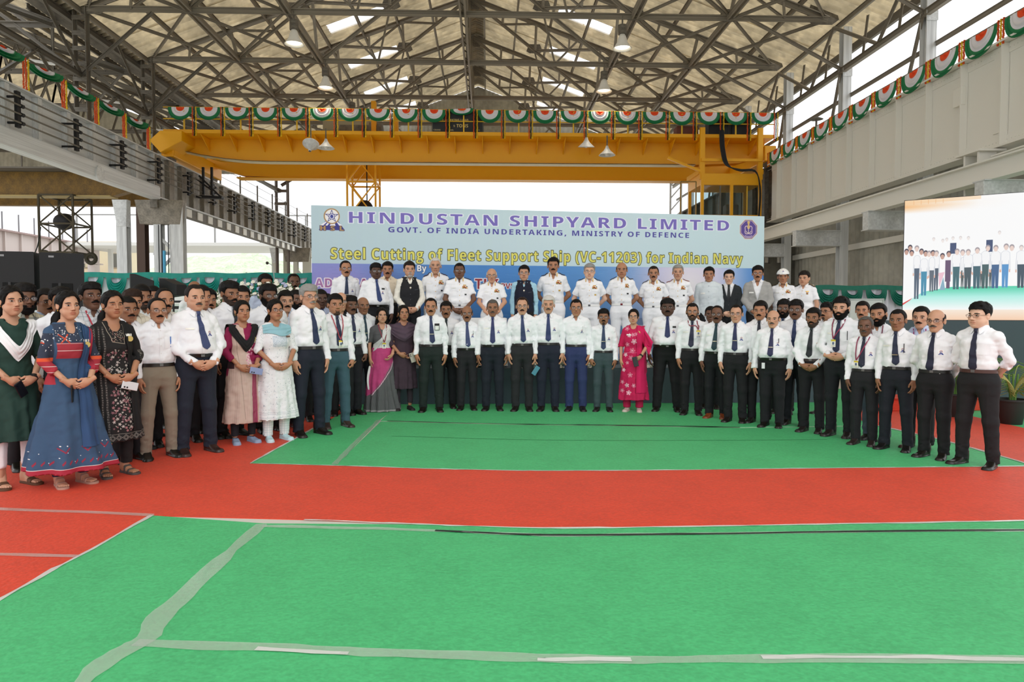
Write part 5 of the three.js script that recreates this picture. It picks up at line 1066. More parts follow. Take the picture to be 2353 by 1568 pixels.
  onHead('eyebrows', fuzzGeo('brows', cellH), mat(o.hc === 'grey' || o.hc === 'white' ? 0x4a4744 : HAIRC.black, 0.7));
  for (const e of [1, -1]) {
    const q = part('eye', eyeGeo, eyeMat, root); const mm = hm.clone().multiply(new THREE.Matrix4().makeRotationY(e * 0.16).setPosition(e * 0.0325, -0.0005, 0.0775)); if (o.shut) mm.multiply(new THREE.Matrix4().makeScale(0.9, 0.25, 0.9)); mm.decompose(q.position, q.quaternion, q.scale);
  }
  const fc = mat(o.fc ? HAIRC[o.fc] : HAIRC[o.hc ?? 'black'], 0.75, { specularIntensity: 0.3 }), st2 = mat(o.fc === 'white' ? 0xb4aaa2 : [0x6b5448, 0x54402f, 0x453226, 0x36271e, 0x2a1e18, 0x211813][o.skin ?? 2], 0.8);
  if (o.mo) onHead('moustache', fuzzGeo('moustache', cellH), fc);
  if (o.beard) onHead('beard', fuzzGeo(o.beard, cellH), o.beard === 'full' ? fc : st2);
  if (o.glasses) { const gl = onHead('glasses', glassesGeo, mat(o.glasses === 2 ? 0x15131a : 0x6b5a44, 0.3, { metalness: 0.5 })); part('lens', lensGeo, o.glasses === 3 ? mat(0x1a1c20, 0.1) : lensMat, gl); }
  if (o.hat) { const hat = onHead('hard_hat', HELMET.dome, mat(0xf4f5f5, 0.25, { clearcoat: 0.6 })); part('brim', HELMET.brim, mat(0xf4f5f5, 0.25, { clearcoat: 0.6 }), hat); const em = part('emblem', HELMET.patch, emblemMat, hat); }
  if (fem) for (const e of [1, -1]) { const q = part('earring', new THREE.SphereGeometry(0.006, 8, 6), GOLD, root); q.position.copy(V(e * 0.079, -0.045, -0.004).applyMatrix4(hm)); }
  if (o.bindi) { const q = part('bindi', new THREE.SphereGeometry(0.003, 6, 5), mat(0x7a1420, 0.5), root); q.position.copy(V(0, 0.03, 0.0905).applyMatrix4(hm)); }
  OUTFITS[o.wear ?? 'office'](P, root, lod, cellG);
  // shoes
  const sk = o.shoe ?? 'formal';
  if (!o.noshoe) for (const e of [1, -1]) { const q = part(sk === 'sandal' || sk === 'slide' ? 'sandal' : 'shoe', shoeGeo(sk), mat(o.shoeC ?? 0x17140f, sk === 'formal' ? 0.35 : 0.7), root, [e * (0.1 + (o.st ?? 0)), 0, 0.02], [0, e * 0.18, 0]); q.scale.set(fem ? 0.9 : 1, fem ? 0.95 : 1, fem ? 0.92 : 1.04); }
  // wrist things
  const band = (A, name, m, w, r) => { const q = part(name, cyl(r, r, w, 14), m, root); const d = V(A.W[0] - A.E[0], A.W[1] - A.E[1], A.W[2] - A.E[2]).normalize(); q.position.set(...A.W).addScaledVector(d, -0.012); q.quaternion.setFromUnitVectors(UP3, d); return q; };
  if (o.watch) band(P.arms[o.watch > 0 ? 0 : 1], 'wrist_watch', mat(0x1a1a1c, 0.4), 0.03, 0.033);
  if (o.bangle) for (const A of P.arms) band(A, 'bangle', GOLD, 0.008, 0.03 * k);
  return { root, P };
}
const HELMET = (() => {
  const dome = nets((x, y, z) => { const d = ell(x, y, z, 0, 0.03, -0.012, 0.1, 0.112, 0.122) - 0.004 * Math.exp(-((x / 0.014) ** 2)) - 0.002 * Math.exp(-(((Math.abs(x) - 0.045) / 0.01) ** 2)); return smax(smax(d, 0.042 - y, 0.006), -ell(x, y, z, 0, 0.02, -0.012, 0.092, 0.104, 0.113), 0.004); }, [-0.12, 0.02, -0.15], [0.12, 0.16, 0.13], 0.007, { grad: 0.002 });
  const brim = nets((x, y, z) => { const r = Math.hypot(x / 0.112, (z - 0.008) / 0.148); return smax(smax((r - 1) * 0.11, (0.82 - r) * 0.11, 0.004), Math.abs(y - 0.046 + 0.012 * sst(0.08, 0.16, z)) - 0.003, 0.002); }, [-0.14, 0.02, -0.16], [0.14, 0.07, 0.18], 0.007, { grad: 0.002 });
  const patch = sheet((u, v) => { const x = (u - 0.5) * 0.034, y = 0.075 + v * 0.034; return V(x, y, 0.004 + Math.sqrt(Math.max(0, 1 - (x / 0.1) ** 2 - ((y - 0.03) / 0.112) ** 2)) * 0.122 - 0.008); }, 3, 3, 0.001);
  return { dome, brim, patch };
})();
// ---- pieces of clothing set on the surface of a garment field
const patchOn = (f, x, y, w, h, th = 0.002, off = 0.003, tilt = 0) => sheet((u, v) => { const X = x + (u - 0.5) * w, Y = y + (v - 0.5) * h + tilt * (u - 0.5) * w; return V(X, Y, surfZ(f, X, Y) + off); }, 4, 4, th);
const stripOn = (f, pts, w, th = 0.003, off = 0.005, n = 14) => { const c = new THREE.CatmullRomCurve3(pts.map(([x, y]) => V(x, y, 0)), false, 'centripetal'); return sheet((u, v) => { const p = c.getPoint(v), t = c.getTangent(v), W = typeof w === 'function' ? w(v) : w; const x = p.x + t.y * -(u - 0.5) * W * -1, y = p.y + t.x * -(u - 0.5) * W; return V(x, y, Math.max(surfZ(f, x, y), surfZ(f, p.x, p.y) - 0.006) + off); }, 2, n, th); };
function collarGeo(o = {}) {
  const R0 = o.r ?? 0.0625, h = o.h ?? 1, gap = o.gap ?? 0.14;
  return sheet((u, v) => {
    const th = lerp(gap, Math.PI * 2 - gap, 1 - u), fr = Math.max(0, Math.cos(th)) ** 3, sg = Math.sin(th) >= 0 ? 1 : -1;
    const r = lerp(R0, R0 + 0.021 + 0.016 * fr, v), a = th + sg * 0.3 * fr * v;
    return V(Math.sin(a) * r, lerp(1.478 - 0.03 * fr, 1.438 - 0.062 * fr * h, v) + 0.008 * Math.sin(v * Math.PI), -0.016 + Math.cos(a) * r * 0.97 + 0.026 * fr * v);
  }, 30, 4, 0.0035);
}
const standCollar = (h = 0.04, gap = 0.1) => sheet((u, v) => { const th = lerp(gap, Math.PI * 2 - gap, u); const fr = Math.max(0, Math.cos(th)); return V(Math.sin(th) * 0.066, 1.425 + 0.01 * (1 - fr) - 0.022 * fr + v * h, -0.014 + Math.cos(th) * 0.066 + 0.012 * fr * (1 - v)); }, 28, 2, 0.004);
const COLLAR = collarGeo(), OPENCOLLAR = collarGeo({ gap: 0.42, h: 0.75 }), STAND = standCollar();
function tieOn(f, root, m, o = {}) {
  const y1 = 1.425, y0 = o.end ?? 1.03, sk = o.skew ?? 0;
  const knot = sheet((u, v) => { const w = lerp(0.04, 0.026, v); const x = (u - 0.5) * w; return V(x, 1.437 - v * 0.045, Math.max(surfZ(f, 0, 1.4), 0.062) + 0.004 + 0.009 * Math.sin(v * Math.PI) + 0.006 * Math.sin(u * Math.PI)); }, 4, 4, 0.006);
  const w = (v) => v > 0.93 ? lerp(0.082, 0.004, (v - 0.93) / 0.07) : lerp(0.034, 0.082, v / 0.93);
  const t = part('tie', mergeGeometries([stripOn(f, [[0, y1 - 0.03], [sk * 0.4, lerp(y1, y0, 0.5)], [sk, y0]], w, 0.005, 0.007, 22), knot]), m, root);
  if (o.clip) part('tie_clip', patchOn(f, sk * 0.5, o.clip, 0.06, 0.008, 0.004, 0.012), mat(0xd8d0b0, 0.3, { metalness: 0.7 }), t);
  return t;
}
function beltOn(P, root, m, y = 0.998, grow = 0.013) {
  const g = sheet((u, v) => { const th = (1 - u) * Math.PI * 2, yy = y - 0.018 + v * 0.036, [a, b, c] = P.T.get(yy); return V(Math.sin(th) * (a + grow), yy, c + Math.cos(th) * (b + grow)); }, 36, 1, 0.004);
  const q = part('belt', g, m, root), [, b, c] = P.T.get(y);
  part('buckle', rbox(0.038, 0.03, 0.006, 0.003), mat(0x6a6a68, 0.35, { metalness: 0.7 }), q, [0, y, c + b + grow + 0.003]);
  return q;
}
function lanyardOn(f, root, x = 0, y = 1.12, color = 0x8a2a4a) {
  const m = mat(color, 0.6);
  const g = mergeGeometries([-1, 1].map((s) => stripOn(f, [[s * 0.066, 1.44], [s * 0.06 + x * 0.3, 1.36], [x * 0.8 + s * 0.022, y + 0.06], [x, y]], 0.013, 0.002, 0.0145, 16)));
  const q = part('lanyard', g, m, root);
  part('id_card', patchOn(f, x, y - 0.055, 0.058, 0.09, 0.003, 0.012), idMat, q);
}
const OUTFITS = {
  trousers(P, root, lod, cell, color) { const f = trouserField(P, P.tr); part('trousers', nets(f, [-0.3, 0.02, -0.2], [0.3, 1.06, 0.28], Math.max(cell * 1.15, 0.02), { uv: planarUV }), typeof color === 'object' ? color : mat(color, 0.85, { sheen: 0.15 }), root); return f; },
  shirt(P, root, cell, o, m, name = 'shirt') { const f = garmentField(P, o); const q = part(name, nets(f, [-0.38, Math.min((o.hem ?? 0.985) - 0.03, o.sleeve === 'none' ? 9 : P.arms[0].W[1] - 0.07, o.sleeve === 'none' ? 9 : P.arms[1].W[1] - 0.07), -0.28], [0.36, 1.47, 0.34], cell, { uv: planarUV }), m, root); return [f, q]; },
  office(P, root, lod, cell) {
    const o = P, sm = mat(o.shirt ?? 0xf1f2f5, 0.8, { sheen: 0.2 });
    OUTFITS.trousers(P, root, lod, cell, o.trs ?? 0x17181c);
    const open = o.tie === 0;
    const [f, q] = OUTFITS.shirt(P, root, cell, { tuck: true, sleeve: o.sleeve ?? 'long', vee: open ? (x, y, z) => ell(x, y, z, 0, 1.445, 0.08, 0.024, 0.075, 0.07) : null }, o.shirtM ?? sm);
    part('collar', open ? OPENCOLLAR : COLLAR, o.shirtM ?? sm, q);
    if (lod < 2) {
      part('placket', stripOn(f, [[0, open ? 1.37 : 1.41], [0, 1.2], [0, 1.03]], 0.03, 0.002, 0.002), o.shirtM ?? sm, q);
      part('pocket', patchOn(f, 0.085, 1.225, 0.1, 0.11, 0.003, 0.0015), o.shirtM ?? sm, q);
      for (let i = 0; i < 5; i++) if (open) { const y = 1.36 - i * 0.08; part('button', cyl(0.005, 0.005, 0.003, 8).rotateX(Math.PI / 2), mat(0xe4e4e0, 0.4), q, [0, y, surfZ(f, 0, y) + 0.005]); }
    }
    if (o.logo !== 0 && lod < 2) part('pocket_emblem', patchOn(f, 0.088, 1.215, 0.058, 0.062, 0.001, 0.0045), emblemMat, q);
    if (o.tie !== 0) tieOn(f, root, o.tie === 'dots' ? tieStripe : mat(o.tie ?? 0x222b4e, 0.65, { sheen: 0.4 }), { skew: o.skew ?? (P.seed % 0.04) - 0.02, clip: o.clip, end: o.tend ?? 1.035 });
    if (lod < 2 || o.belt) { const b = mat(o.belt ?? 0x16130f, 0.4); beltOn(P, root, b); }
    if (o.tag) part('name_tag', patchOn(f, -0.095, 1.265, 0.075, 0.018, 0.003, 0.004), mat(0xf6f4ea, 0.4), root);
    if (o.pen) part('pen', cyl(0.0045, 0.0045, 0.11, 8), mat(o.pen, 0.3), root, [0.1, 1.24, surfZ(f, 0.1, 1.24) + 0.006]);
    if (o.phoneP) { const ph = part('pocket_phone', patchOn(f, 0.09, 1.275, 0.07, 0.1, 0.008, 0.008), mat(0x15161a, 0.3), root); part('phone_label', patchOn(f, 0.09, 1.262, 0.058, 0.06, 0.002, 0.0135), mat(0xeeeeea, 0.5), ph); }
    if (o.pins) part('pocket_pins', patchOn(f, 0.1, 1.28, 0.05, 0.028, 0.004, 0.006), mat(0x2b2d2a, 0.5), root);
    if (o.lan !== undefined) lanyardOn(f, root, o.lan, o.lanY ?? 1.13, o.lanC);
    if (o.beltTag) { const q2 = part('belt_tag', rbox(0.045, 0.085, 0.006, 0.003), mat(0xe4e6e8, 0.4), root, [-0.1, 0.9, P.T.get(0.92)[1] + 0.03]); }
    return f;
  },
  navy(P, root, lod, cell) {
    const w = mat(0xf6f7fa, 0.75, { sheen: 0.2 });
    OUTFITS.trousers(P, root, lod, cell, w);
    const [f, q] = OUTFITS.shirt(P, root, cell, { tuck: true, sleeve: 'short', vee: (x, y, z) => ell(x, y, z, 0, 1.445, 0.08, 0.026, 0.08, 0.07) }, w);
    part('collar', OPENCOLLAR, w, q);
    part('placket', stripOn(f, [[0, 1.37], [0, 1.2], [0, 1.03]], 0.032, 0.002, 0.002), w, q);
    for (const e of [-1, 1]) { part('pocket', patchOn(f, e * 0.09, 1.21, 0.1, 0.11, 0.003, 0.002), w, q); part('pocket_flap', patchOn(f, e * 0.09, 1.255, 0.102, 0.035, 0.003, 0.005), w, q); }
    for (let i = 0; i < 4; i++) { const y = 1.34 - i * 0.09; part('button', cyl(0.006, 0.006, 0.003, 8).rotateX(Math.PI / 2), GOLD, q, [0, y, surfZ(f, 0, y) + 0.006]); }
    const b = mat(0xf2f2f0, 0.6); const bl = beltOn(P, root, b); bl.children[0].material = mat(P.buckle ?? 0x55565a, 0.3, { metalness: 0.6 });
    // shoulder boards, collar tabs, ribbons
    const fy = (x, z) => { let y = 1.6; for (let i = 0; i < 50; i++) { const d = f(x, y, z); if (d < 0.001) break; y -= Math.max(0.001, d * 0.8); if (y < 1.2) break; } return y; };
    for (const e of [-1, 1]) {
      const bd = part('shoulder_board', sheet((u, v) => { const x = e * lerp(0.082, 0.192, e > 0 ? u : 1 - u), z = -0.008 + 0.03 - v * 0.06; return V(x, fy(x, -0.008) + 0.007, z); }, 8, 2, 0.006), mat(P.board ?? 0x1b1a1e, 0.5), root);
      part('board_trim', sheet((u, v) => { const x = e * lerp(P.goldAll ? 0.09 : 0.135, 0.188, e > 0 ? u : 1 - u), z = -0.008 + 0.022 - v * 0.044; return V(x, fy(x, -0.008) + 0.0115, z); }, 6, 2, 0.003), GOLD, bd);
      if (P.tabs !== 0) part('collar_tab', sheet((u, v) => { const a = e * lerp(0.46, 0.62, u) , r = 0.09; return V(Math.sin(a + e * 0.16) * (r + 0.004), lerp(1.455, 1.395, v), -0.016 + Math.cos(a) * r + 0.02); }, 3, 3, 0.002), GOLD, root);
    }
    part('medal_ribbons', patchOn(f, 0.09, 1.295, P.rib ?? 0.085, 0.04, 0.004, 0.005), ribbonMat, root);
    part('winged_badge', patchOn(f, 0.085, 1.33, 0.05, 0.014, 0.003, 0.004), GOLD, root);
    part('name_tag', patchOn(f, -0.095, 1.285, 0.075, 0.016, 0.003, 0.004), mat(0xf3f3ee, 0.4), root);
    if (P.badge) part('service_badge', patchOn(f, 0.1, 1.175, 0.03, 0.024, 0.004, 0.006), mat(P.badge, 0.4), root);
  },
  vest(P, root, lod, cell) {
    OUTFITS.trousers(P, root, lod, cell, P.trs ?? 0x131316);
    const sm = mat(P.shirt ?? 0xf3efe2, 0.8), [f0, q] = OUTFITS.shirt(P, root, cell, { hem: 0.86, vee: (x, y, z) => ell(x, y, z, 0, 1.445, 0.08, 0.02, 0.07, 0.07) }, sm);
    part('collar', OPENCOLLAR, sm, q);
    const vm = mat(P.vest ?? 0x16171b, 0.85), f1 = garmentField(P, { sleeve: 'none', hem: 0.88, grow: 0.022, fold: 0.5, vee: (x, y, z) => Math.min(ell(x, y, z, 0, 1.45, 0.1, P.vv ?? 0.045, 0.12, 0.09), 1) });
    const f = (x, y, z) => { let d = f1(x, y, z); for (const A of P.arms) d = smax(d, -(capA(x, y, z, [A.S[0] * 1.04, A.S[1] + 0.02, A.S[2]], [A.S[0] * 1.5, 1.16, 0], 0.074, 0.07)), 0.01); return d; };
    const v = part('waistcoat', nets(f, [-0.3, 0.85, -0.25], [0.3, 1.47, 0.3], cell, {}), vm, root);
    if (P.bandh) part('stand_collar', STAND, vm, v);
    for (let i = 0; i < 5; i++) { const y = 1.33 - i * 0.085; part('button', cyl(0.008, 0.008, 0.005, 8).rotateX(Math.PI / 2), mat(0x3a3a40, 0.3), v, [0, y, surfZ(f, 0, y) + 0.006]); }
    part('pin_badge', cyl(0.014, 0.014, 0.006, 12).rotateX(Math.PI / 2), mat(0xe9e0cc, 0.3), v, [0.0, 1.27, surfZ(f, 0, 1.27) + 0.008]);
    part('pocket_welt', patchOn(f, 0.1, 1.24, 0.06, 0.01, 0.002, 0.003, 0.2), mat(0x3c3f48, 0.7), v);
  },
  jacket(P, root, lod, cell) {
    OUTFITS.trousers(P, root, lod, cell, P.trs ?? 0x141417);
    const jm = mat(P.jacket, 0.85, { sheen: 0.2 }), b = P.bandh;
    let f0;
    if (!b) { const sm = mat(0xf2f3f6, 0.8), r = OUTFITS.shirt(P, root, cell, { hem: 0.95, sleeve: 'none', vee: P.tie ? null : (x, y, z) => ell(x, y, z, 0, 1.445, 0.08, 0.026, 0.09, 0.07) }, sm); part('collar', P.tie ? COLLAR : OPENCOLLAR, sm, r[1]); f0 = r[0]; if (P.tie) tieOn(r[0], root, mat(P.tie, 0.6)); }
    const f = garmentField(P, { hem: b ? 0.76 : 0.79, grow: 0.022, fold: 0.7, cuffR: 0.042, top: b ? 1.452 : 1.45, vee: b ? null : (x, y, z) => z < 0 ? 1 : Math.max(Math.abs(x) - 0.008 - 0.27 * Math.max(0, y - 1.12), 1.115 - y) * 0.9 });
    const q = part('jacket', nets(f, [-0.38, 0.74, -0.3], [0.38, 1.47, 0.34], cell, {}), jm, root);
    if (b) part('stand_collar', STAND, jm, q);
    else for (const e of [-1, 1]) part('lapel', sheet((u, v) => { const y = lerp(1.43, 1.13, v), x = e * (0.008 + 0.27 * Math.max(0, y - 1.12)), w = (0.012 + 0.05 * Math.sin(Math.min(1, v * 1.2) * Math.PI * 0.62) * (1 - v * v)), X = x + e * w * (e > 0 ? u : 1 - u); return V(X, y, surfZ(f, x + e * 0.012 + e * w * (e > 0 ? u : 1 - u), y) + 0.007); }, 3, 12, 0.005), jm, q);
    const n = b ? 5 : 2; for (let i = 0; i < n; i++) { const y = (b ? 1.37 : 1.07) - i * 0.1; part('button', cyl(0.009, 0.009, 0.005, 8).rotateX(Math.PI / 2), mat(b ? 0xb9c2c6 : 0x3a3a3c, 0.4), q, [0, y, surfZ(f, 0, y) + 0.004]); }
    for (const e of b ? [] : [-1, 1]) part('pocket_flap', patchOn(f, e * 0.11, 0.95, 0.12, 0.04, 0.004, 0.003), jm, q);
    if (P.tag) part('name_tag', patchOn(f, -0.1, 1.24, 0.075, 0.024, 0.003, 0.004), mat(0xf7f7f2, 0.4), root);
    if (b) part('pocket_welt', patchOn(f, 0.1, 1.24, 0.09, 0.012, 0.003, 0.002), jm, q);
  },
  kurta(P, root, lod, cell) {
    const o = P, m = o.cloth;
    if (o.legs !== undefined) OUTFITS.trousers({ ...P, tr: { r: o.legR ?? [0.078, 0.055, 0.04], hem: o.legHem ?? 0.12, top: 0.85, fold: 0.6, grow: -0.012 } }, root, lod, cell, o.legs);
    const f = garmentField(P, { hem: o.hem ?? 0.45, hemA: o.hemA, hemB: o.hemB, pleats: o.pleats, wave: o.wave, sleeve: o.sleeve ?? 'elbow', cutAt: o.cutAt, cuffR: 0.036, grow: 0.008, fold: 0.6, top: 1.43, vee: o.neck ?? ((x, y, z) => ell(x, y, z, 0, 1.43, 0.06, 0.055, 0.06, 0.08)) });
    const q = part(o.cname ?? 'kurta', nets(f, [-Math.max(0.38, (o.hemA ?? 0) * 1.12), (o.hem ?? 0.45) - 0.03, -Math.max(0.3, (o.hemB ?? 0) * 1.2)], [Math.max(0.38, (o.hemA ?? 0) * 1.12), 1.46, Math.max(0.34, (o.hemB ?? 0) * 1.2)], cell, { uv: planarUV }), m, root);
    if (o.tagAt) part('name_tag', patchOn(f, o.tagAt[0], o.tagAt[1], 0.07, 0.022, 0.003, 0.006 + (o.tagOff ?? 0)), mat(0xf7f5ee, 0.4), root);
    if (o.badgeAt) part('rosette_badge', cyl(0.026, 0.026, 0.006, 14).rotateX(Math.PI / 2), mat(0xcbb36a, 0.4, { metalness: 0.4 }), root, [o.badgeAt[0], o.badgeAt[1], surfZ(f, ...o.badgeAt) + 0.008 + (o.tagOff ?? 0)]);
    P.f0 = f;
    return f;
  },
};
// a scarf laid over both shoulders with a loop on the chest: dip = lowest point, w = its breadth
function scarf(f, root, m, o = {}) {
  const { dip = 1.2, w = 0.09, sh = 0.135, name = 'dupatta', tail = 0.9, folds = 3 } = o;
  const out = (x, y, z0) => surfZ(f, x, y, z0);
  const g = sheet((u, v) => {
    const t = u * 2 - 1, a = Math.abs(t);
    if (a > 0.62) { // over the shoulder and down the back
      const k = (a - 0.62) / 0.38, x = Math.sign(t) * (sh + (v - 0.5) * w * 0.6 - 0.02 * k);
      const ang = Math.min(1, k / 0.3), y = k < 0.3 ? 1.405 + 0.018 * Math.sin(ang * Math.PI) - (v - 0.5) * 0.0 : lerp(1.39, tail, (k - 0.3) / 0.7);
      const z = k < 0.3 ? lerp(0.055, -0.1, ang) : -0.115 - 0.03 * (k - 0.3) - 0.004 * Math.sin(v * 14);
      return V(x, y, z);
    }
    const k = a / 0.62, x = Math.sign(t) * sh * Math.pow(k, 0.9), yy = lerp(dip, 1.395, Math.pow(k, 1.25)), nx = Math.sign(t) * lerp(0, 0.8, k), ny = -lerp(1, 0.25, k);
    const X = x + nx * (v - 0.3) * w * 0.7, Y = yy + ny * (v - 0.3) * w;
    return V(X, Y, Math.max(out(X, Y), 0.03) + 0.012 + 0.005 * Math.sin(v * folds * 6.28 + k * 2));
  }, 48, 12, 0.005);
  return part(name, g, m, root);
}
// ---------------------------------------------------------------- printed cloth
const clothTex = (draw, rough = 0.85) => new THREE.MeshPhysicalMaterial({ roughness: rough, sheen: 0.2, map: canvasTex(540, 1020, (c, w, h) => { const X = (x) => (x + 0.45) / 0.9 * w, Y = (y) => h - y / 1.7 * h, S = w / 0.9; draw(c, X, Y, S); }) });
const fillR = (c, X, Y, x0, x1, y0, y1, k) => { c.fillStyle = k; c.fillRect(X(x0), Y(y1), X(x1) - X(x0), Y(y0) - Y(y1)); };
const flower = (c, x, y, r, n, k, lw, fill) => { c.strokeStyle = k; c.lineWidth = lw; c.fillStyle = k; for (let i = 0; i < n; i++) { const a = i / n * 6.283 + x * 0.3, px = x + Math.cos(a) * r * 0.6, py = y + Math.sin(a) * r * 0.6; c.beginPath(); c.ellipse(px, py, r * 0.5, r * 0.24, a, 0, 7); fill ? c.fill() : c.stroke(); } c.beginPath(); c.arc(x, y, r * 0.14, 0, 7); c.fill(); };
const CL = {
  blue: clothTex((c, X, Y, S) => {
    c.fillStyle = '#35506e'; c.fillRect(0, 0, 600, 1100);
    for (const s of [-1, 1]) { fillR(c, X, Y, s > 0 ? 0.14 : -0.45, s > 0 ? 0.45 : -0.14, 1.13, 1.34, '#2c3446'); fillR(c, X, Y, s > 0 ? 0.14 : -0.45, s > 0 ? 0.45 : -0.14, 0.9, 1.13, '#a52a38'); c.fillStyle = '#d9552e'; c.fillRect(X(s > 0 ? 0.14 : -0.45), Y(1.13), 0.31 * S, 0.03 * S); c.fillStyle = '#d9cfc8'; for (const y of [1.06, 1.01]) c.fillRect(X(s > 0 ? 0.14 : -0.45), Y(y), 0.31 * S, 3); }
    fillR(c, X, Y, -0.13, 0.05, 1.26, 1.42, '#2d384b'); fillR(c, X, Y, -0.125, 0.075, 1.12, 1.255, '#9a2a36'); c.fillStyle = '#d9cfc8'; c.fillRect(X(-0.125), Y(1.19), 0.2 * S, 3); c.fillRect(X(-0.125), Y(1.25), 0.2 * S, 2);
    c.strokeStyle = '#c4472c'; c.lineWidth = 6; for (const x of [-0.07, -0.24, 0.24]) { c.beginPath(); c.moveTo(X(x - 0.035), Y(1.33)); c.lineTo(X(x + 0.035), Y(1.25)); c.moveTo(X(x - 0.03), Y(1.25)); c.lineTo(X(x + 0.03), Y(1.33)); c.stroke(); }
    c.fillStyle = '#e4e2e0'; for (let i = 0; i < 150; i++) { const x = rr(-0.33, 0.33), y = Math.abs(x) > 0.14 ? rr(1.14, 1.34) : rr(1.27, 1.4); c.beginPath(); c.arc(X(x), Y(y), rr(1.2, 3), 0, 7); c.fill(); }
    fillR(c, X, Y, -0.45, 0.45, 0.1, 0.195, '#a3263a'); c.fillStyle = '#d9cfc8'; c.fillRect(0, Y(0.2), 600, 3);
    for (let i = 0; i < 16; i++) { const x = -0.4 + i * 0.053; c.fillStyle = '#93283f'; c.beginPath(); c.moveTo(X(x), Y(0.24)); c.lineTo(X(x + 0.03), Y(0.27)); c.lineTo(X(x + 0.028), Y(0.25)); c.lineTo(X(x + 0.004), Y(0.225)); c.fill(); c.fillStyle = '#e4e2e0'; c.beginPath(); c.arc(X(x), Y(0.25 + (i % 3) * 0.04), 2.2, 0, 7); c.fill(); }
    for (const x of [-0.15, 0.02, 0.19]) { c.strokeStyle = '#8d2a40'; c.lineWidth = 6; c.beginPath(); c.moveTo(X(x - 0.035), Y(0.37)); c.lineTo(X(x), Y(0.33)); c.lineTo(X(x + 0.035), Y(0.37)); c.stroke(); c.fillStyle = '#e4e2e0'; for (const q of [-0.02, 0.02]) { c.beginPath(); c.arc(X(x + q), Y(0.385), 3, 0, 7); c.fill(); } }
  }),
  black: clothTex((c, X, Y, S) => {
    c.fillStyle = '#151313'; c.fillRect(0, 0, 600, 1100);
    for (let i = 0; i < 130; i++) { const x = rr(-0.09, 0.14), y = rr(0.43, 1.16); flower(c, X(x), Y(y), rr(5, 9), 5, ['#b0787c', '#c9bdb6', '#8d5d66'][i % 3], 1, true); c.fillStyle = '#b9b4aa'; c.beginPath(); c.ellipse(X(x + 0.02), Y(y + 0.02), 5, 2.2, i, 0, 7); c.fill(); }
    for (const [x, w] of [[-0.2, 0.035], [-0.145, 0.012], [-0.115, 0.014]]) { fillR(c, X, Y, x, x + w, 0.3, 1.38, '#3b3734'); c.strokeStyle = '#a39e96'; c.lineWidth = 1.6; for (let y = 0.32; y < 1.36; y += 0.022) { c.beginPath(); c.arc(X(x + w / 2), Y(y), w * S * 0.32, y * 60, y * 60 + 4.4); c.stroke(); } }
    c.strokeStyle = '#a79b88'; c.lineWidth = 3; c.beginPath(); c.moveTo(X(-0.1), Y(1.42)); c.lineTo(X(-0.05), Y(1.24)); c.lineTo(X(0.05), Y(1.22)); c.lineTo(X(0.06), Y(1.4)); c.stroke();
    for (let i = 0; i < 90; i++) { c.fillStyle = ['#8f8272', '#a0685f', '#c4b9a8'][i % 3]; c.beginPath(); c.arc(X(rr(-0.06, 0.045)), Y(rr(1.24, 1.36)), 2, 0, 7); c.fill(); }
    for (let x = -0.42; x < 0.42; x += 0.055) { c.strokeStyle = '#a9a49a'; c.lineWidth = 1.6; for (const r of [0.026, 0.015]) { c.beginPath(); c.moveTo(X(x), Y(0.37 + r)); c.lineTo(X(x + r), Y(0.37)); c.lineTo(X(x), Y(0.37 - r)); c.lineTo(X(x - r), Y(0.37)); c.closePath(); c.stroke(); } }
    c.fillStyle = '#8f8a80'; for (const y of [0.335, 0.405]) c.fillRect(0, Y(y), 600, 2);
    for (const s of [-1, 1]) for (let i = 0; i < 60; i++) { c.strokeStyle = '#9f9a90'; c.lineWidth = 1.4; c.beginPath(); c.arc(X(s * rr(0.16, 0.33)), Y(rr(0.95, 1.2)), rr(2, 6), 0, 5); c.stroke(); }
  }),
  magenta: clothTex((c, X, Y, S) => {
    c.fillStyle = '#8a1246'; c.fillRect(0, 0, 600, 1100);
    c.fillStyle = '#cbb3a6'; c.beginPath(); c.moveTo(X(-0.14), Y(1.42)); c.lineTo(X(-0.02), Y(1.42)); c.lineTo(X(-0.01), Y(1.2)); c.lineTo(X(0.07), Y(0.95)); c.lineTo(X(0.05), Y(0.2)); c.lineTo(X(-0.3), Y(0.2)); c.lineTo(X(-0.15), Y(1.0)); c.fill();
    fillR(c, X, Y, 0.12, 0.28, 0.2, 1.0, '#cbb3a6'); fillR(c, X, Y, 0.1, 0.135, 1.2, 1.42, '#cbb3a6');
    c.strokeStyle = '#b89e92'; c.lineWidth = 2; for (let x = -0.28; x < 0.3; x += 0.016) { c.beginPath(); c.moveTo(X(x), Y(0.98)); c.lineTo(X(x * 1.1), Y(0.2)); c.stroke(); }
    c.strokeStyle = '#40302c'; c.lineWidth = 3; c.setLineDash([3, 4]); c.beginPath(); c.moveTo(X(-0.11), Y(1.25)); c.lineTo(X(-0.07), Y(0.9)); c.lineTo(X(-0.03), Y(0.3)); c.stroke(); c.setLineDash([]);
    for (let i = 0; i < 46; i++) { const t = i / 46; flower(c, X(0.035 + rr(-0.06, 0.06) * (1 - t * 0.8)), Y(lerp(1.19, 0.9, t)), rr(4, 9), 6, ['#e9d3d0', '#c26a8c', '#e2b9c0'][i % 3], 1.5, true); }
    for (const s of [-1, 1]) { fillR(c, X, Y, s > 0 ? 0.14 : -0.45, s > 0 ? 0.45 : -0.14, 0.98, 1.4, '#8a1246'); fillR(c, X, Y, s > 0 ? 0.13 : -0.3, s > 0 ? 0.3 : -0.13, 0.9, 0.985, '#33171f'); }
  }),
  white: clothTex((c, X, Y, S) => {
    c.fillStyle = '#e9eaec'; c.fillRect(0, 0, 600, 1100);
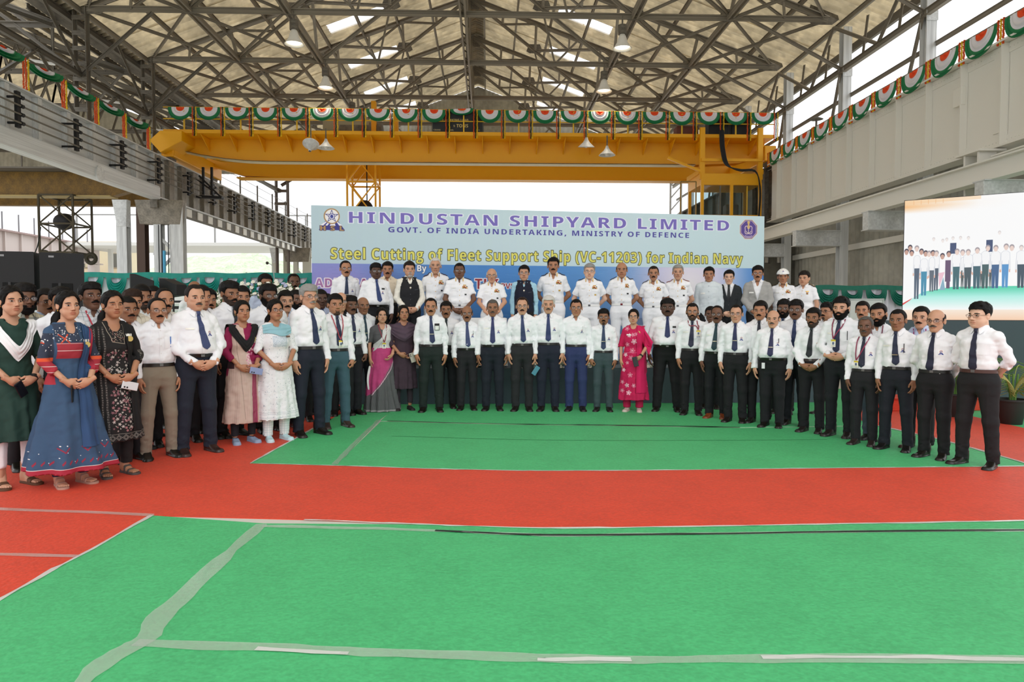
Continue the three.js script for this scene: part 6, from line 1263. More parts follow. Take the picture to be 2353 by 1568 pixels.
    for (let i = 0; i < 1500; i++) { c.fillStyle = ['#b9c2cc', '#9aa6b2', '#c9c6cc', '#7d8b9a'][i % 4]; c.beginPath(); c.ellipse(rnd() * 540, rnd() * 1020, rr(1.5, 4), rr(0.8, 2), rnd() * 6, 0, 7); c.fill(); }
    fillR(c, X, Y, -0.08, 0.1, 1.14, 1.27, '#d2dbe3'); for (let i = 0; i < 200; i++) { c.fillStyle = '#93a3b5'; c.fillRect(X(rr(-0.08, 0.1)), Y(rr(1.14, 1.27)), 2.5, 2.5); }
    c.strokeStyle = '#a9b3bd'; c.lineWidth = 2; for (const y of [0.3, 0.34, 0.36]) { c.beginPath(); c.moveTo(0, Y(y)); c.lineTo(600, Y(y)); c.stroke(); }
    fillR(c, X, Y, -0.45, -0.13, 0.98, 1.02, '#b3cfd6'); fillR(c, X, Y, 0.13, 0.45, 0.98, 1.02, '#b3cfd6');
  }),
  check: clothTex((c, X, Y) => { c.fillStyle = '#e3eae8'; c.fillRect(0, 0, 600, 1100); c.strokeStyle = '#b7c9cc'; c.lineWidth = 2; for (let i = 0; i < 600; i += 16) { c.strokeRect(i, -5, 16, 1200); } for (let i = 0; i < 1100; i += 18) { c.beginPath(); c.moveTo(0, i); c.lineTo(600, i); c.stroke(); } }),
  pink: clothTex((c, X, Y, S) => {
    c.fillStyle = '#c4124f'; c.fillRect(0, 0, 600, 1100);
    [[-0.1, 1.38, 20], [-0.06, 1.27, 17], [0.0, 1.28, 18], [0.06, 1.29, 19], [0.02, 1.17, 24], [-0.09, 1.12, 19], [-0.01, 1.02, 24], [-0.12, 0.95, 17], [-0.03, 0.9, 22], [-0.09, 0.82, 15], [-0.15, 0.7, 16], [-0.04, 0.62, 22], [-0.17, 0.5, 17], [-0.09, 0.45, 19], [0.02, 0.45, 18], [-0.17, 0.36, 18], [-0.06, 0.33, 21]].forEach(([x, y, r], i) => flower(c, X(x), Y(y), r, 5, '#f2dfe6', i % 3 === 1 ? 4 : 2));
    c.strokeStyle = '#e88aa8'; c.lineWidth = 3; c.beginPath(); for (let x = 0; x < 0.45; x += 0.02) c.lineTo(X(x), Y(0.42 + (Math.round(x * 50) % 2) * 0.02)); c.stroke(); c.beginPath(); for (let x = -0.45; x < 0.45; x += 0.012) if (Math.abs(x) > 0.12) c.lineTo(X(x), Y(0.985 + (Math.round(x * 83) % 2) * 0.012)); c.stroke();
  }),
  saree: clothTex((c, X, Y, S) => {
    c.fillStyle = '#58585a'; c.fillRect(0, 0, 600, 1100);
    c.fillStyle = '#c0447c'; c.beginPath(); c.moveTo(X(-0.3), Y(1.06)); c.lineTo(X(0.3), Y(1.06)); c.lineTo(X(0.19), Y(0.86)); c.lineTo(X(-0.02), Y(0.52)); c.lineTo(X(-0.2), Y(0.3)); c.lineTo(X(-0.4), Y(0.2)); c.fill();
    c.strokeStyle = '#e7b9cc'; c.lineWidth = 9; c.beginPath(); c.moveTo(X(0.21), Y(0.92)); c.lineTo(X(0.12), Y(0.7)); c.lineTo(X(-0.02), Y(0.5)); c.lineTo(X(-0.2), Y(0.28)); c.stroke();
    c.strokeStyle = '#6e6e70'; c.lineWidth = 2; for (let x = -0.4; x < 0.4; x += 0.03) { c.beginPath(); c.moveTo(X(x * 0.5 + 0.1), Y(0.8)); c.lineTo(X(x), Y(0)); c.stroke(); } fillR(c, X, Y, -0.45, 0.45, 0, 0.045, '#9a9698');
    c.fillStyle = '#c0447c'; c.beginPath(); c.moveTo(X(-0.3), Y(1.06)); c.lineTo(X(0.19), Y(1.06)); c.lineTo(X(0.17), Y(0.9)); c.lineTo(X(-0.04), Y(0.52)); c.lineTo(X(-0.22), Y(0.3)); c.lineTo(X(-0.4), Y(0.2)); c.fill();
  }),
  blouse: clothTex((c, X, Y, S) => {
    c.fillStyle = '#545456'; c.fillRect(0, 0, 600, 1100); c.fillStyle = '#dcdcda'; c.beginPath(); c.moveTo(X(0.02), Y(1.45)); c.lineTo(X(0.3), Y(1.45)); c.lineTo(X(0.3), Y(0.9)); c.lineTo(X(-0.3), Y(0.9)); c.lineTo(X(-0.13), Y(1.12)); c.lineTo(X(-0.02), Y(1.22)); c.fill();
  }),
  plaid: clothTex((c) => { c.fillStyle = '#cfc6a8'; c.fillRect(0, 0, 600, 1100); for (let i = 0; i < 1100; i += 60) { c.fillStyle = 'rgba(70,80,90,.45)'; c.fillRect(0, i, 600, 16); c.fillRect(i, 0, 16, 1100); c.fillStyle = 'rgba(235,225,190,.6)'; c.fillRect(0, i + 30, 600, 8); c.fillRect(i + 30, 0, 8, 1100); } }),
  grid: clothTex((c) => { c.fillStyle = '#dfe3e6'; c.fillRect(0, 0, 600, 1100); c.strokeStyle = '#8c969c'; c.lineWidth = 2; for (let i = 0; i < 1100; i += 24) { c.beginPath(); c.moveTo(0, i); c.lineTo(600, i); c.moveTo(i, 0); c.lineTo(i, 1100); c.stroke(); } }),
  cream: clothTex((c) => { c.fillStyle = '#e6dfcd'; c.fillRect(0, 0, 600, 1100); c.strokeStyle = '#b8ab94'; c.lineWidth = 2; for (let i = 0; i < 600; i += 28) { c.beginPath(); c.moveTo(i, 0); c.lineTo(i, 1100); c.moveTo(0, i * 2); c.lineTo(600, i * 2); c.stroke(); } }),
};
// ---------------------------------------------------------------- everyone in the picture, from the left edge to the right edge
const W = (o) => person(o);
const STAGE = 0.6, DS = 12.45;
{ // women and men at the left
  const a = W({ k: 'green', l: 'person in a dark green kurta with a white scarf, at the left edge', x: 24, fy: 1117, ty: 657, r: 22, hr: 4, f: 1, wear: 'kurta', cloth: mat(0x1f3d34, 0.85, { sheen: 0.3 }), hem: 0.4, hemA: 0.235, hemB: 0.18, legs: 0xefeff0, legHem: 0.17, pose: 'front', bare: 1, sleeve: 'elbow', cutAt: 0.1, hair: 'tail', skin: 1, lod: 0, shoe: 'slide', shoeC: 0x5a3a22, bangle: 1, watch: 1, tagAt: [0.09, 1.24] });
  scarf(a.P.f0, a.root, mat(0xf2f2f3, 0.85), { dip: 1.16, w: 0.13, sh: 0.14 });
  const b = W({ k: 'blue', l: 'person in a long blue and red embroidered dress with a round badge, clasping hands', x: 155, fy: 1114, ty: 668, r: 24, f: 1, wear: 'kurta', cname: 'long_dress', cloth: CL.blue, hem: 0.155, hemA: 0.36, hemB: 0.3, pleats: 8, wave: 1.5, legs: 0x232c4c, legHem: 0.09, legR: [0.07, 0.055, 0.042], pose: 'front', bare: 1, sleeve: 'elbow', cutAt: 0.55, hair: 'tail', skin: 1, lod: 0, shoe: 'sandal', shoeC: 0xb08a78, bangle: 1, tagAt: [0.105, 1.27], badgeAt: [0.105, 1.235], tagOff: 0.008, neck: (x, y, z) => ell(x, y, z, 0, 1.43, 0.07, 0.045, 0.1, 0.07) });
  {
    const f = b.P.f0;
    part('dupatta', sheet((u, v) => { const y = lerp(1.41, 0.36, v), x = lerp(0.13, 0.06, sst(0, 0.5, v)) + (u - 0.5) * lerp(0.08, 0.15, v); return V(x, y, surfZ(f, x, y) + 0.012 + 0.006 * Math.sin(u * 16 + v * 3)); }, 8, 34, 0.004), mat(0x2c4a72, 0.85), b.root);
    part('dupatta_border', sheet((u, v) => { const y = lerp(1.41, 1.0, v), x = lerp(0.17, 0.135, v) + (u - 0.5) * 0.03; return V(x, y, surfZ(f, x, y) + 0.014); }, 3, 20, 0.004), mat(0xa3263a, 0.85), b.root);
  }
  const c = W({ k: 'black', l: 'person in a black floral printed kurta with gold bangles, eyes closed', x: 258, fy: 1092, ty: 668, r: 22, shut: 1, f: 1, wear: 'kurta', cloth: CL.black, hem: 0.335, hemA: 0.24, hemB: 0.19, legs: 0x141313, legHem: 0.1, legR: [0.08, 0.062, 0.05], pose: 'front', bare: 1, sleeve: 'elbow', cutAt: 0.3, hair: 'tail', skin: 2, lod: 0, head: 'fr', shoe: 'sandal', shoeC: 0x4a4440, bangle: 1, tagAt: [0.1, 1.3], badgeAt: [0.105, 1.265], tagOff: 0.01, neck: (x, y, z) => ell(x, y, z, 0, 1.43, 0.06, 0.06, 0.1, 0.08), bindi: 1 });
  { const f = c.P.f0; part('dupatta', sheet((u, v) => { const y = lerp(1.41, 0.42, v), x = lerp(0.11, 0.15, sst(0, 0.5, v)) + (u - 0.5) * 0.11; return V(x, y, surfZ(f, x, y) + 0.012 + 0.006 * Math.sin(u * 16)); }, 8, 30, 0.004), mat(0x121112, 0.9), c.root); }
  W({ l: 'person in white shirt and khaki trousers with rimless glasses and receding hair', x: 361, fy: 1052, ty: 684, r: 16, wear: 'office', tie: 0, logo: 0, trs: 0x8a7f6e, belt: 0x241a14, pen: 0x2d6fc0, hair: 'high', skin: 2, glasses: 1, mo: 1, lod: 0, pose: 'down', watch: 1, st: 0.03 });
  W({ k: 'big', l: 'heavy person in white shirt and dotted blue tie with hands clasped, dark blue trousers', x: 448, fy: 1041, ty: 654, r: 22, wear: 'office', tie: 'dots', trs: 0x1a2130, belt: 0x16130f, hair: 'receding', hc: 'soft', skin: 1, lod: 0, pose: 'front', belly: 0.7, g: 1.12, head: 'mr', mo: 1, fc: 'salt', tag: 1, shoeC: 0x33211c, skew: 0.03, st: 0.04, tend: 1.06 });
  const m = W({ k: 'magenta', l: 'person in a cream and magenta kurta with black scarf holding a blue phone', x: 556, fy: 1018, ty: 690, r: 20, f: 1, wear: 'kurta', cloth: CL.magenta, hem: 0.25, hemA: 0.235, hemB: 0.17, legs: 0x15131a, legHem: 0.09, pose: 'front', bare: 1, sleeve: 'elbow', cutAt: 0.55, hair: 'bun', skin: 2, lod: 0, shoe: 'slip', shoeC: 0x8ea2bd, bangle: 1, badgeAt: [0.12, 1.24] });
  scarf(m.P.f0, m.root, mat(0x141416, 0.9), { dip: 1.19, w: 0.14, sh: 0.13, tail: 1.0 });
  const w = W({ k: 'white', l: 'person in a white floral kurta with pale teal scarf and round glasses', x: 632, fy: 1012, ty: 688, r: 22, f: 1, wear: 'kurta', cloth: CL.white, hem: 0.27, hemA: 0.26, hemB: 0.2, pleats: 10, legs: CL.check, legHem: 0.06, legR: [0.085, 0.068, 0.055], pose: 'front', bare: 1, sleeve: 'elbow', cutAt: 0.12, hair: 'tail', skin: 2, lod: 0, head: 'fr', glasses: 2, shoe: 'slip', shoeC: 0xc0dde4, bangle: 1, g: 1.06 });
  {
    const f = w.P.f0, tm = mat(0x8fbcc6, 0.85);
    part('dupatta', sheet((u, v) => { const t = u * 2 - 1, a = Math.abs(t), x = t * 0.17, top = 1.43 - 0.035 * a, dip = lerp(1.27 - 0.05 * t, 1.3, a), y = lerp(top, dip, v); return V(x, y, Math.max(surfZ(f, x, y), 0.0) + 0.014 + 0.006 * Math.sin(v * 18 + t * 3)); }, 26, 10, 0.005), tm, w.root);
    part('dupatta_tail', sheet((u, v) => V(-0.19 - 0.02 * Math.sin(v * 5) + (u - 0.5) * 0.1, lerp(1.38, 0.62, v), -0.09 + 0.02 * Math.sin(u * 12)), 8, 20, 0.005), tm, w.root);
    part('scarf_pin', rbox(0.045, 0.02, 0.008, 0.003), mat(0x6a4a3a, 0.5), w.root, [0.11, 1.26, surfZ(f, 0.11, 1.26) + 0.022]);
  }
  // behind them
  const BK = { wear: 'office', lod: 2, tie: 0, logo: 0, r: 20 };
  W({ ...BK, l: 'bearded person in dark-framed glasses and a plaid shirt before the loudspeaker', x: 56, d: 6.9, ty: 650, skin: 4, hair: 'thick', beard: 'full', glasses: 2, shirtM: CL.plaid, lod: 1 });
  W({ ...BK, l: 'person in glasses and pale blue shirt with red lanyard between two loudspeakers', x: 104, d: 7.2, ty: 663, skin: 3, glasses: 2, mo: 1, shirt: 0xa9bcd6, lan: 0, lanC: 0xb52a3e, r: 28, lod: 1 });
  W({ ...BK, l: 'black-haired person in white shirt almost hidden behind the blue and red dress', x: 140, d: 7.0, ty: 659, skin: 3, hair: 'thick', r: 14 });
  W({ ...BK, l: 'person with moustache in a grey checked shirt and red lanyard, looking up', x: 208, d: 7.3, ty: 648, skin: 4, mo: 1, hair: 'thick', shirtM: CL.grid, lan: 0.03, lanC: 0xb52a3e, r: 24, pitch: -8, lod: 1 });
  W({ ...BK, l: 'person peering past the shoulder of the black floral kurta', x: 292, d: 7.2, ty: 681, skin: 3, mo: 1, r: 24 });
  W({ ...BK, l: 'brown-haired person in a cream checked shirt behind the black floral kurta', x: 304, d: 7.8, ty: 664, skin: 2, hc: 'brown', hair: 'thick', mo: 1, shirtM: CL.cream });
  W({ ...BK, l: 'person with dark moustache and beard in a light shirt, turned aside', x: 325, d: 8.6, ty: 655, skin: 3, hair: 'side', mo: 1, beard: 'stubble', shirt: 0xdfe2e0, r: 26 });
  W({ ...BK, l: 'dark-haired person hidden behind the forehead of the man above khaki trousers', x: 352, d: 9.2, ty: 657, skin: 3, r: 10 });
  W({ ...BK, l: 'person with receding hair and thin moustache behind the khaki trousers', x: 378, fy: 1022, ty: 662, skin: 2, hair: 'high', mo: 1, shirt: 0xe6e2da, lod: 1, trs: 0x15161a });
  W({ ...BK, l: 'person half hidden behind the dotted blue tie wearer\'s head', x: 464, d: 8.4, ty: 655, skin: 2, r: 25 });
  W({ ...BK, l: 'smiling bearded person behind the shoulder of the dotted tie wearer', x: 478, d: 9.0, ty: 664, skin: 2, head: 'mn', mo: 1, beard: 'goatee', hair: 'side', shirt: 0xe9dfcc, r: 18 });
  W({ ...BK, l: 'bald person far behind whose crown shows before the left curtain', x: 448, d: 13, ty: 645, skin: 3, hair: 'bald' });
  W({ ...BK, l: 'tall young person with goatee and tie turned towards the middle, black trousers', x: 527, fy: 1002, ty: 645, skin: 3, hair: 'thick', mo: 1, beard: 'stubble', tie: 0x2a2d33, lod: 1, r: 34, pitch: 4, g: 1.06, trs: 0x111216 });
  W({ ...BK, l: 'person peeping out behind the tall young person with goatee', x: 556, d: 9.6, ty: 658, skin: 2, hair: 'side', r: 14 });
  W({ ...BK, l: 'person in pale blue shirt standing by the flowers, seen bent aside', x: 610, d: 12.6, ty: 630, skin: 3, hair: 'side', glasses: 1, shirt: 0xb7c3d8, r: 24, lod: 1, y0: 0 });
  W({ ...BK, l: 'bearded person with glasses in white shirt behind the white floral kurta', x: 616, fy: 992, ty: 652, skin: 4, hair: 'thick', beard: 'full', glasses: 1, tie: 0x1d2130, lod: 1, g: 1.1, r: 26 });
  W({ ...BK, l: 'person with moustache in light blue shirt beside the grey-haired man', x: 656, d: 9.2, ty: 668, skin: 1, mo: 1, hair: 'side', shirt: 0xcfd8e8, lod: 1, r: 14 });
  W({ ...BK, l: 'dark-bearded person looking sideways behind the light blue shirt', x: 680, d: 10.4, ty: 666, skin: 4, beard: 'full', mo: 1, r: 30, shirt: 0xdfe4ee });
  W({ ...BK, l: 'stocky balding person standing before the curtain near the banner edge', x: 676, d: 14.6, ty: 629, skin: 4, hair: 'receding', mo: 1, r: 10 });
  W({ l: 'tall grey-haired person with glasses, navy tie and dark blue trousers', x: 709, fy: 1000, ty: 653, r: 28, wear: 'office', hair: 'thick', hc: 'grey', skin: 1, glasses: 1, mo: 1, fc: 'grey', tie: 0x232e50, trs: 0x151b2a, lod: 0, pose: 'down', st: 0.03, skew: 0.03 });
  W({ ...BK, l: 'bald person whose forehead shows beside the navy tie of the grey-haired man', x: 722, d: 9.9, ty: 692, skin: 3, hair: 'bald', r: 22 });
  W({ ...BK, l: 'dark-skinned person in light blue shirt behind the grey-haired man', x: 737, d: 10.6, ty: 665, skin: 5, shirt: 0xb9c6e2, tie: 0x25335c, lod: 1, r: 14 });
  W({ ...BK, l: 'dark-haired person seen between heads below the banner', x: 752, d: 11.0, ty: 675, skin: 4, r: 16 });
  W({ l: 'person in white shirt with tie, lanyard and teal jeans, fist clenched', x: 770, fy: 982, ty: 676, r: 18, wear: 'office', hair: 'side', skin: 2, beard: 'stubble', tie: 0x232c48, lan: 0.03, lanC: 0xb04452, trs: 0x3c5a66, belt: 0x14120f, lod: 0, pose: 'fist', shoeC: 0x33261f, logo: 0, head: 'mr', st: 0.03 });
  W({ ...BK, l: 'balding person in glasses behind the head of the teal jeans wearer', x: 784, d: 10.4, ty: 671, skin: 1, hair: 'bald', glasses: 1, shirt: 0x1a1b20, r: 8 });
  W({ l: 'slim person with moustache, navy tie with clip and black trousers beside the teal jeans', x: 805, fy: 953, ty: 679, r: 26, wear: 'office', hair: 'thick', skin: 4, mo: 1, clip: 1.2, tie: 0x242b48, trs: 0x15161d, lod: 1, pose: 'fist' });
  W({ l: 'older balding person with dark teal tie next to the saree wearer', x: 834, fy: 945, ty: 682, r: 16, wear: 'office', hair: 'bald', hc: 'salt', skin: 3, clip: 1.17, tie: 0x1d3a48, trs: 0x14151c, lod: 1, head: 'mb' });
  { // saree
    const o = W({ k: 'saree', l: 'person in a grey, white and pink saree with a lanyard', x: 877, fy: 945, ty: 707, r: 10, f: 1, wear: 'kurta', cname: 'blouse', cloth: CL.blouse, hem: 0.96, sleeve: 'elbow', cutAt: -0.1, pose: 'down', poseL: 'hold', bare: 1, hair: 'long', skin: 1, lod: 0, noshoe: 1, bangle: 1, neck: (x, y, z) => ell(x, y, z, 0, 1.43, 0.07, 0.05, 0.09, 0.08) });
    const f2 = garmentField(o.P, { sleeve: 'none', hem: 0.012, hemA: 0.3, hemB: 0.24, pleats: 13, wave: 1.1, grow: 0.014, top: 1.05, fold: 0.5 });
    part('saree', nets(f2, [-0.42, -0.01, -0.34], [0.42, 1.08, 0.38], 0.018, { uv: planarUV }), CL.saree, o.root);
    const f = o.P.f0;
    part('saree_pallu', sheet((u, v) => { const t = v, x = lerp(0.12, -0.14, t) + (u - 0.5) * 0.1 * (1 - t * 0.3), y = lerp(1.41, 1.0, t) + (u - 0.5) * 0.06; return V(x, y, surfZ(f, x, y) + 0.013 + 0.004 * Math.sin(u * 18)); }, 8, 22, 0.004), mat(0xdedddb, 0.85), o.root);
    lanyardOn(f, o.root, 0.015, 1.14, 0x8a2a3e);
  }
  { // purple shawl
    const o = W({ k: 'purple', l: 'person in dark purple kurta with a draped purple shawl, holding a phone', x: 927, fy: 943, ty: 701, r: 10, f: 1, wear: 'kurta', cloth: mat(0x3f2f3a, 0.9, { sheen: 0.3 }), hem: 0.36, hemA: 0.22, hemB: 0.17, pleats: 12, legs: 0x352b33, legHem: 0.12, pose: 'front', poseL: 'hold', bare: 1, sleeve: 'elbow', cutAt: 0.3, hair: 'bun', skin: 2, lod: 0, shoe: 'slip', shoeC: 0x221c1c, bangle: 1, g: 1.05 });
    const f = o.P.f0;
    part('shawl', sheet((u, v) => { const t = u * 2 - 1, a = Math.abs(t), x = t * 0.21, top = 1.44 - 0.06 * a, dip = lerp(1.12 + 0.07 * t, 1.25, a), y = lerp(top, dip, v); return V(x, y, Math.max(surfZ(f, x, y), -0.02) + 0.016 + 0.008 * Math.sin(v * 24 + t * t * 5)); }, 28, 14, 0.006), mat(0x52414f, 0.9), o.root);
    part('shawl_tail', sheet((u, v) => V(-0.17 + (u - 0.5) * 0.16, lerp(1.4, 0.8, v), -0.11 - 0.01 * Math.sin(u * 14)), 8, 14, 0.006), mat(0x52414f, 0.9), o.root);
  }
}
{ // front row before the stage
  const F = { wear: 'office', lod: 1 };
  W({ ...F, l: 'person with thick moustache, dark green trousers and a phone in the shirt pocket', x: 990, fy: 946, ty: 685, skin: 2, hair: 'receding', mo: 1, tie: 0x283158, clip: 1.17, trs: 0x16221f, phoneP: 1, logo: 0, st: 0.02, g: 1.05, skew: 0.025, lod: 0 });
  W({ ...F, l: 'person in dark green tie partly behind the dark green trousers wearer', x: 1025, fy: 938, ty: 693, skin: 3, hair: 'side', mo: 1, tie: 0x1d2b2b, trs: 0x14161a });
  W({ ...F, l: 'balding person with glasses and moustache, dotted blue tie and black trousers', x: 1073, fy: 942, ty: 702, skin: 3, hair: 'bald', glasses: 1, mo: 1, tie: 'dots', pen: 0x1a1a1a, trs: 0x1b1b1f, belly: 0.3 });
  W({ ...F, l: 'person with short greying hair, blue tie and navy trousers below the bald officer', x: 1132, fy: 943, ty: 688, skin: 3, hair: 'crop', hc: 'salt', mo: 1, tie: 0x2b3261, trs: 0x141a26, tag: 1, g: 1.08, belly: 0.3 });
  W({ ...F, l: 'person with glasses, brown hair and charcoal trousers with a silver buckle', x: 1200, fy: 944, ty: 683, skin: 1, hair: 'receding', hc: 'brown', glasses: 1, mo: 1, tie: 0x2c3a63, trs: 0x202124 });
  W({ ...F, l: 'white-haired person with grey moustache, navy tie and navy trousers', x: 1260, fy: 944, ty: 680, skin: 1, hair: 'side', hc: 'white', mo: 1, fc: 'salt', tie: 0x2c3966, trs: 0x171d2e, g: 1.04 });
  W({ ...F, l: 'person with glasses and open collar, no tie, bright blue trousers', x: 1324, fy: 944, ty: 687, skin: 2, hair: 'crop', glasses: 1, tie: 0, trs: 0x2a3560, pen: 0xd8d8d8, belt: 0x16130f });
  W({ ...F, l: 'young smiling person with glasses, clipped teal tie and grey-green trousers', x: 1387, fy: 945, ty: 709, skin: 3, hair: 'thick', glasses: 1, mo: 1, beard: 'goatee', head: 'mn', tie: 0x27395a, clip: 1.17, trs: 0x3a4a4e, belt: 0x14120f, g: 0.97, poseR: 'fist' });
  const p = W({ k: 'pink', l: 'person in bright pink kurta with white flower prints, holding a dark phone', x: 1456, fy: 946, ty: 710, skin: 1, f: 1, wear: 'kurta', cloth: CL.pink, hem: 0.2, hemA: 0.25, hemB: 0.19, legs: 0xb51046, legHem: 0.07, legR: [0.09, 0.075, 0.06], pose: 'down', poseL: 'hold', bare: 1, sleeve: 'elbow', cutAt: 0.1, hair: 'bun', glasses: 1, lod: 0, shoe: 'slip', shoeC: 0xcdbab0, watch: 1, tagAt: [-0.07, 1.28], badgeAt: [0.09, 1.32], r: -4, bindi: 1 });
  {
    const f = p.P.f0, pm = mat(0xd01558, 0.85);
    part('dupatta', sheet((u, v) => { const y = lerp(1.42, 0.33, v), x = lerp(0.12, 0.14, v) + (u - 0.5) * lerp(0.1, 0.17, v); return V(x, y, surfZ(f, x, y) + 0.014 + 0.008 * Math.sin(u * 14 + v * 2)); }, 8, 30, 0.005), pm, p.root);
    part('dupatta_fold', sheet((u, v) => { const t = sst(0, 1, u); return V(lerp(0.16, 0.32, t) - 0.06 * v, lerp(1.4, 1.16 - 0.1 * v, t) - 0.12 * v, lerp(0.02, 0.06, t) + 0.02 * Math.sin(v * 9)); }, 12, 8, 0.006), pm, p.root);
  }
  W({ ...F, l: 'very heavy dark-skinned person with short navy tie and pocket pins, black trousers', x: 1534, fy: 945, ty: 685, skin: 5, hair: 'thick', tie: 0x222f5a, trs: 0x0f0f12, belly: 1.0, g: 1.2, head: 'mr', hw: 1.12, mo: 1, tag: 1, pins: 1, tend: 1.12, st: 0.05, lod: 0 });
  W({ ...F, l: 'bearded person with glasses and a maroon lanyard beside the heavy man', x: 1591, fy: 953, ty: 696, skin: 2, hair: 'crop', beard: 'stubble', mo: 1, glasses: 1, tie: 0x22263f, lan: 0.09, lanY: 1.3, lanC: 0x8a2a3e, trs: 0x101013, watch: -1, tag: 1 });
  W({ ...F, l: 'person whose face half shows behind the thick moustache and brown shoes', x: 1633, d: 10.9, ty: 704, skin: 4, hair: 'short', lod: 2, tie: 0 });
  W({ ...F, l: 'person with thick moustache, teal tie with clip and shiny brown shoes', x: 1648, fy: 961, ty: 702, skin: 4, hair: 'high', mo: 1, glasses: 1, tie: 0x1e3b44, clip: 1.17, trs: 0x101216, belly: 0.4, g: 1.04, shoeC: 0x7a3a1a, tag: 1, r: -8 });
  W({ ...F, l: 'clean-shaven person with glasses and navy tie next to the brown shoes', x: 1692, fy: 970, ty: 700, skin: 1, hair: 'receding', glasses: 1, tie: 0x262c52, clip: 1.19, trs: 0x0f1013, g: 1.03, r: -8, lod: 0 });
  W({ ...F, l: 'smiling person with moustache and black tie behind two shorter men', x: 1747, fy: 972, ty: 692, skin: 2, hair: 'side', mo: 1, head: 'mn', tie: 0x1f2432, trs: 0x101114, r: -10 });
  W({ ...F, l: 'short balding person with clipped dark blue tie and a tag on the belt', x: 1777, fy: 981, ty: 712, skin: 1, hair: 'horseshoe', hc: 'soft', mo: 1, fc: 'salt', tie: 0x2a2c50, clip: 1.17, trs: 0x121317, belly: 0.7, g: 1.12, beltTag: 1, r: -10, lod: 0, shoeC: 0x17140f, pen: 0x222222 });
  W({ ...F, l: 'curly-haired bearded person with glasses at the back between two heads', x: 1801, d: 10.3, ty: 687, skin: 4, hair: 'thick', beard: 'full', mo: 1, glasses: 1, lod: 2, r: -8, logo: 0 });
  W({ ...F, l: 'young person with glasses and blue tie, smiling behind the short balding man', x: 1829, fy: 977, ty: 688, skin: 4, hair: 'thick', glasses: 1, mo: 1, head: 'mn', tie: 0x202f56, trs: 0x14171e, r: -10 });
  W({ ...F, l: 'bearded person with hands clasped, black tie and dark brown belt', x: 1869, fy: 993, ty: 708, skin: 3, hair: 'side', beard: 'stubble', mo: 1, tie: 0x1b2026, belt: 0x2a1d16, trs: 0x101014, pose: 'front', r: -14, shoeC: 0x1f1a18, lod: 0 });
  W({ ...F, l: 'person in dark glasses frames peeking between white helmet officer and black beard', x: 1901, d: 10.2, ty: 694, skin: 2, hair: 'thick', glasses: 2, mo: 1, beard: 'goatee', lod: 2, r: -26, hr: -8, tie: 0, logo: 0, head: 'mr' });
  W({ ...F, l: 'tall person with a full black beard, maroon lanyard and hands clasped high', x: 1933, fy: 1003, ty: 681, skin: 1, hair: 'thick', beard: 'full', mo: 1, tie: 0x202744, lan: -0.05, lanY: 1.2, lanC: 0x8a2a4a, trs: 0x14161c, pose: 'fronthi', r: -16, shoeC: 0x221c1a, lod: 0, logo: 0, tag: 1, pen: 0x18181a });
  W({ ...F, l: 'person without tie looking over the shoulder of the grizzled short man', x: 1982, d: 9.6, ty: 692, skin: 2, hair: 'short', mo: 1, lod: 2, tie: 0, logo: 0, r: -10 });
  W({ ...F, l: 'short grizzled person with moustache, lanyard, dark tie and smart watch', x: 1990, fy: 1022, ty: 727, skin: 4, hair: 'receding', hc: 'salt', mo: 1, fc: 'salt', tie: 0x1f2438, lan: -0.085, lanY: 1.13, lanC: 0x8f2a4e, trs: 0x17171b, r: -12, shoeC: 0x2b2220, watch: 1, lod: 0 });
  W({ ...F, l: 'young bearded person with open collar and lanyard, head tilted, behind', x: 2019, fy: 1012, ty: 698, skin: 2, hair: 'side', beard: 'full', mo: 1, tie: 0, logo: 0, lan: 0.02, lanC: 0x7a3a4e, r: -14, tilt: 6, trs: 0x4a5260 });
  W({ ...F, l: 'person with shaven head, clipped dark tie and square silver buckle', x: 2064, fy: 1034, ty: 710, skin: 3, hair: 'crop', tie: 0x1e2540, clip: 1.16, trs: 0x121620, tag: 1, r: -16, pen: 0x111111, lod: 0, st: 0.03, shoeC: 0x131110 });
  W({ ...F, l: 'person in pale blue shirt with lanyard between the shaven head and the bald man', x: 2117, fy: 1030, ty: 704, skin: 1, hair: 'short', mo: 1, shirt: 0xc3cfe8, tie: 0, logo: 0, lan: 0.04, lanC: 0x9a4a7a, r: -14, trs: 0x16161a, shoeC: 0x3a2a22 });
  W({ ...F, l: 'bald person with glasses and hands behind the back, long dark blue tie', x: 2152, fy: 1052, ty: 710, skin: 1, hair: 'horseshoe', hc: 'soft', glasses: 2, mo: 1, fc: 'salt', tie: 0x1c1f38, trs: 0x0f0f12, pose: 'back', r: -18, lod: 0, g: 1.04, tend: 1.0 });
  W({ ...F, l: 'person with wavy black hair at the right end, sleeves rolled, brown belt', x: 2252, fy: 1071, ty: 693, skin: 0, hair: 'thick', glasses: 1, tie: 0x23253c, belt: 0x4a2a22, trs: 0x141416, pose: 'back', sleeve: 'rolled', bare: 1, r: -24, hr: -12, lod: 0, logo: 0, g: 1.08, st: 0.05, head: 'mr', tend: 1.0 });
}
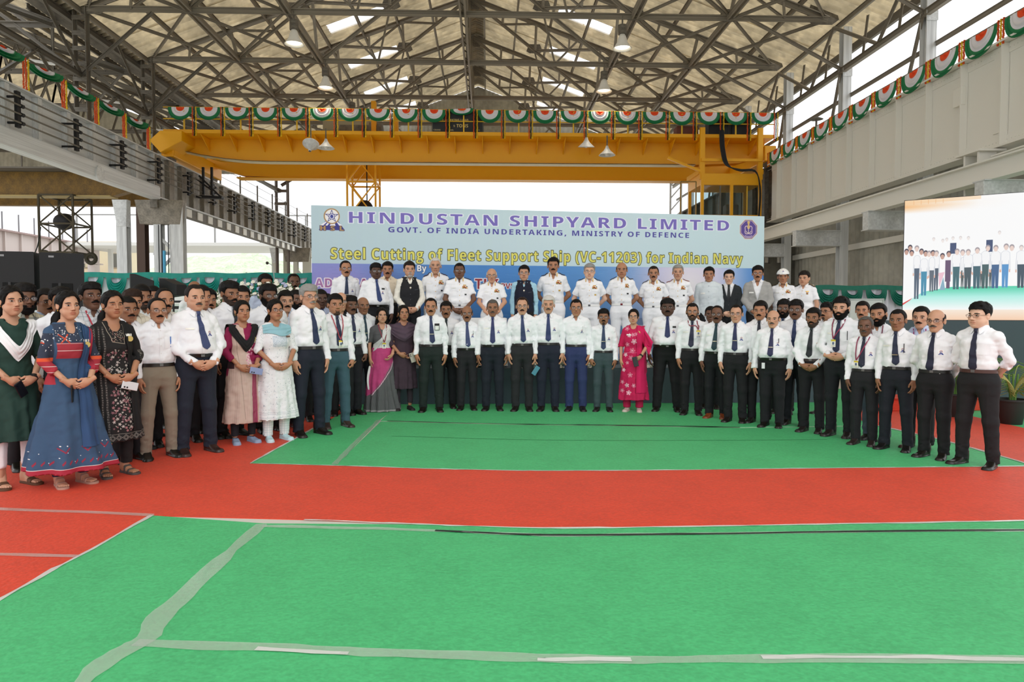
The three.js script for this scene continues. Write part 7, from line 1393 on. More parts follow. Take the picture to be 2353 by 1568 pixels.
{ // on the stage
  const S = { y0: STAGE, d: DS, lod: 1 }, N = { ...S, wear: 'navy', bare: 'short', tie: 0 };
  W({ ...S, l: 'person on stage with spiky hair, glasses, moustache and a navy clipped tie', x: 795, ty: 599, r: 10, wear: 'office', skin: 2, hair: 'receding', glasses: 1, mo: 1, tie: 0x22304e, clip: 1.15, logo: 1, tend: 1.0 });
  W({ ...S, l: 'very stout dark-skinned person on stage with blue tie and pocket pins', x: 864, ty: 604, r: 10, wear: 'office', skin: 5, hair: 'thick', glasses: 1, tie: 0x2a3d6e, pins: 1, belly: 0.9, g: 1.15, head: 'mr', d: 12.2, skew: 0.03, tend: 1.06 });
  W({ ...S, l: 'person on stage with thick moustache in a cream shirt without tie', x: 891, ty: 602, wear: 'office', skin: 2, hair: 'side', mo: 1, tie: 0, logo: 0, shirt: 0xefdfc6, d: 12.9 });
  W({ ...S, l: 'white-bearded smiling person on stage in a black waistcoat with hands clasped', x: 941, ty: 601, r: 8, wear: 'vest', skin: 1, hair: 'side', hc: 'soft', beard: 'stubble', mo: 1, fc: 'white', pose: 'front', head: 'mn', vest: 0x1b1c20 });
  W({ ...N, l: 'naval officer with cropped white hair and red-edged shoulder boards in white uniform', x: 1001, ty: 592, skin: 1, hair: 'crop', hc: 'white', board: 0x5a1c1c, pose: 'back', rib: 0.075, badge: 0x1c2028, head: 'ms', d: 12.6 });
  W({ ...N, l: 'stout dark-skinned naval officer in white uniform, hands clasped in front', x: 1056, ty: 604, skin: 4, hair: 'crop', hc: 'black', glasses: 1, pose: 'front', belly: 0.5, g: 1.1, head: 'mr', badge: 0x1c2028, d: 12.3 });
  W({ ...N, l: 'bald naval officer with rimless glasses and a wrist watch in white uniform', x: 1130, ty: 616, skin: 1, hair: 'bald', hc: 'white', glasses: 1, pose: 'front', watch: 1, g: 1.06, badge: 0x1c2028, board: 0xd8d4c6, d: 12.3 });
  W({ ...S, l: 'smiling person on stage in a navy waistcoat over a pale blue shirt', x: 1204, ty: 610, wear: 'vest', bandh: 1, vv: 0.02, vest: 0x10162a, shirt: 0xa8d4e6, skin: 1, hair: 'side', glasses: 1, head: 'mn', pose: 'down' });
  W({ ...N, l: 'tallest naval officer in white uniform with a thick black moustache', x: 1271, ty: 592, skin: 2, hair: 'side', mo: 1, pose: 'back', goldAll: 1, g: 1.06, badge: 0xc9a23a, d: 12.6 });
  W({ ...N, l: 'fair naval officer with glasses and grey hair in white uniform', x: 1354, ty: 606, skin: 0, hair: 'side', hc: 'grey', glasses: 1, pose: 'back', g: 1.1, rib: 0.08, badge: 0xc9a23a, head: 'mr' });
  W({ ...N, l: 'bald smiling naval officer in white uniform with a red belt buckle', x: 1428, ty: 602, skin: 2, hair: 'bald', hc: 'soft', pose: 'back', buckle: 0x6a1420, rib: 0.06, badge: 0x24262c, head: 'mn', g: 1.04 });
  W({ ...N, l: 'slim naval officer in white uniform with cropped dark hair and moustache', x: 1501, ty: 611, skin: 2, hair: 'crop', hc: 'soft', mo: 1, pose: 'back', goldAll: 1, rib: 0.075, head: 'ms' });
  W({ ...N, l: 'grey-haired naval officer with orange-red shoulder boards in white uniform', x: 1557, ty: 608, skin: 1, hair: 'short', hc: 'grey', pose: 'back', board: 0xb5402a, rib: 0.07, badge: 0x24262c });
  W({ ...S, l: 'person on stage in a pale blue-grey buttoned jacket with a stand collar', x: 1628, ty: 614, wear: 'jacket', bandh: 1, jacket: 0xd7e0e4, skin: 2, hair: 'side', pose: 'down', tag: 1, d: 12.6 });
  W({ ...S, l: 'person on stage in a black suit, white shirt and black tie', x: 1674, ty: 621, wear: 'jacket', jacket: 0x22272a, tie: 0x16191c, skin: 0, hair: 'side', pose: 'front', head: 'ms', g: 0.96, d: 12.6 });
  W({ ...S, l: 'person on stage in a light grey blazer with glasses and moustache', x: 1740, ty: 610, wear: 'jacket', jacket: 0xa6a5a2, skin: 2, hair: 'thick', glasses: 2, mo: 1, pose: 'front', tag: 1, d: 12.4 });
  W({ ...N, l: 'naval officer wearing a white hard hat and gold-striped shoulder boards', x: 1798, ty: 613, hat: 1, skin: 2, hair: 'crop', pose: 'back', goldAll: 1, rib: 0.08, badge: 0x24262c, d: 12.4 });
  W({ ...N, l: 'naval officer at the stage end with wavy dark hair, turned a little aside', x: 1847, ty: 622, r: -18, skin: 1, hair: 'thick', hc: 'soft', pose: 'down', goldAll: 1, rib: 0.03, tabs: 0, g: 1.08, head: 'mr', d: 12.3 });
}
// ---------------------------------------------------------------- stage, banner, curtains, screen and the smaller things
{ // stage
  const z0 = -11.55, z1 = -15.2, x0 = atDepth(655, 722, 11.55).x, x1 = atDepth(1885, 722, 11.55).x;
  const t = thing('stage', 'low platform with dark grey cloth front, carrying the row of officers', 'stage', [0, 0, 0]);
  part('platform', box(x1 - x0, STAGE - 0.02, z0 - z1), mat(0x3a3f40, 0.9), t, [(x0 + x1) / 2, (STAGE - 0.02) / 2, (z0 + z1) / 2]);
  part('top_carpet', box(x1 - x0, 0.02, z0 - z1), mat(0x4a5458, 0.9), t, [(x0 + x1) / 2, STAGE - 0.01, (z0 + z1) / 2]);
  const sk = mat(0x52606a, 0.9, { sheen: 0.2 });
  for (let i = 0; i < 8; i++) { const a = x0 + (x1 - x0) * i / 8, b = x0 + (x1 - x0) * (i + 1) / 8; part('skirt_panel', sheet((u, v) => V(lerp(a, b, u), 0.005 + v * (STAGE - 0.01), z0 + 0.02 + 0.006 * Math.sin(u * 40 + i) * (1 - v)), 40, 2, 0.004), sk, t); }
}
// the banner
const fit = (c, s, x0, x1, base, capH, style, o = {}) => {
  const fs = capH / 0.715; c.font = 'bold ' + fs + 'px sans-serif';
  const sp = o.sp ?? 0, nat = [...s].reduce((a, ch) => a + c.measureText(ch).width + sp * fs, -sp * fs), k = (x1 - x0) / nat; let x = 0;
  c.save(); c.translate(x0, base); c.scale(k, 1); c.lineJoin = 'round';
  for (const pass of o.stroke ? [1, 0] : [0]) { x = 0; for (const ch of s) { if (pass) { c.strokeStyle = o.stroke; c.lineWidth = o.lw; c.strokeText(ch, x, 0); } else { c.fillStyle = style; c.fillText(ch, x, 0); } x += c.measureText(ch).width + sp * fs; } }
  c.restore();
};
{
  const A = V(-3.26, 0, -13.1), B = V(5.69, 0, -14.26), len = A.distanceTo(B), y0 = STAGE, y1 = 3.51, Wc = 2048, Hc = Math.round(2048 * (y1 - y0) / len);
  const tex = canvasTex(Wc, Hc, (c, w, h) => {
    const Y = (y) => (y1 - y) / (y1 - y0) * h, X = (u) => u * w, m = h / (y1 - y0);
    let g = c.createLinearGradient(0, 0, w, 0); g.addColorStop(0, '#bcd3dc'); g.addColorStop(0.5, '#cde4ea'); g.addColorStop(1, '#cfe7ee'); c.fillStyle = g; c.fillRect(0, 0, w, h);
    // the sea
    const ys = Y(2.44); g = c.createLinearGradient(0, 0, w, 0);
    [[0, '#6f8fd0'], [0.12, '#4f8acb'], [0.4, '#4789cf'], [0.6, '#5f9ad8'], [0.72, '#98b4e2'], [0.8, '#cdd0ee'], [0.86, '#cdd4f0'], [0.93, '#8db3e8'], [1, '#4384d4']].forEach(([s, k]) => g.addColorStop(s, k)); c.fillStyle = g; c.fillRect(0, ys, w, h - ys);
    g = c.createRadialGradient(X(0.06), Y(1.75), 10, X(0.06), Y(1.75), 420); g.addColorStop(0, 'rgba(190,150,220,.85)'); g.addColorStop(1, 'rgba(150,150,220,0)'); c.fillStyle = g; c.fillRect(0, ys, w * 0.35, h - ys);
    g = c.createRadialGradient(X(0.82), Y(2.05), 10, X(0.82), Y(2.05), 300); g.addColorStop(0, 'rgba(255,250,252,.95)'); g.addColorStop(0.5, 'rgba(240,225,245,.6)'); g.addColorStop(1, 'rgba(220,220,245,0)'); c.fillStyle = g; c.fillRect(w * 0.6, ys, w * 0.4, h - ys);
    for (let i = 0; i < 900; i++) { const y = ys + rnd() * (h - ys), x = rnd() * w; if (x > w * 0.72) continue; c.fillStyle = rnd() > 0.5 ? 'rgba(255,255,255,.06)' : 'rgba(20,50,110,.06)'; c.fillRect(x, y, rr(10, 60), rr(1, 3)); }
    // hazy grey ships low on the sea
    c.fillStyle = 'rgba(120,140,180,.75)';
    for (const [u, s] of [[0.3, 1], [0.47, 1.3], [0.6, 1.1], [0.68, 1.2]]) { const x = X(u), y = Y(1.42), k = 46 * s; c.beginPath(); c.moveTo(x - 2.4 * k, y); c.lineTo(x + 2.6 * k, y); c.lineTo(x + 2.1 * k, y + 0.6 * k); c.lineTo(x - 2 * k, y + 0.6 * k); c.fill(); c.fillRect(x - 1.1 * k, y - 0.5 * k, 1.6 * k, 0.5 * k); c.beginPath(); c.moveTo(x - 0.5 * k, y - 0.5 * k); c.lineTo(x - 0.1 * k, y - 1.7 * k); c.lineTo(x + 0.25 * k, y - 0.5 * k); c.fill(); }
    c.fillStyle = 'rgba(250,250,255,.5)'; c.fillRect(0, Y(1.28), w * 0.75, 5); c.fillRect(w * 0.2, Y(1.1), w * 0.6, 8);
    // lettering
    const pg = c.createLinearGradient(0, Y(3.41), 0, Y(3.2)); pg.addColorStop(0, '#7a6cc0'); pg.addColorStop(0.3, '#5e4fa6'); pg.addColorStop(1, '#4a3f92');
    fit(c, 'HINDUSTAN SHIPYARD LIMITED', X(0.071), X(0.917), Y(3.2), 0.205 * m, pg, { sp: 0.07, stroke: 'rgba(240,246,255,.9)', lw: 6 });
    fit(c, 'GOVT. OF INDIA UNDERTAKING, MINISTRY OF DEFENCE', X(0.154), X(0.82), Y(3.035), 0.1 * m, '#4c48a0', { sp: 0.1 });
    fit(c, 'Steel Cutting of Fleet Support Ship (VC-11203) for Indian Navy', X(0.037), X(0.948), Y(2.525), 0.205 * m, '#e6e06a', { sp: 0.035, stroke: '#4a4a2c', lw: 6 });
    fit(c, 'By', X(0.213), X(0.234), Y(2.31), 0.12 * m, '#ffffff', { stroke: '#3a4a70', lw: 4 });
    const rg = c.createLinearGradient(X(0), 0, X(0.2), 0); rg.addColorStop(0, '#b07ab4'); rg.addColorStop(1, '#9c2f52');
    fit(c, 'ADMIRAL', X(0.006), X(0.128), Y(2.0), 0.165 * m, rg, { sp: 0.03, stroke: '#f6eef6', lw: 8 });
    fit(c, 'THI', X(0.336), X(0.388), Y(1.985), 0.19 * m, '#9c2432', { sp: 0.03, stroke: '#f4f0f4', lw: 7 });
    fit(c, 'PVSM', X(0.392), X(0.438), Y(1.99), 0.1 * m, '#a83a4a', { stroke: '#f4f0f4', lw: 5 });
    // shipyard emblem: star in a ring over three letters on a fanned base
    let cx = X(0.041), cy = Y(3.315), r = 0.135 * m;
    c.fillStyle = '#34348c'; c.beginPath(); c.moveTo(cx - r * 0.9, cy + r * 0.7); c.lineTo(cx + r * 0.9, cy + r * 0.7); c.lineTo(cx + r * 1.75, cy + r * 1.9); c.lineTo(cx - r * 1.75, cy + r * 1.9); c.fill();
    c.fillStyle = '#f4f2fa'; for (const [a, b, p, q] of [[-0.85, -0.6, -1.6, -1.15], [-0.45, -0.15, -0.9, -0.6], [0.0, 0.35, -0.3, 0.5], [0.6, 0.8, 1.0, 1.45]]) { c.beginPath(); c.moveTo(cx + a * r, cy + r * 0.75); c.lineTo(cx + b * r, cy + r * 0.75); c.lineTo(cx + q * r, cy + r * 1.3); c.lineTo(cx + p * r, cy + r * 1.3); c.fill(); }
    c.fillStyle = '#f6f2f0'; c.beginPath(); c.arc(cx, cy, r, 0, 7); c.fill(); c.strokeStyle = '#b08a5a'; c.lineWidth = r * 0.16; c.stroke();
    c.strokeStyle = '#2e2e7e'; c.lineWidth = r * 0.07; c.beginPath(); for (let i = 0; i <= 5; i++) { const a = -Math.PI / 2 + i * 4 * Math.PI / 5; c.lineTo(cx + r * 0.86 * Math.cos(a), cy + r * 0.86 * Math.sin(a)); } c.stroke();
    c.fillStyle = '#f6f4fc'; c.beginPath(); c.arc(cx, cy + r * 0.03, r * 0.38, 0, 7); c.fill(); c.stroke(); c.fillStyle = '#3a3f94'; c.beginPath(); c.arc(cx, cy + r * 0.05, r * 0.22, 0, 7); c.fill(); c.fillRect(cx - r * 0.16, cy - r * 0.22, r * 0.3, r * 0.2);
    for (const [ch, dx] of [['H', -1.2], ['S', 0.1], ['L', 1.3]]) { c.font = 'bold ' + r * 1.0 + 'px sans-serif'; c.textAlign = 'center'; c.save(); c.translate(cx + dx * r, cy + r * 1.95); c.scale(1.25, 0.85); c.lineWidth = 5; c.strokeStyle = '#5a4660'; c.strokeText(ch, 0, 0); c.fillStyle = '#c09a62'; c.fillText(ch, 0, 0); c.restore(); }
    c.textAlign = 'start';
    // naval crest: purple octagon with anchor
    cx = X(0.9615); cy = Y(3.235); r = 0.2 * m;
    const oct = (k, q) => { c.beginPath(); for (let i = 0; i < 8; i++) { const a = Math.PI / 8 + i * Math.PI / 4; c.lineTo(cx + k * r * Math.cos(a), cy + k * r * 1.04 * Math.sin(a)); } c.closePath(); c.fillStyle = q; c.fill(); };
    oct(1.06, '#ecd9cf'); oct(0.98, '#4a2f44'); oct(0.93, '#d9c2d8'); oct(0.87, '#5a4496');
    c.strokeStyle = '#dcc4d0'; c.lineWidth = r * 0.09; c.beginPath(); for (let i = 0; i <= 40; i++) { const a = i / 40 * 6.283, k = r * (0.42 + 0.06 * Math.cos(a * 4 + 3.14)); c.lineTo(cx + k * Math.cos(a), cy + r * 0.06 + k * 1.02 * Math.sin(a)); } c.stroke();
    c.fillStyle = '#dcb877'; c.fillRect(cx - r * 0.09, cy - r * 0.72, r * 0.18, r * 0.62); c.beginPath(); c.arc(cx, cy - r * 0.7, r * 0.15, 0, 7); c.fill(); c.beginPath(); c.arc(cx, cy - r * 0.2, r * 0.16, 0, 7); c.fill();
    c.strokeStyle = '#e6d6c4'; c.lineWidth = r * 0.07; c.beginPath(); c.moveTo(cx, cy - r * 0.15); c.lineTo(cx, cy + r * 0.36); c.stroke(); c.beginPath(); c.arc(cx, cy + r * 0.08, r * 0.28, 0.25, 2.9); c.stroke();
    c.fillStyle = '#a995c0'; c.beginPath(); c.moveTo(cx - r * 0.42, cy + r * 0.56); c.quadraticCurveTo(cx, cy + r * 0.76, cx + r * 0.42, cy + r * 0.56); c.lineTo(cx + r * 0.42, cy + r * 0.74); c.quadraticCurveTo(cx, cy + r * 0.94, cx - r * 0.42, cy + r * 0.74); c.fill();
  });
  const t = thing('backdrop_banner', 'large pale blue printed banner with purple and yellow lettering behind the officers', 'banner', [(A.x + B.x) / 2, 0, (A.z + B.z) / 2], Math.atan2(-(B.z - A.z), B.x - A.x));
  part('print', sheet((u, v) => V((u - 0.5) * len, lerp(y0, y1, v), 0.035), 1, 1, 0.004), new THREE.MeshPhysicalMaterial({ map: tex, roughness: 0.55 }), t);
  part('frame_panel', box(len, y1 - y0, 0.05), mat(0xdcdcd8, 0.8), t, [0, (y0 + y1) / 2, 0]);
  for (let i = 0; i <= 6; i++) part('rear_strut', box(0.06, y1 - y0, 0.06), M.steel, t, [-len / 2 + 0.05 + i * (len - 0.1) / 6, (y0 + y1) / 2, -0.06]);
}
// teal and white swagged curtains
{
  const teal = mat(0x0f8a80, 0.6, { sheen: 0.5 }), tealD = mat(0x0c6f5c, 0.6, { sheen: 0.5 }), lilac = mat(0xe3dfea, 0.8);
  const cres = sheet((u, v) => { const t = (u - 0.5) * Math.PI, f = lerp(0.34, 1, v); return V(Math.sin(t) * 0.5 * lerp(0.5, 1, v), -Math.pow(Math.max(0, Math.cos(t)), 0.9) * 0.86 * f - 0.02, 0.03 * Math.sin(f * 44) * Math.cos(t) + 0.05 * Math.cos(t)); }, 18, 26, 0.006);
  const tail = sheet((u, v) => V((u - 0.5) * lerp(0.14, 0.3, v), -v, 0.02 * Math.sin(u * 16)), 12, 3, 0.006);
  const curtain = (label, xa, xb, d, y1, mt, w) => {
    const A = atDepth(xa, 722, d), B = atDepth(xb, 722, d), L = B.x - A.x, n = Math.round(L / w), t = thing('swagged_curtain', label, 'curtain', [A.x, 0, -d]);
    part('backing', sheet((u, v) => V(u * L, v * (y1 - 0.03), -0.06 + 0.02 * Math.sin(u * L * 38)), Math.round(L * 40), 1, 0.004), lilac, t);
    part('valance', sheet((u, v) => V(u * L, y1 - 0.1 + v * 0.11 + 0.012 * Math.sin(u * L * 5), 0.02 + 0.008 * Math.sin(u * L * 30)), Math.round(L * 30), 1, 0.006), mt, t);
    for (let i = 0; i < n; i++) { const x = (i + 0.5) * L / n; part('swag', cres, mt, t, [x, y1 - 0.08, 0.02]).scale.set(L / n * 0.88, 0.48, 0.9); if (i % 2 === 0) part('tail', tail, mt, t, [x + L / n * 0.02, y1 - 0.4, -0.02]).scale.set(0.95, 1.9, 1); }
    for (let i = 0; i <= n; i += 4) part('pole', cyl(0.02, 0.02, y1 + 0.03, 8), M.grey, t, [i * L / n, (y1 + 0.03) / 2, -0.1]);
  };
  curtain('long teal swagged curtain with white backing behind the crowd at the left', -80, 722, 16, 2.42, teal, 0.53);
  curtain('teal swagged curtain with white backing between the officers and the screen', 1872, 2095, 17, 2.2, tealD, 0.56);
}
// the big screen
{
  const A = V(7.29, 0, -12.0), dir = V(1.3, 0, 0.85).normalize(), L = 3.67, y0 = 1.4, y1 = 3.465, turn = Math.atan2(-dir.z, dir.x);
  const tex = canvasTex(1152, 648, (c, w, h) => {
    c.fillStyle = '#ffffff'; c.fillRect(0, 0, w, h);
    const X = (x) => (x - 85) / 1220 * 0.42 * w, Y = (y) => (y - 190) / 1255 * h, k = 0.42 * w / 1220, q = h / 1255;
    let g = c.createLinearGradient(0, 0, 0, Y(330)); g.addColorStop(0, '#fbe3c4'); g.addColorStop(0.5, '#f9c48a'); g.addColorStop(1, '#ffffff'); c.fillStyle = g; c.fillRect(0, 0, w, Y(330)); g = c.createLinearGradient(0, 0, w * 0.42, 0); g.addColorStop(0, 'rgba(255,255,255,0)'); g.addColorStop(0.7, 'rgba(255,255,255,.95)'); g.addColorStop(1, '#ffffff'); c.fillStyle = g; c.fillRect(0, 0, w, Y(330)); c.fillStyle = 'rgba(250,205,150,.5)'; c.fillRect(0, 0, w * 0.3, Y(225)); for (let i = 0; i < 5; i++) { c.fillStyle = 'rgba(235,170,110,.6)'; c.fillRect(X(190 + i * 85), Y(195), 6 * k, 45 * q); }
    g = c.createLinearGradient(0, Y(1100), 0, Y(1340)); g.addColorStop(0, '#4fd0a8'); g.addColorStop(0.45, '#b8f4ea'); g.addColorStop(1, '#ffffff'); c.fillStyle = g; c.beginPath(); c.moveTo(0, Y(1280)); c.lineTo(X(330), Y(1150)); c.lineTo(X(650), Y(1105)); c.lineTo(w, Y(1110)); c.lineTo(w, Y(1340)); c.lineTo(0, Y(1340)); c.fill();
    g = c.createLinearGradient(0, Y(1340), 0, h); g.addColorStop(0, '#fdeede'); g.addColorStop(1, '#fbd3b4'); c.fillStyle = g; c.fillRect(0, Y(1340), w, h);
    c.fillStyle = '#e04a4a'; c.beginPath(); c.moveTo(0, Y(1270)); c.lineTo(X(200), Y(1215)); c.lineTo(X(170), Y(1240)); c.lineTo(0, Y(1290)); c.fill();
    const head = (x, y, r, s, hr) => { c.fillStyle = hr; c.beginPath(); c.ellipse(X(x), Y(y - r * 0.35), r * k, r * q, 0, 0, 7); c.fill(); c.fillStyle = s; c.beginPath(); c.ellipse(X(x), Y(y + r * 0.15), r * k * 0.82, r * q * 0.95, 0, 0, 7); c.fill(); };
    const legs = (x, w2, t, b, col) => {
      c.fillStyle = '#fbfbfc'; c.strokeStyle = 'rgba(170,178,192,.75)'; c.lineWidth = 1.2; c.beginPath(); c.moveTo(X(x - w2 * 0.5), Y(t - 135)); c.lineTo(X(x + w2 * 0.5), Y(t - 135)); c.lineTo(X(x + w2 * 1.25), Y(t - 115)); c.lineTo(X(x + w2 * 1.5), Y(t + 55)); c.lineTo(X(x + w2 * 1.15), Y(t + 55)); c.lineTo(X(x + w2), Y(t - 40)); c.lineTo(X(x + w2), Y(t)); c.lineTo(X(x - w2), Y(t)); c.lineTo(X(x - w2), Y(t - 40)); c.lineTo(X(x - w2 * 1.15), Y(t + 55)); c.lineTo(X(x - w2 * 1.5), Y(t + 55)); c.lineTo(X(x - w2 * 1.25), Y(t - 115)); c.closePath(); c.fill(); c.stroke();
      c.fillStyle = '#e6b9a8'; for (const e of [-1, 1]) c.fillRect(X(x + e * w2 * 1.3 - 8), Y(t + 50), 14 * k, 28 * q);
      c.fillStyle = col; c.beginPath(); c.moveTo(X(x - w2), Y(t)); c.lineTo(X(x + w2), Y(t)); c.lineTo(X(x + w2 * 0.85), Y(b)); c.lineTo(X(x + 5), Y(b)); c.lineTo(X(x), Y(t + 95)); c.lineTo(X(x - 5), Y(b)); c.lineTo(X(x - w2 * 0.85), Y(b)); c.closePath(); c.fill();
    };
    for (const [x, y] of [[435, 610], [540, 630], [585, 620], [655, 610], [740, 610], [828, 615], [1165, 575]]) head(x, y, 17, '#f6eeea', '#dcd6d6');
    c.fillStyle = '#4a587a'; c.fillRect(X(625), Y(655), 70 * k, 110 * q); c.fillRect(X(1025), Y(640), 70 * k, 120 * q);
    const heads = []; for (const [x, y, a] of [[160, 690, 1], [118, 730, 1], [180, 745, 1], [240, 700, 0], [295, 735, 1], [345, 755, 1], [385, 760, 0], [430, 755, 1], [470, 760, 0], [540, 790, 1], [612, 770, 1], [705, 750, 0], [768, 760, 0], [830, 760, 0], [930, 745, 0], [1045, 725, 0], [1130, 730, 0], [1240, 720, 0], [1300, 730, 0]]) heads.push([x, y, 27, a ? '#cfa798' : '#eed6cc', a ? '#4e4a58' : '#a8a0a6']);
    [[245, 30, 905, 1225, '#5c6a7c'], [330, 34, 940, 1190, '#4f93b2'], [420, 26, 930, 1150, '#68727e'], [472, 26, 910, 1140, '#5a6676'], [700, 38, 900, 1130, '#4a7078'], [830, 40, 910, 1125, '#526068'], [928, 40, 900, 1125, '#4a6a76'], [1022, 36, 885, 1125, '#4c666a'], [1130, 40, 890, 1125, '#4a6a94'], [1235, 36, 890, 1120, '#5e9ad0'], [770, 16, 940, 1125, '#5a6468'], [980, 14, 930, 1125, '#5a6468'], [1078, 14, 930, 1125, '#5a6468']].reverse().forEach((a) => legs(...a)); heads.forEach((a) => head(...a));
    c.fillStyle = '#f2c6d4'; c.beginPath(); c.moveTo(X(500), Y(960)); c.lineTo(X(570), Y(950)); c.lineTo(X(510), Y(1110)); c.fill(); c.fillStyle = '#8fb4c8'; c.beginPath(); c.moveTo(X(555), Y(1000)); c.lineTo(X(580), Y(1135)); c.lineTo(X(515), Y(1135)); c.fill();
    c.fillStyle = '#6e5a76'; c.fillRect(X(575), Y(830), 62 * k, 220 * q); c.fillRect(X(590), Y(1050), 40 * k, 70 * q);
    for (let i = 0; i < 14; i++) { const x = 1400 + i * 105; head(x, 735, 23, '#f4e6e0', '#c9c2c4'); legs(x, 38, 895, 1125, ['#4a5a68', '#4a6a76', '#505e70'][i % 3]); }
  });
  const t = thing('led_screen', 'large bright video screen showing the assembled crowd, at the right', 'screen', A, turn);
  part('display', sheet((u, v) => V(u * L, lerp(y0, y1, v), 0.07), 1, 1, 0.004), new THREE.MeshStandardMaterial({ color: 0x111111, emissive: 0xffffff, emissiveMap: tex, emissiveIntensity: 1.15, roughness: 0.6 }), t);
  part('cabinet', box(L + 0.02, y1 - y0 + 0.02, 0.12), M.black, t, [L / 2, (y0 + y1) / 2, 0]);
  const bs = mat(0x4c5a60, 0.9, { sheen: 0.2 });
  part('base_cloth', sheet((u, v) => V(-0.75 + u * (L + 0.75), v * (y0 - 0.01), 0.06 + 0.008 * Math.sin(u * 30) * (1 - v)), 60, 2, 0.006), bs, t);
  for (const x of [0.1, 1.2, 2.4, 3.5]) part('rear_leg', box(0.08, y1, 0.08), M.darkSteel, t, [x, y1 / 2, -0.12]);
  const l = new THREE.RectAreaLight(0xffffff, 1.0, L, y1 - y0); const c = A.clone().addScaledVector(dir, L / 2), nrm = V(-dir.z, 0, dir.x); l.position.set(c.x, (y0 + y1) / 2, c.z).addScaledVector(nrm, 0.1); l.lookAt(l.position.clone().add(nrm));
  scene.add(l);
}
// loudspeakers on poles
{
  const shell = extr([[-0.235, -0.2], [0.235, -0.2], [0.2, 0.17], [-0.2, 0.17]], 0.74, 0.015); shell.rotateX(-Math.PI / 2); shell.translate(0, -0.37, 0);
  const sp = (px, d, top, turn, label) => {
    const p = atDepth(px, 640, d), y = atDepth(px, top, d).y - 0.39, t = thing('loudspeaker', label, 'loudspeaker', [p.x, y, p.z], turn);
    part('cabinet', shell, mat(0x1c1c1e, 0.75), t);
    part('handle_recess', rbox(0.24, 0.16, 0.02, 0.01), mat(0x030303, 0.9), t, [0, -0.1, 0.212]); part('handle_grip', rbox(0.035, 0.17, 0.03, 0.01), mat(0x2b2b2d, 0.7), t, [-0.03, -0.1, 0.222]);
    part('grille', rbox(0.4, 0.68, 0.012, 0.005), mat(0x232324, 0.9), t, [0, 0, -0.186]); part('badge', box(0.06, 0.025, 0.006), mat(0x8a8a8c, 0.4), t, [-0.12, 0.33, 0.216]); part('side_handle', rbox(0.014, 0.2, 0.05, 0.005), M.black, t, [0.2, -0.02, 0.08], [0, 0.1, 0]);
    const s = thing('speaker_stand', 'black tripod stand under the ' + label.split(' ').slice(1, 4).join(' ') + (px < 90 ? ' at the edge' : ' nearer the curtain'), 'stand', [p.x, 0, p.z]);
    part('pole', cyl(0.022, 0.022, y - 0.4, 10), M.black, s, [0, (y - 0.4) / 2 + 0.02, 0]); for (let i = 0; i < 3; i++) bar('leg', V(0, 0.6, 0), V(0.5 * Math.cos(i * 2.09 + 0.5), 0.01, 0.5 * Math.sin(i * 2.09 + 0.5)), 0.025, 0.025, M.black, s);
  };
  sp(45, 9.6, 580, 0.22, 'black boxy loudspeaker with a handle recess at the left edge');
  sp(147, 9.7, 583, 0.45, 'black tall loudspeaker beside the hanging lattice frame');
  const mp = atDepth(91, 640, 10.5), ms = thing('microphone_stand', 'thin black boom stand between the two loudspeakers', 'stand', [mp.x, 0, mp.z]);
  part('pole', cyl(0.012, 0.012, 2.15, 8), M.black, ms, [0, 1.075, 0]); bar('boom', V(0, 2.1, 0), V(0.1, 2.0, 0.02), 0.02, 0.02, M.black, ms); part('base', cyl(0.14, 0.15, 0.03, 16), M.black, ms, [0, 0.015, 0]); part('clip', rbox(0.08, 0.05, 0.03, 0.01), M.black, ms, [0.02, 2.15, 0]);
  part('cable', tube([V(0, 2.15, 0), V(-0.05, 2.35, 0.02), V(0.05, 2.5, 0.1), V(0.16, 2.75, 0.2)], 0.008, 20, 5), M.black, ms);
}
// lectern with gooseneck microphone and flowers
const bloomGeo = (() => { const g = [new THREE.SphereGeometry(0.018, 6, 5)]; for (let i = 0; i < 7; i++) g.push(moved(new THREE.SphereGeometry(0.02, 6, 4).scale(1, 0.4, 0.7), Math.cos(i * 0.9) * 0.024, -0.004, Math.sin(i * 0.9) * 0.024, 0.3, -i * 0.9, 0)); return merge(g); })();
function flowers(label, p, w, h, dz, n, name = 'flower_arrangement') {
  const t = thing(name, label, 'flowers', p), lf = [], wh = [], bl = [];
  for (let i = 0; i < n; i++) { const a = rr(0, 6.28), r = Math.sqrt(rnd()), x = Math.cos(a) * r * w / 2, y = rr(0, 1) * h * (1 - 0.6 * r * r), z = dz * rr(0, 1) * (1 - r * 0.5); (i % 6 === 0 ? bl : wh).push(moved(bloomGeo, x, y, z, rr(0.3, 1.4), a, 0)); for (let q = 0; q < 2; q++) lf.push(moved(new THREE.SphereGeometry(0.05, 5, 4).scale(0.35, 1, 0.12), x + rr(-0.06, 0.06), y + rr(-0.05, 0.02), z - 0.03, rr(-1, 1), rr(0, 6), rr(-1, 1))); }
  const stuff = (nm, g, m) => { part(nm, merge(g), m, t).userData.kind = 'stuff'; };
  stuff('blossoms', wh, mat(0xf3f0e2, 0.8)); stuff('pale_blossoms', bl, mat(0xb9bede, 0.8)); stuff('foliage', lf, mat(0x4c6a42, 0.85));
  return t;
}
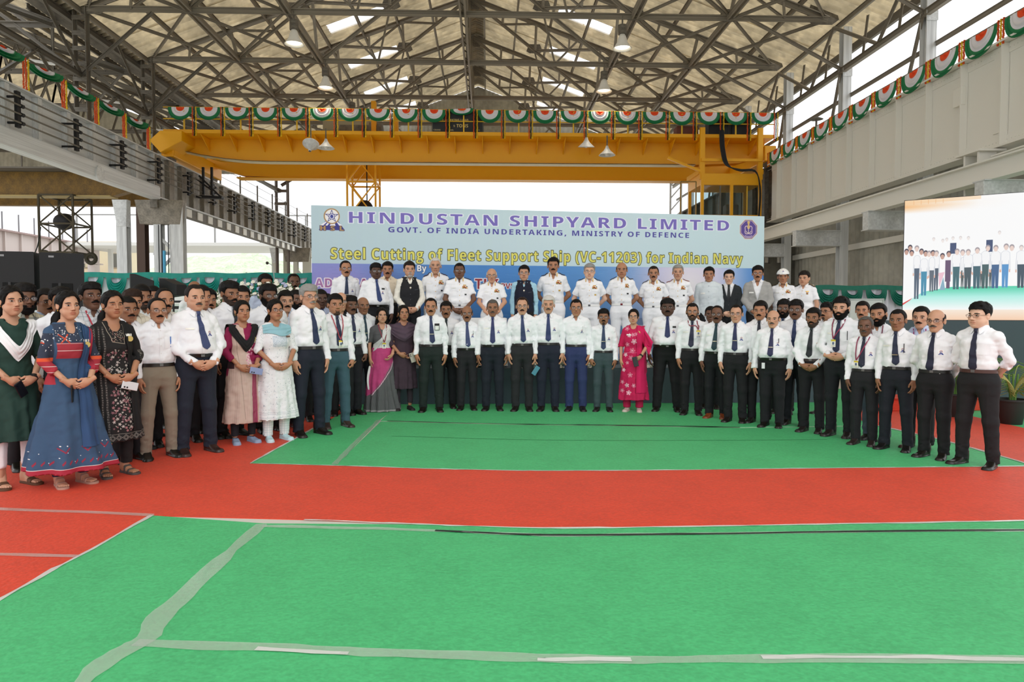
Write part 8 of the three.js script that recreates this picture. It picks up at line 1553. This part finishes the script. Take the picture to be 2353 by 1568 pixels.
{
  const p = atDepth(630, 722, 12.9), l = thing('lectern', 'wooden lectern almost hidden behind the crowd under the white flowers', 'lectern', [p.x, 0, p.z]);
  part('body', extr([[-0.36, 0], [0.36, 0], [0.42, 1.75], [-0.42, 1.75]], 0.4, 0.01), mat(0x7a5a3a, 0.6), l); part('top', rbox(0.95, 0.05, 0.5, 0.01), mat(0x8a6844, 0.5), l, [0, 1.79, 0.2], [0.15, 0, 0]);
  const m = thing('gooseneck_microphone', 'slim gooseneck microphone with a dark ball tip above the flowers', 'microphone', [p.x - 0.02, 1.8, p.z + 0.1]);
  part('neck', tube([V(0.06, 0, 0), V(0.06, 0.35, 0), V(0.03, 0.58, 0.03), V(-0.03, 0.62, 0.05)], 0.008, 20, 6), mat(0xb9bcb8, 0.4), m); part('head', new THREE.SphereGeometry(0.028, 12, 8), mat(0x3a302a, 0.8), m, [-0.045, 0.62, 0.055]);
  flowers('long bank of white flowers on the lectern behind the heads', [p.x - 0.05, 1.82, p.z + 0.35], 1.3, 0.3, 0.16, 110);
  const q = atDepth(502, 722, 12.2); const st = thing('flower_stand', 'stand with orange drape carrying white flowers near the goateed man', 'stand', [q.x, 0, q.z]);
  part('column', cyl(0.2, 0.26, 1.5, 16), mat(0xd9cfc0, 0.8), st, [0, 0.75, 0]); part('orange_drape', sheet((u, v) => { const a = (u - 0.5) * 2.6; return V(Math.sin(a) * (0.22 + 0.05 * v), 1.5 - v * 0.6, Math.cos(a) * (0.22 + 0.05 * v) + 0.012 * Math.sin(u * 40)); }, 40, 6, 0.006), mat(0xe0661a, 0.7), st);
  flowers('round bunch of white flowers beside the tall man with goatee', [q.x, 1.5, q.z + 0.1], 0.6, 0.42, 0.2, 70);
  const edge = [['small white flower bunch on the stage edge behind the navy trousers', 1215, 846], ['small flower bunch on the stage edge beside the bright blue trousers', 1290, 850], ['pale flower bunch on the stage edge near the clipped teal tie', 1346, 850], ['flower bunch on the stage edge next to the pink kurta', 1502, 850]];
  for (const [lab, x, y] of edge) { const e = atDepth(x, y, 11.6); flowers(lab, [e.x, STAGE, -11.62], 0.3, 0.16, 0.08, 26, 'flower_bunch'); }
  // table on the stage, cooler, display panel, wedges
  const tp = atDepth(1122, 722, 11.9), tb = thing('stage_table', 'small white-clothed table on the stage behind the front row', 'table', [tp.x, STAGE, tp.z]);
  part('top', rbox(0.6, 0.03, 0.4, 0.01), M.white, tb, [0, 0.82, 0]); part('cloth', sheet((u, v) => { const a = u * 2 * Math.PI, c = Math.cos(a), s = Math.sin(a), k = Math.max(Math.abs(c), Math.abs(s)); return V(s / k * (0.31 + 0.01 * v + 0.008 * Math.sin(a * 11) * v), 0.83 - v * 0.8, c / k * (0.21 + 0.01 * v + 0.008 * Math.sin(a * 9) * v)); }, 64, 4, 0.004), mat(0xf2f2f0, 0.85), tb); for (const [x, z] of [[-0.26, -0.16], [0.26, -0.16], [-0.26, 0.16], [0.26, 0.16]]) part('leg', cyl(0.015, 0.015, 0.8, 8), M.steel, tb, [x, 0.4, z]);
  const cp = atDepth(402, 722, 13.4), ac = thing('air_cooler', 'white air cooler with dark louvres behind the dotted tie wearer', 'air cooler', [cp.x, 0, cp.z]);
  part('body', rbox(0.66, 1.85, 0.5, 0.03), M.white, ac, [0, 0.925, 0]); part('grille', box(0.54, 0.6, 0.02), M.black, ac, [0, 1.45, 0.25]); for (let i = 0; i < 5; i++) part('louvre', box(0.54, 0.05, 0.05), M.white, ac, [0, 1.2 + i * 0.12, 0.265], [0.5, 0, 0]); part('logo_plate', box(0.05, 0.015, 0.01), M.black, ac, [0, 1.05, 0.255]);
  const wp = atDepth(1990, 722, 15), wb = thing('display_panel', 'white framed display panel standing before the right curtain', 'panel', [wp.x, 0, wp.z], -0.1);
  part('sheet', box(0.68, 1.2, 0.02), M.white, wb, [0, 1.2, 0]); for (const x of [-0.36, 0.36]) part('upright', box(0.035, 1.84, 0.035), M.silver, wb, [x, 0.92, 0]); for (const y of [0.6, 1.82]) part('rail', box(0.75, 0.035, 0.035), M.silver, wb, [0, y, 0]);
  for (const [px, py, d, lab, r] of [[326, 655, 11.5, 'black wedge-shaped spotlight casing behind the turned bearded man', 0.5], [398, 664, 11.8, 'black spotlight casing on a stand beside the air cooler', -0.3]]) { const w = atDepth(px, py, d), k = thing('stage_light', lab, 'spotlight', [w.x, w.y, w.z], r); part('casing', extr([[-0.16, -0.14], [0.16, -0.1], [0.16, 0.06], [-0.1, 0.16], [-0.16, 0.16]], 0.24, 0.01), M.black, k, [0, 0, -0.12]); part('stand_pole', cyl(0.016, 0.016, w.y - 0.1, 8), M.black, k, [0, -w.y / 2 - 0.05, 0]); part('base', cyl(0.16, 0.18, 0.03, 14), M.black, k, [0, 0.02 - w.y, 0]); }
}
// red carpeted steps
for (const [xa, xb, ya, h, lab] of [[2019, 2258, 946, 0.2, 'low red-carpeted step behind the men at the right'], [478, 560, 944, 0.33, 'red-carpeted step behind the legs of the goateed man']]) {
  const p = ground((xa + xb) / 2, ya), w = atDepth(xb, 722, -p.z).x - atDepth(xa, 722, -p.z).x, t = thing('carpet_step', lab, 'step', [p.x, 0.008, p.z - 0.25]);
  part('tread', rbox(w, 0.03, 0.5, 0.01), M.red, t, [0, h - 0.015, 0]); part('riser', rbox(w - 0.02, h - 0.02, 0.46, 0.008), M.red, t, [0, (h - 0.02) / 2, 0]);
}
// potted areca palms at the right
{
  const leafM = [mat(0x8a9a3e, 0.7), mat(0x5f8a3a, 0.7), mat(0xa8a052, 0.7)];
  const frond = (L, k) => { const g = [], c = new THREE.QuadraticBezierCurve3(V(0, 0, 0), V(L * 0.3, L * 0.75, 0), V(L * 0.95, L * 0.45, 0)); g.push(new THREE.TubeGeometry(c, 10, 0.006, 5)); for (let i = 3; i < 22; i++) { const t = i / 22, p = c.getPoint(t), l = 0.26 * Math.sin(Math.PI * Math.min(1, t * 0.9 + 0.12)); for (const s of [-1, 1]) { const q = moved(new THREE.SphereGeometry(1, 5, 4).scale(l * 0.5, 0.003, 0.012), 0, 0, 0); q.translate(l * 0.5, 0, 0); q.rotateZ(-0.35); q.rotateY(-s * (0.75 - t * 0.3)); q.translate(p.x, p.y, p.z); g.push(q); } } return merge(g); };
  const kinds = [frond(0.85, 0), frond(1.0, 1), frond(0.7, 2)];
  for (const [px, d, lab, n] of [[2330, 9.2, 'potted palm with yellow-green fronds behind the man at the right end', 9], [2200, 9.9, 'potted palm seen between the bald man and the man at the right end', 8]]) {
    const p = atDepth(px, 722, d), t = thing('potted_palm', lab, 'potted plant', [p.x, 0.007, p.z]);
    part('pot', new THREE.LatheGeometry([[0, 0], [0.13, 0], [0.18, 0.3], [0.2, 0.31], [0.2, 0.34], [0.17, 0.34], [0.16, 0.3], [0, 0.3]].map(([x, y]) => new THREE.Vector2(x, y)), 18), mat(0x2b2a28, 0.7), t);
    for (let i = 0; i < n; i++) part('frond', kinds[i % 3], leafM[i % 3], t, [0, 0.3, 0], [0, i * 2.4 + px, rr(-0.1, 0.25)]);
    for (let i = 0; i < 3; i++) part('stem', cyl(0.012, 0.018, 0.4, 6), leafM[1], t, [0.03 * (i - 1), 0.48, 0.02 * i], [0, 0, 0.1 * (1 - i)]);
  }
}
// things held in hands
{
  const held = (k, name, label, category, side, geo, m, off, rot, extra) => {
    const { root, P } = PEOPLE[k], A = P.arms[side], w = V(...A.W).addScaledVector(A.hd, 0.085).add(V(...off)), s = root.scale.x;
    root.updateMatrixWorld(true); w.applyMatrix4(root.matrixWorld);
    const t = thing(name, label, category, w, root.rotation.y + rot[1]); t.rotation.order = 'YXZ'; t.rotation.x = rot[0]; t.rotation.z = rot[2];
    part('case', geo, m, t); extra?.(t);
  };
  const ph = rbox(0.075, 0.15, 0.011, 0.008, 3), lens = (t) => { for (const y of [0.05, 0.025]) part('camera_lens', cyl(0.008, 0.008, 0.003, 10).rotateX(Math.PI / 2), mat(0x101014, 0.2), t, [-0.02, y, 0.007]); };
  held('green', 'phone', 'black phone held in the clasped hands below the white scarf', 'phone', 1, ph, mat(0x15151a, 0.3), [0, -0.04, 0.03], [0.2, 0.3, 0.6], lens);
  held('blue', 'phone', 'black phone held against the blue and red dress', 'phone', 1, ph, mat(0x15151a, 0.3), [-0.03, -0.06, 0.0], [0, 0.9, 0.1], lens);
  held('black', 'phone', 'white phone held before the black floral kurta', 'phone', 1, ph, mat(0xd9dde0, 0.3), [0.08, -0.045, 0.02], [0, 0.1, 1.3], lens);
  held('magenta', 'phone', 'lavender blue phone held before the magenta and cream kurta', 'phone', 0, ph, mat(0x8a97c0, 0.3), [0.06, -0.01, 0.045], [0, 0, 1.35], lens);
  held('purple', 'phone', 'silver phone held in front of the dark purple kurta', 'phone', 0, ph, mat(0xb8b3a6, 0.3), [0.02, 0.0, 0.04], [0, 0, 0.3], lens);
  held('pink', 'phone', 'dark phone held beside the bright pink kurta', 'phone', 0, ph, mat(0x2a2a2e, 0.3), [-0.03, -0.02, 0.05], [0, 0, 0.25], lens);
  held('saree', 'handkerchief', 'white handkerchief with a tassel hanging from the saree wearer\'s hand', 'handkerchief', 1, sheet((u, v) => V((u - 0.5) * lerp(0.05, 0.13, Math.sin(v * 2.6)), -v * 0.36, 0.02 * Math.sin(u * 12) * v), 10, 14, 0.004), mat(0xf0f0f0, 0.9), [0.0, -0.02, 0.0], [0, 0.4, 0]);
  const q = atDepth(1231, 852, 10.6), p2 = thing('phone', 'small blue-green phone in the hand beside the charcoal trousers', 'phone', q, 0.3); p2.rotation.z = -0.6; part('case', ph, mat(0x4a8a9c, 0.3), p2);
}
scene.traverse((o) => { if (o.isMesh) { o.castShadow = true; o.receiveShadow = true; } });
renderer.render(scene, camera);
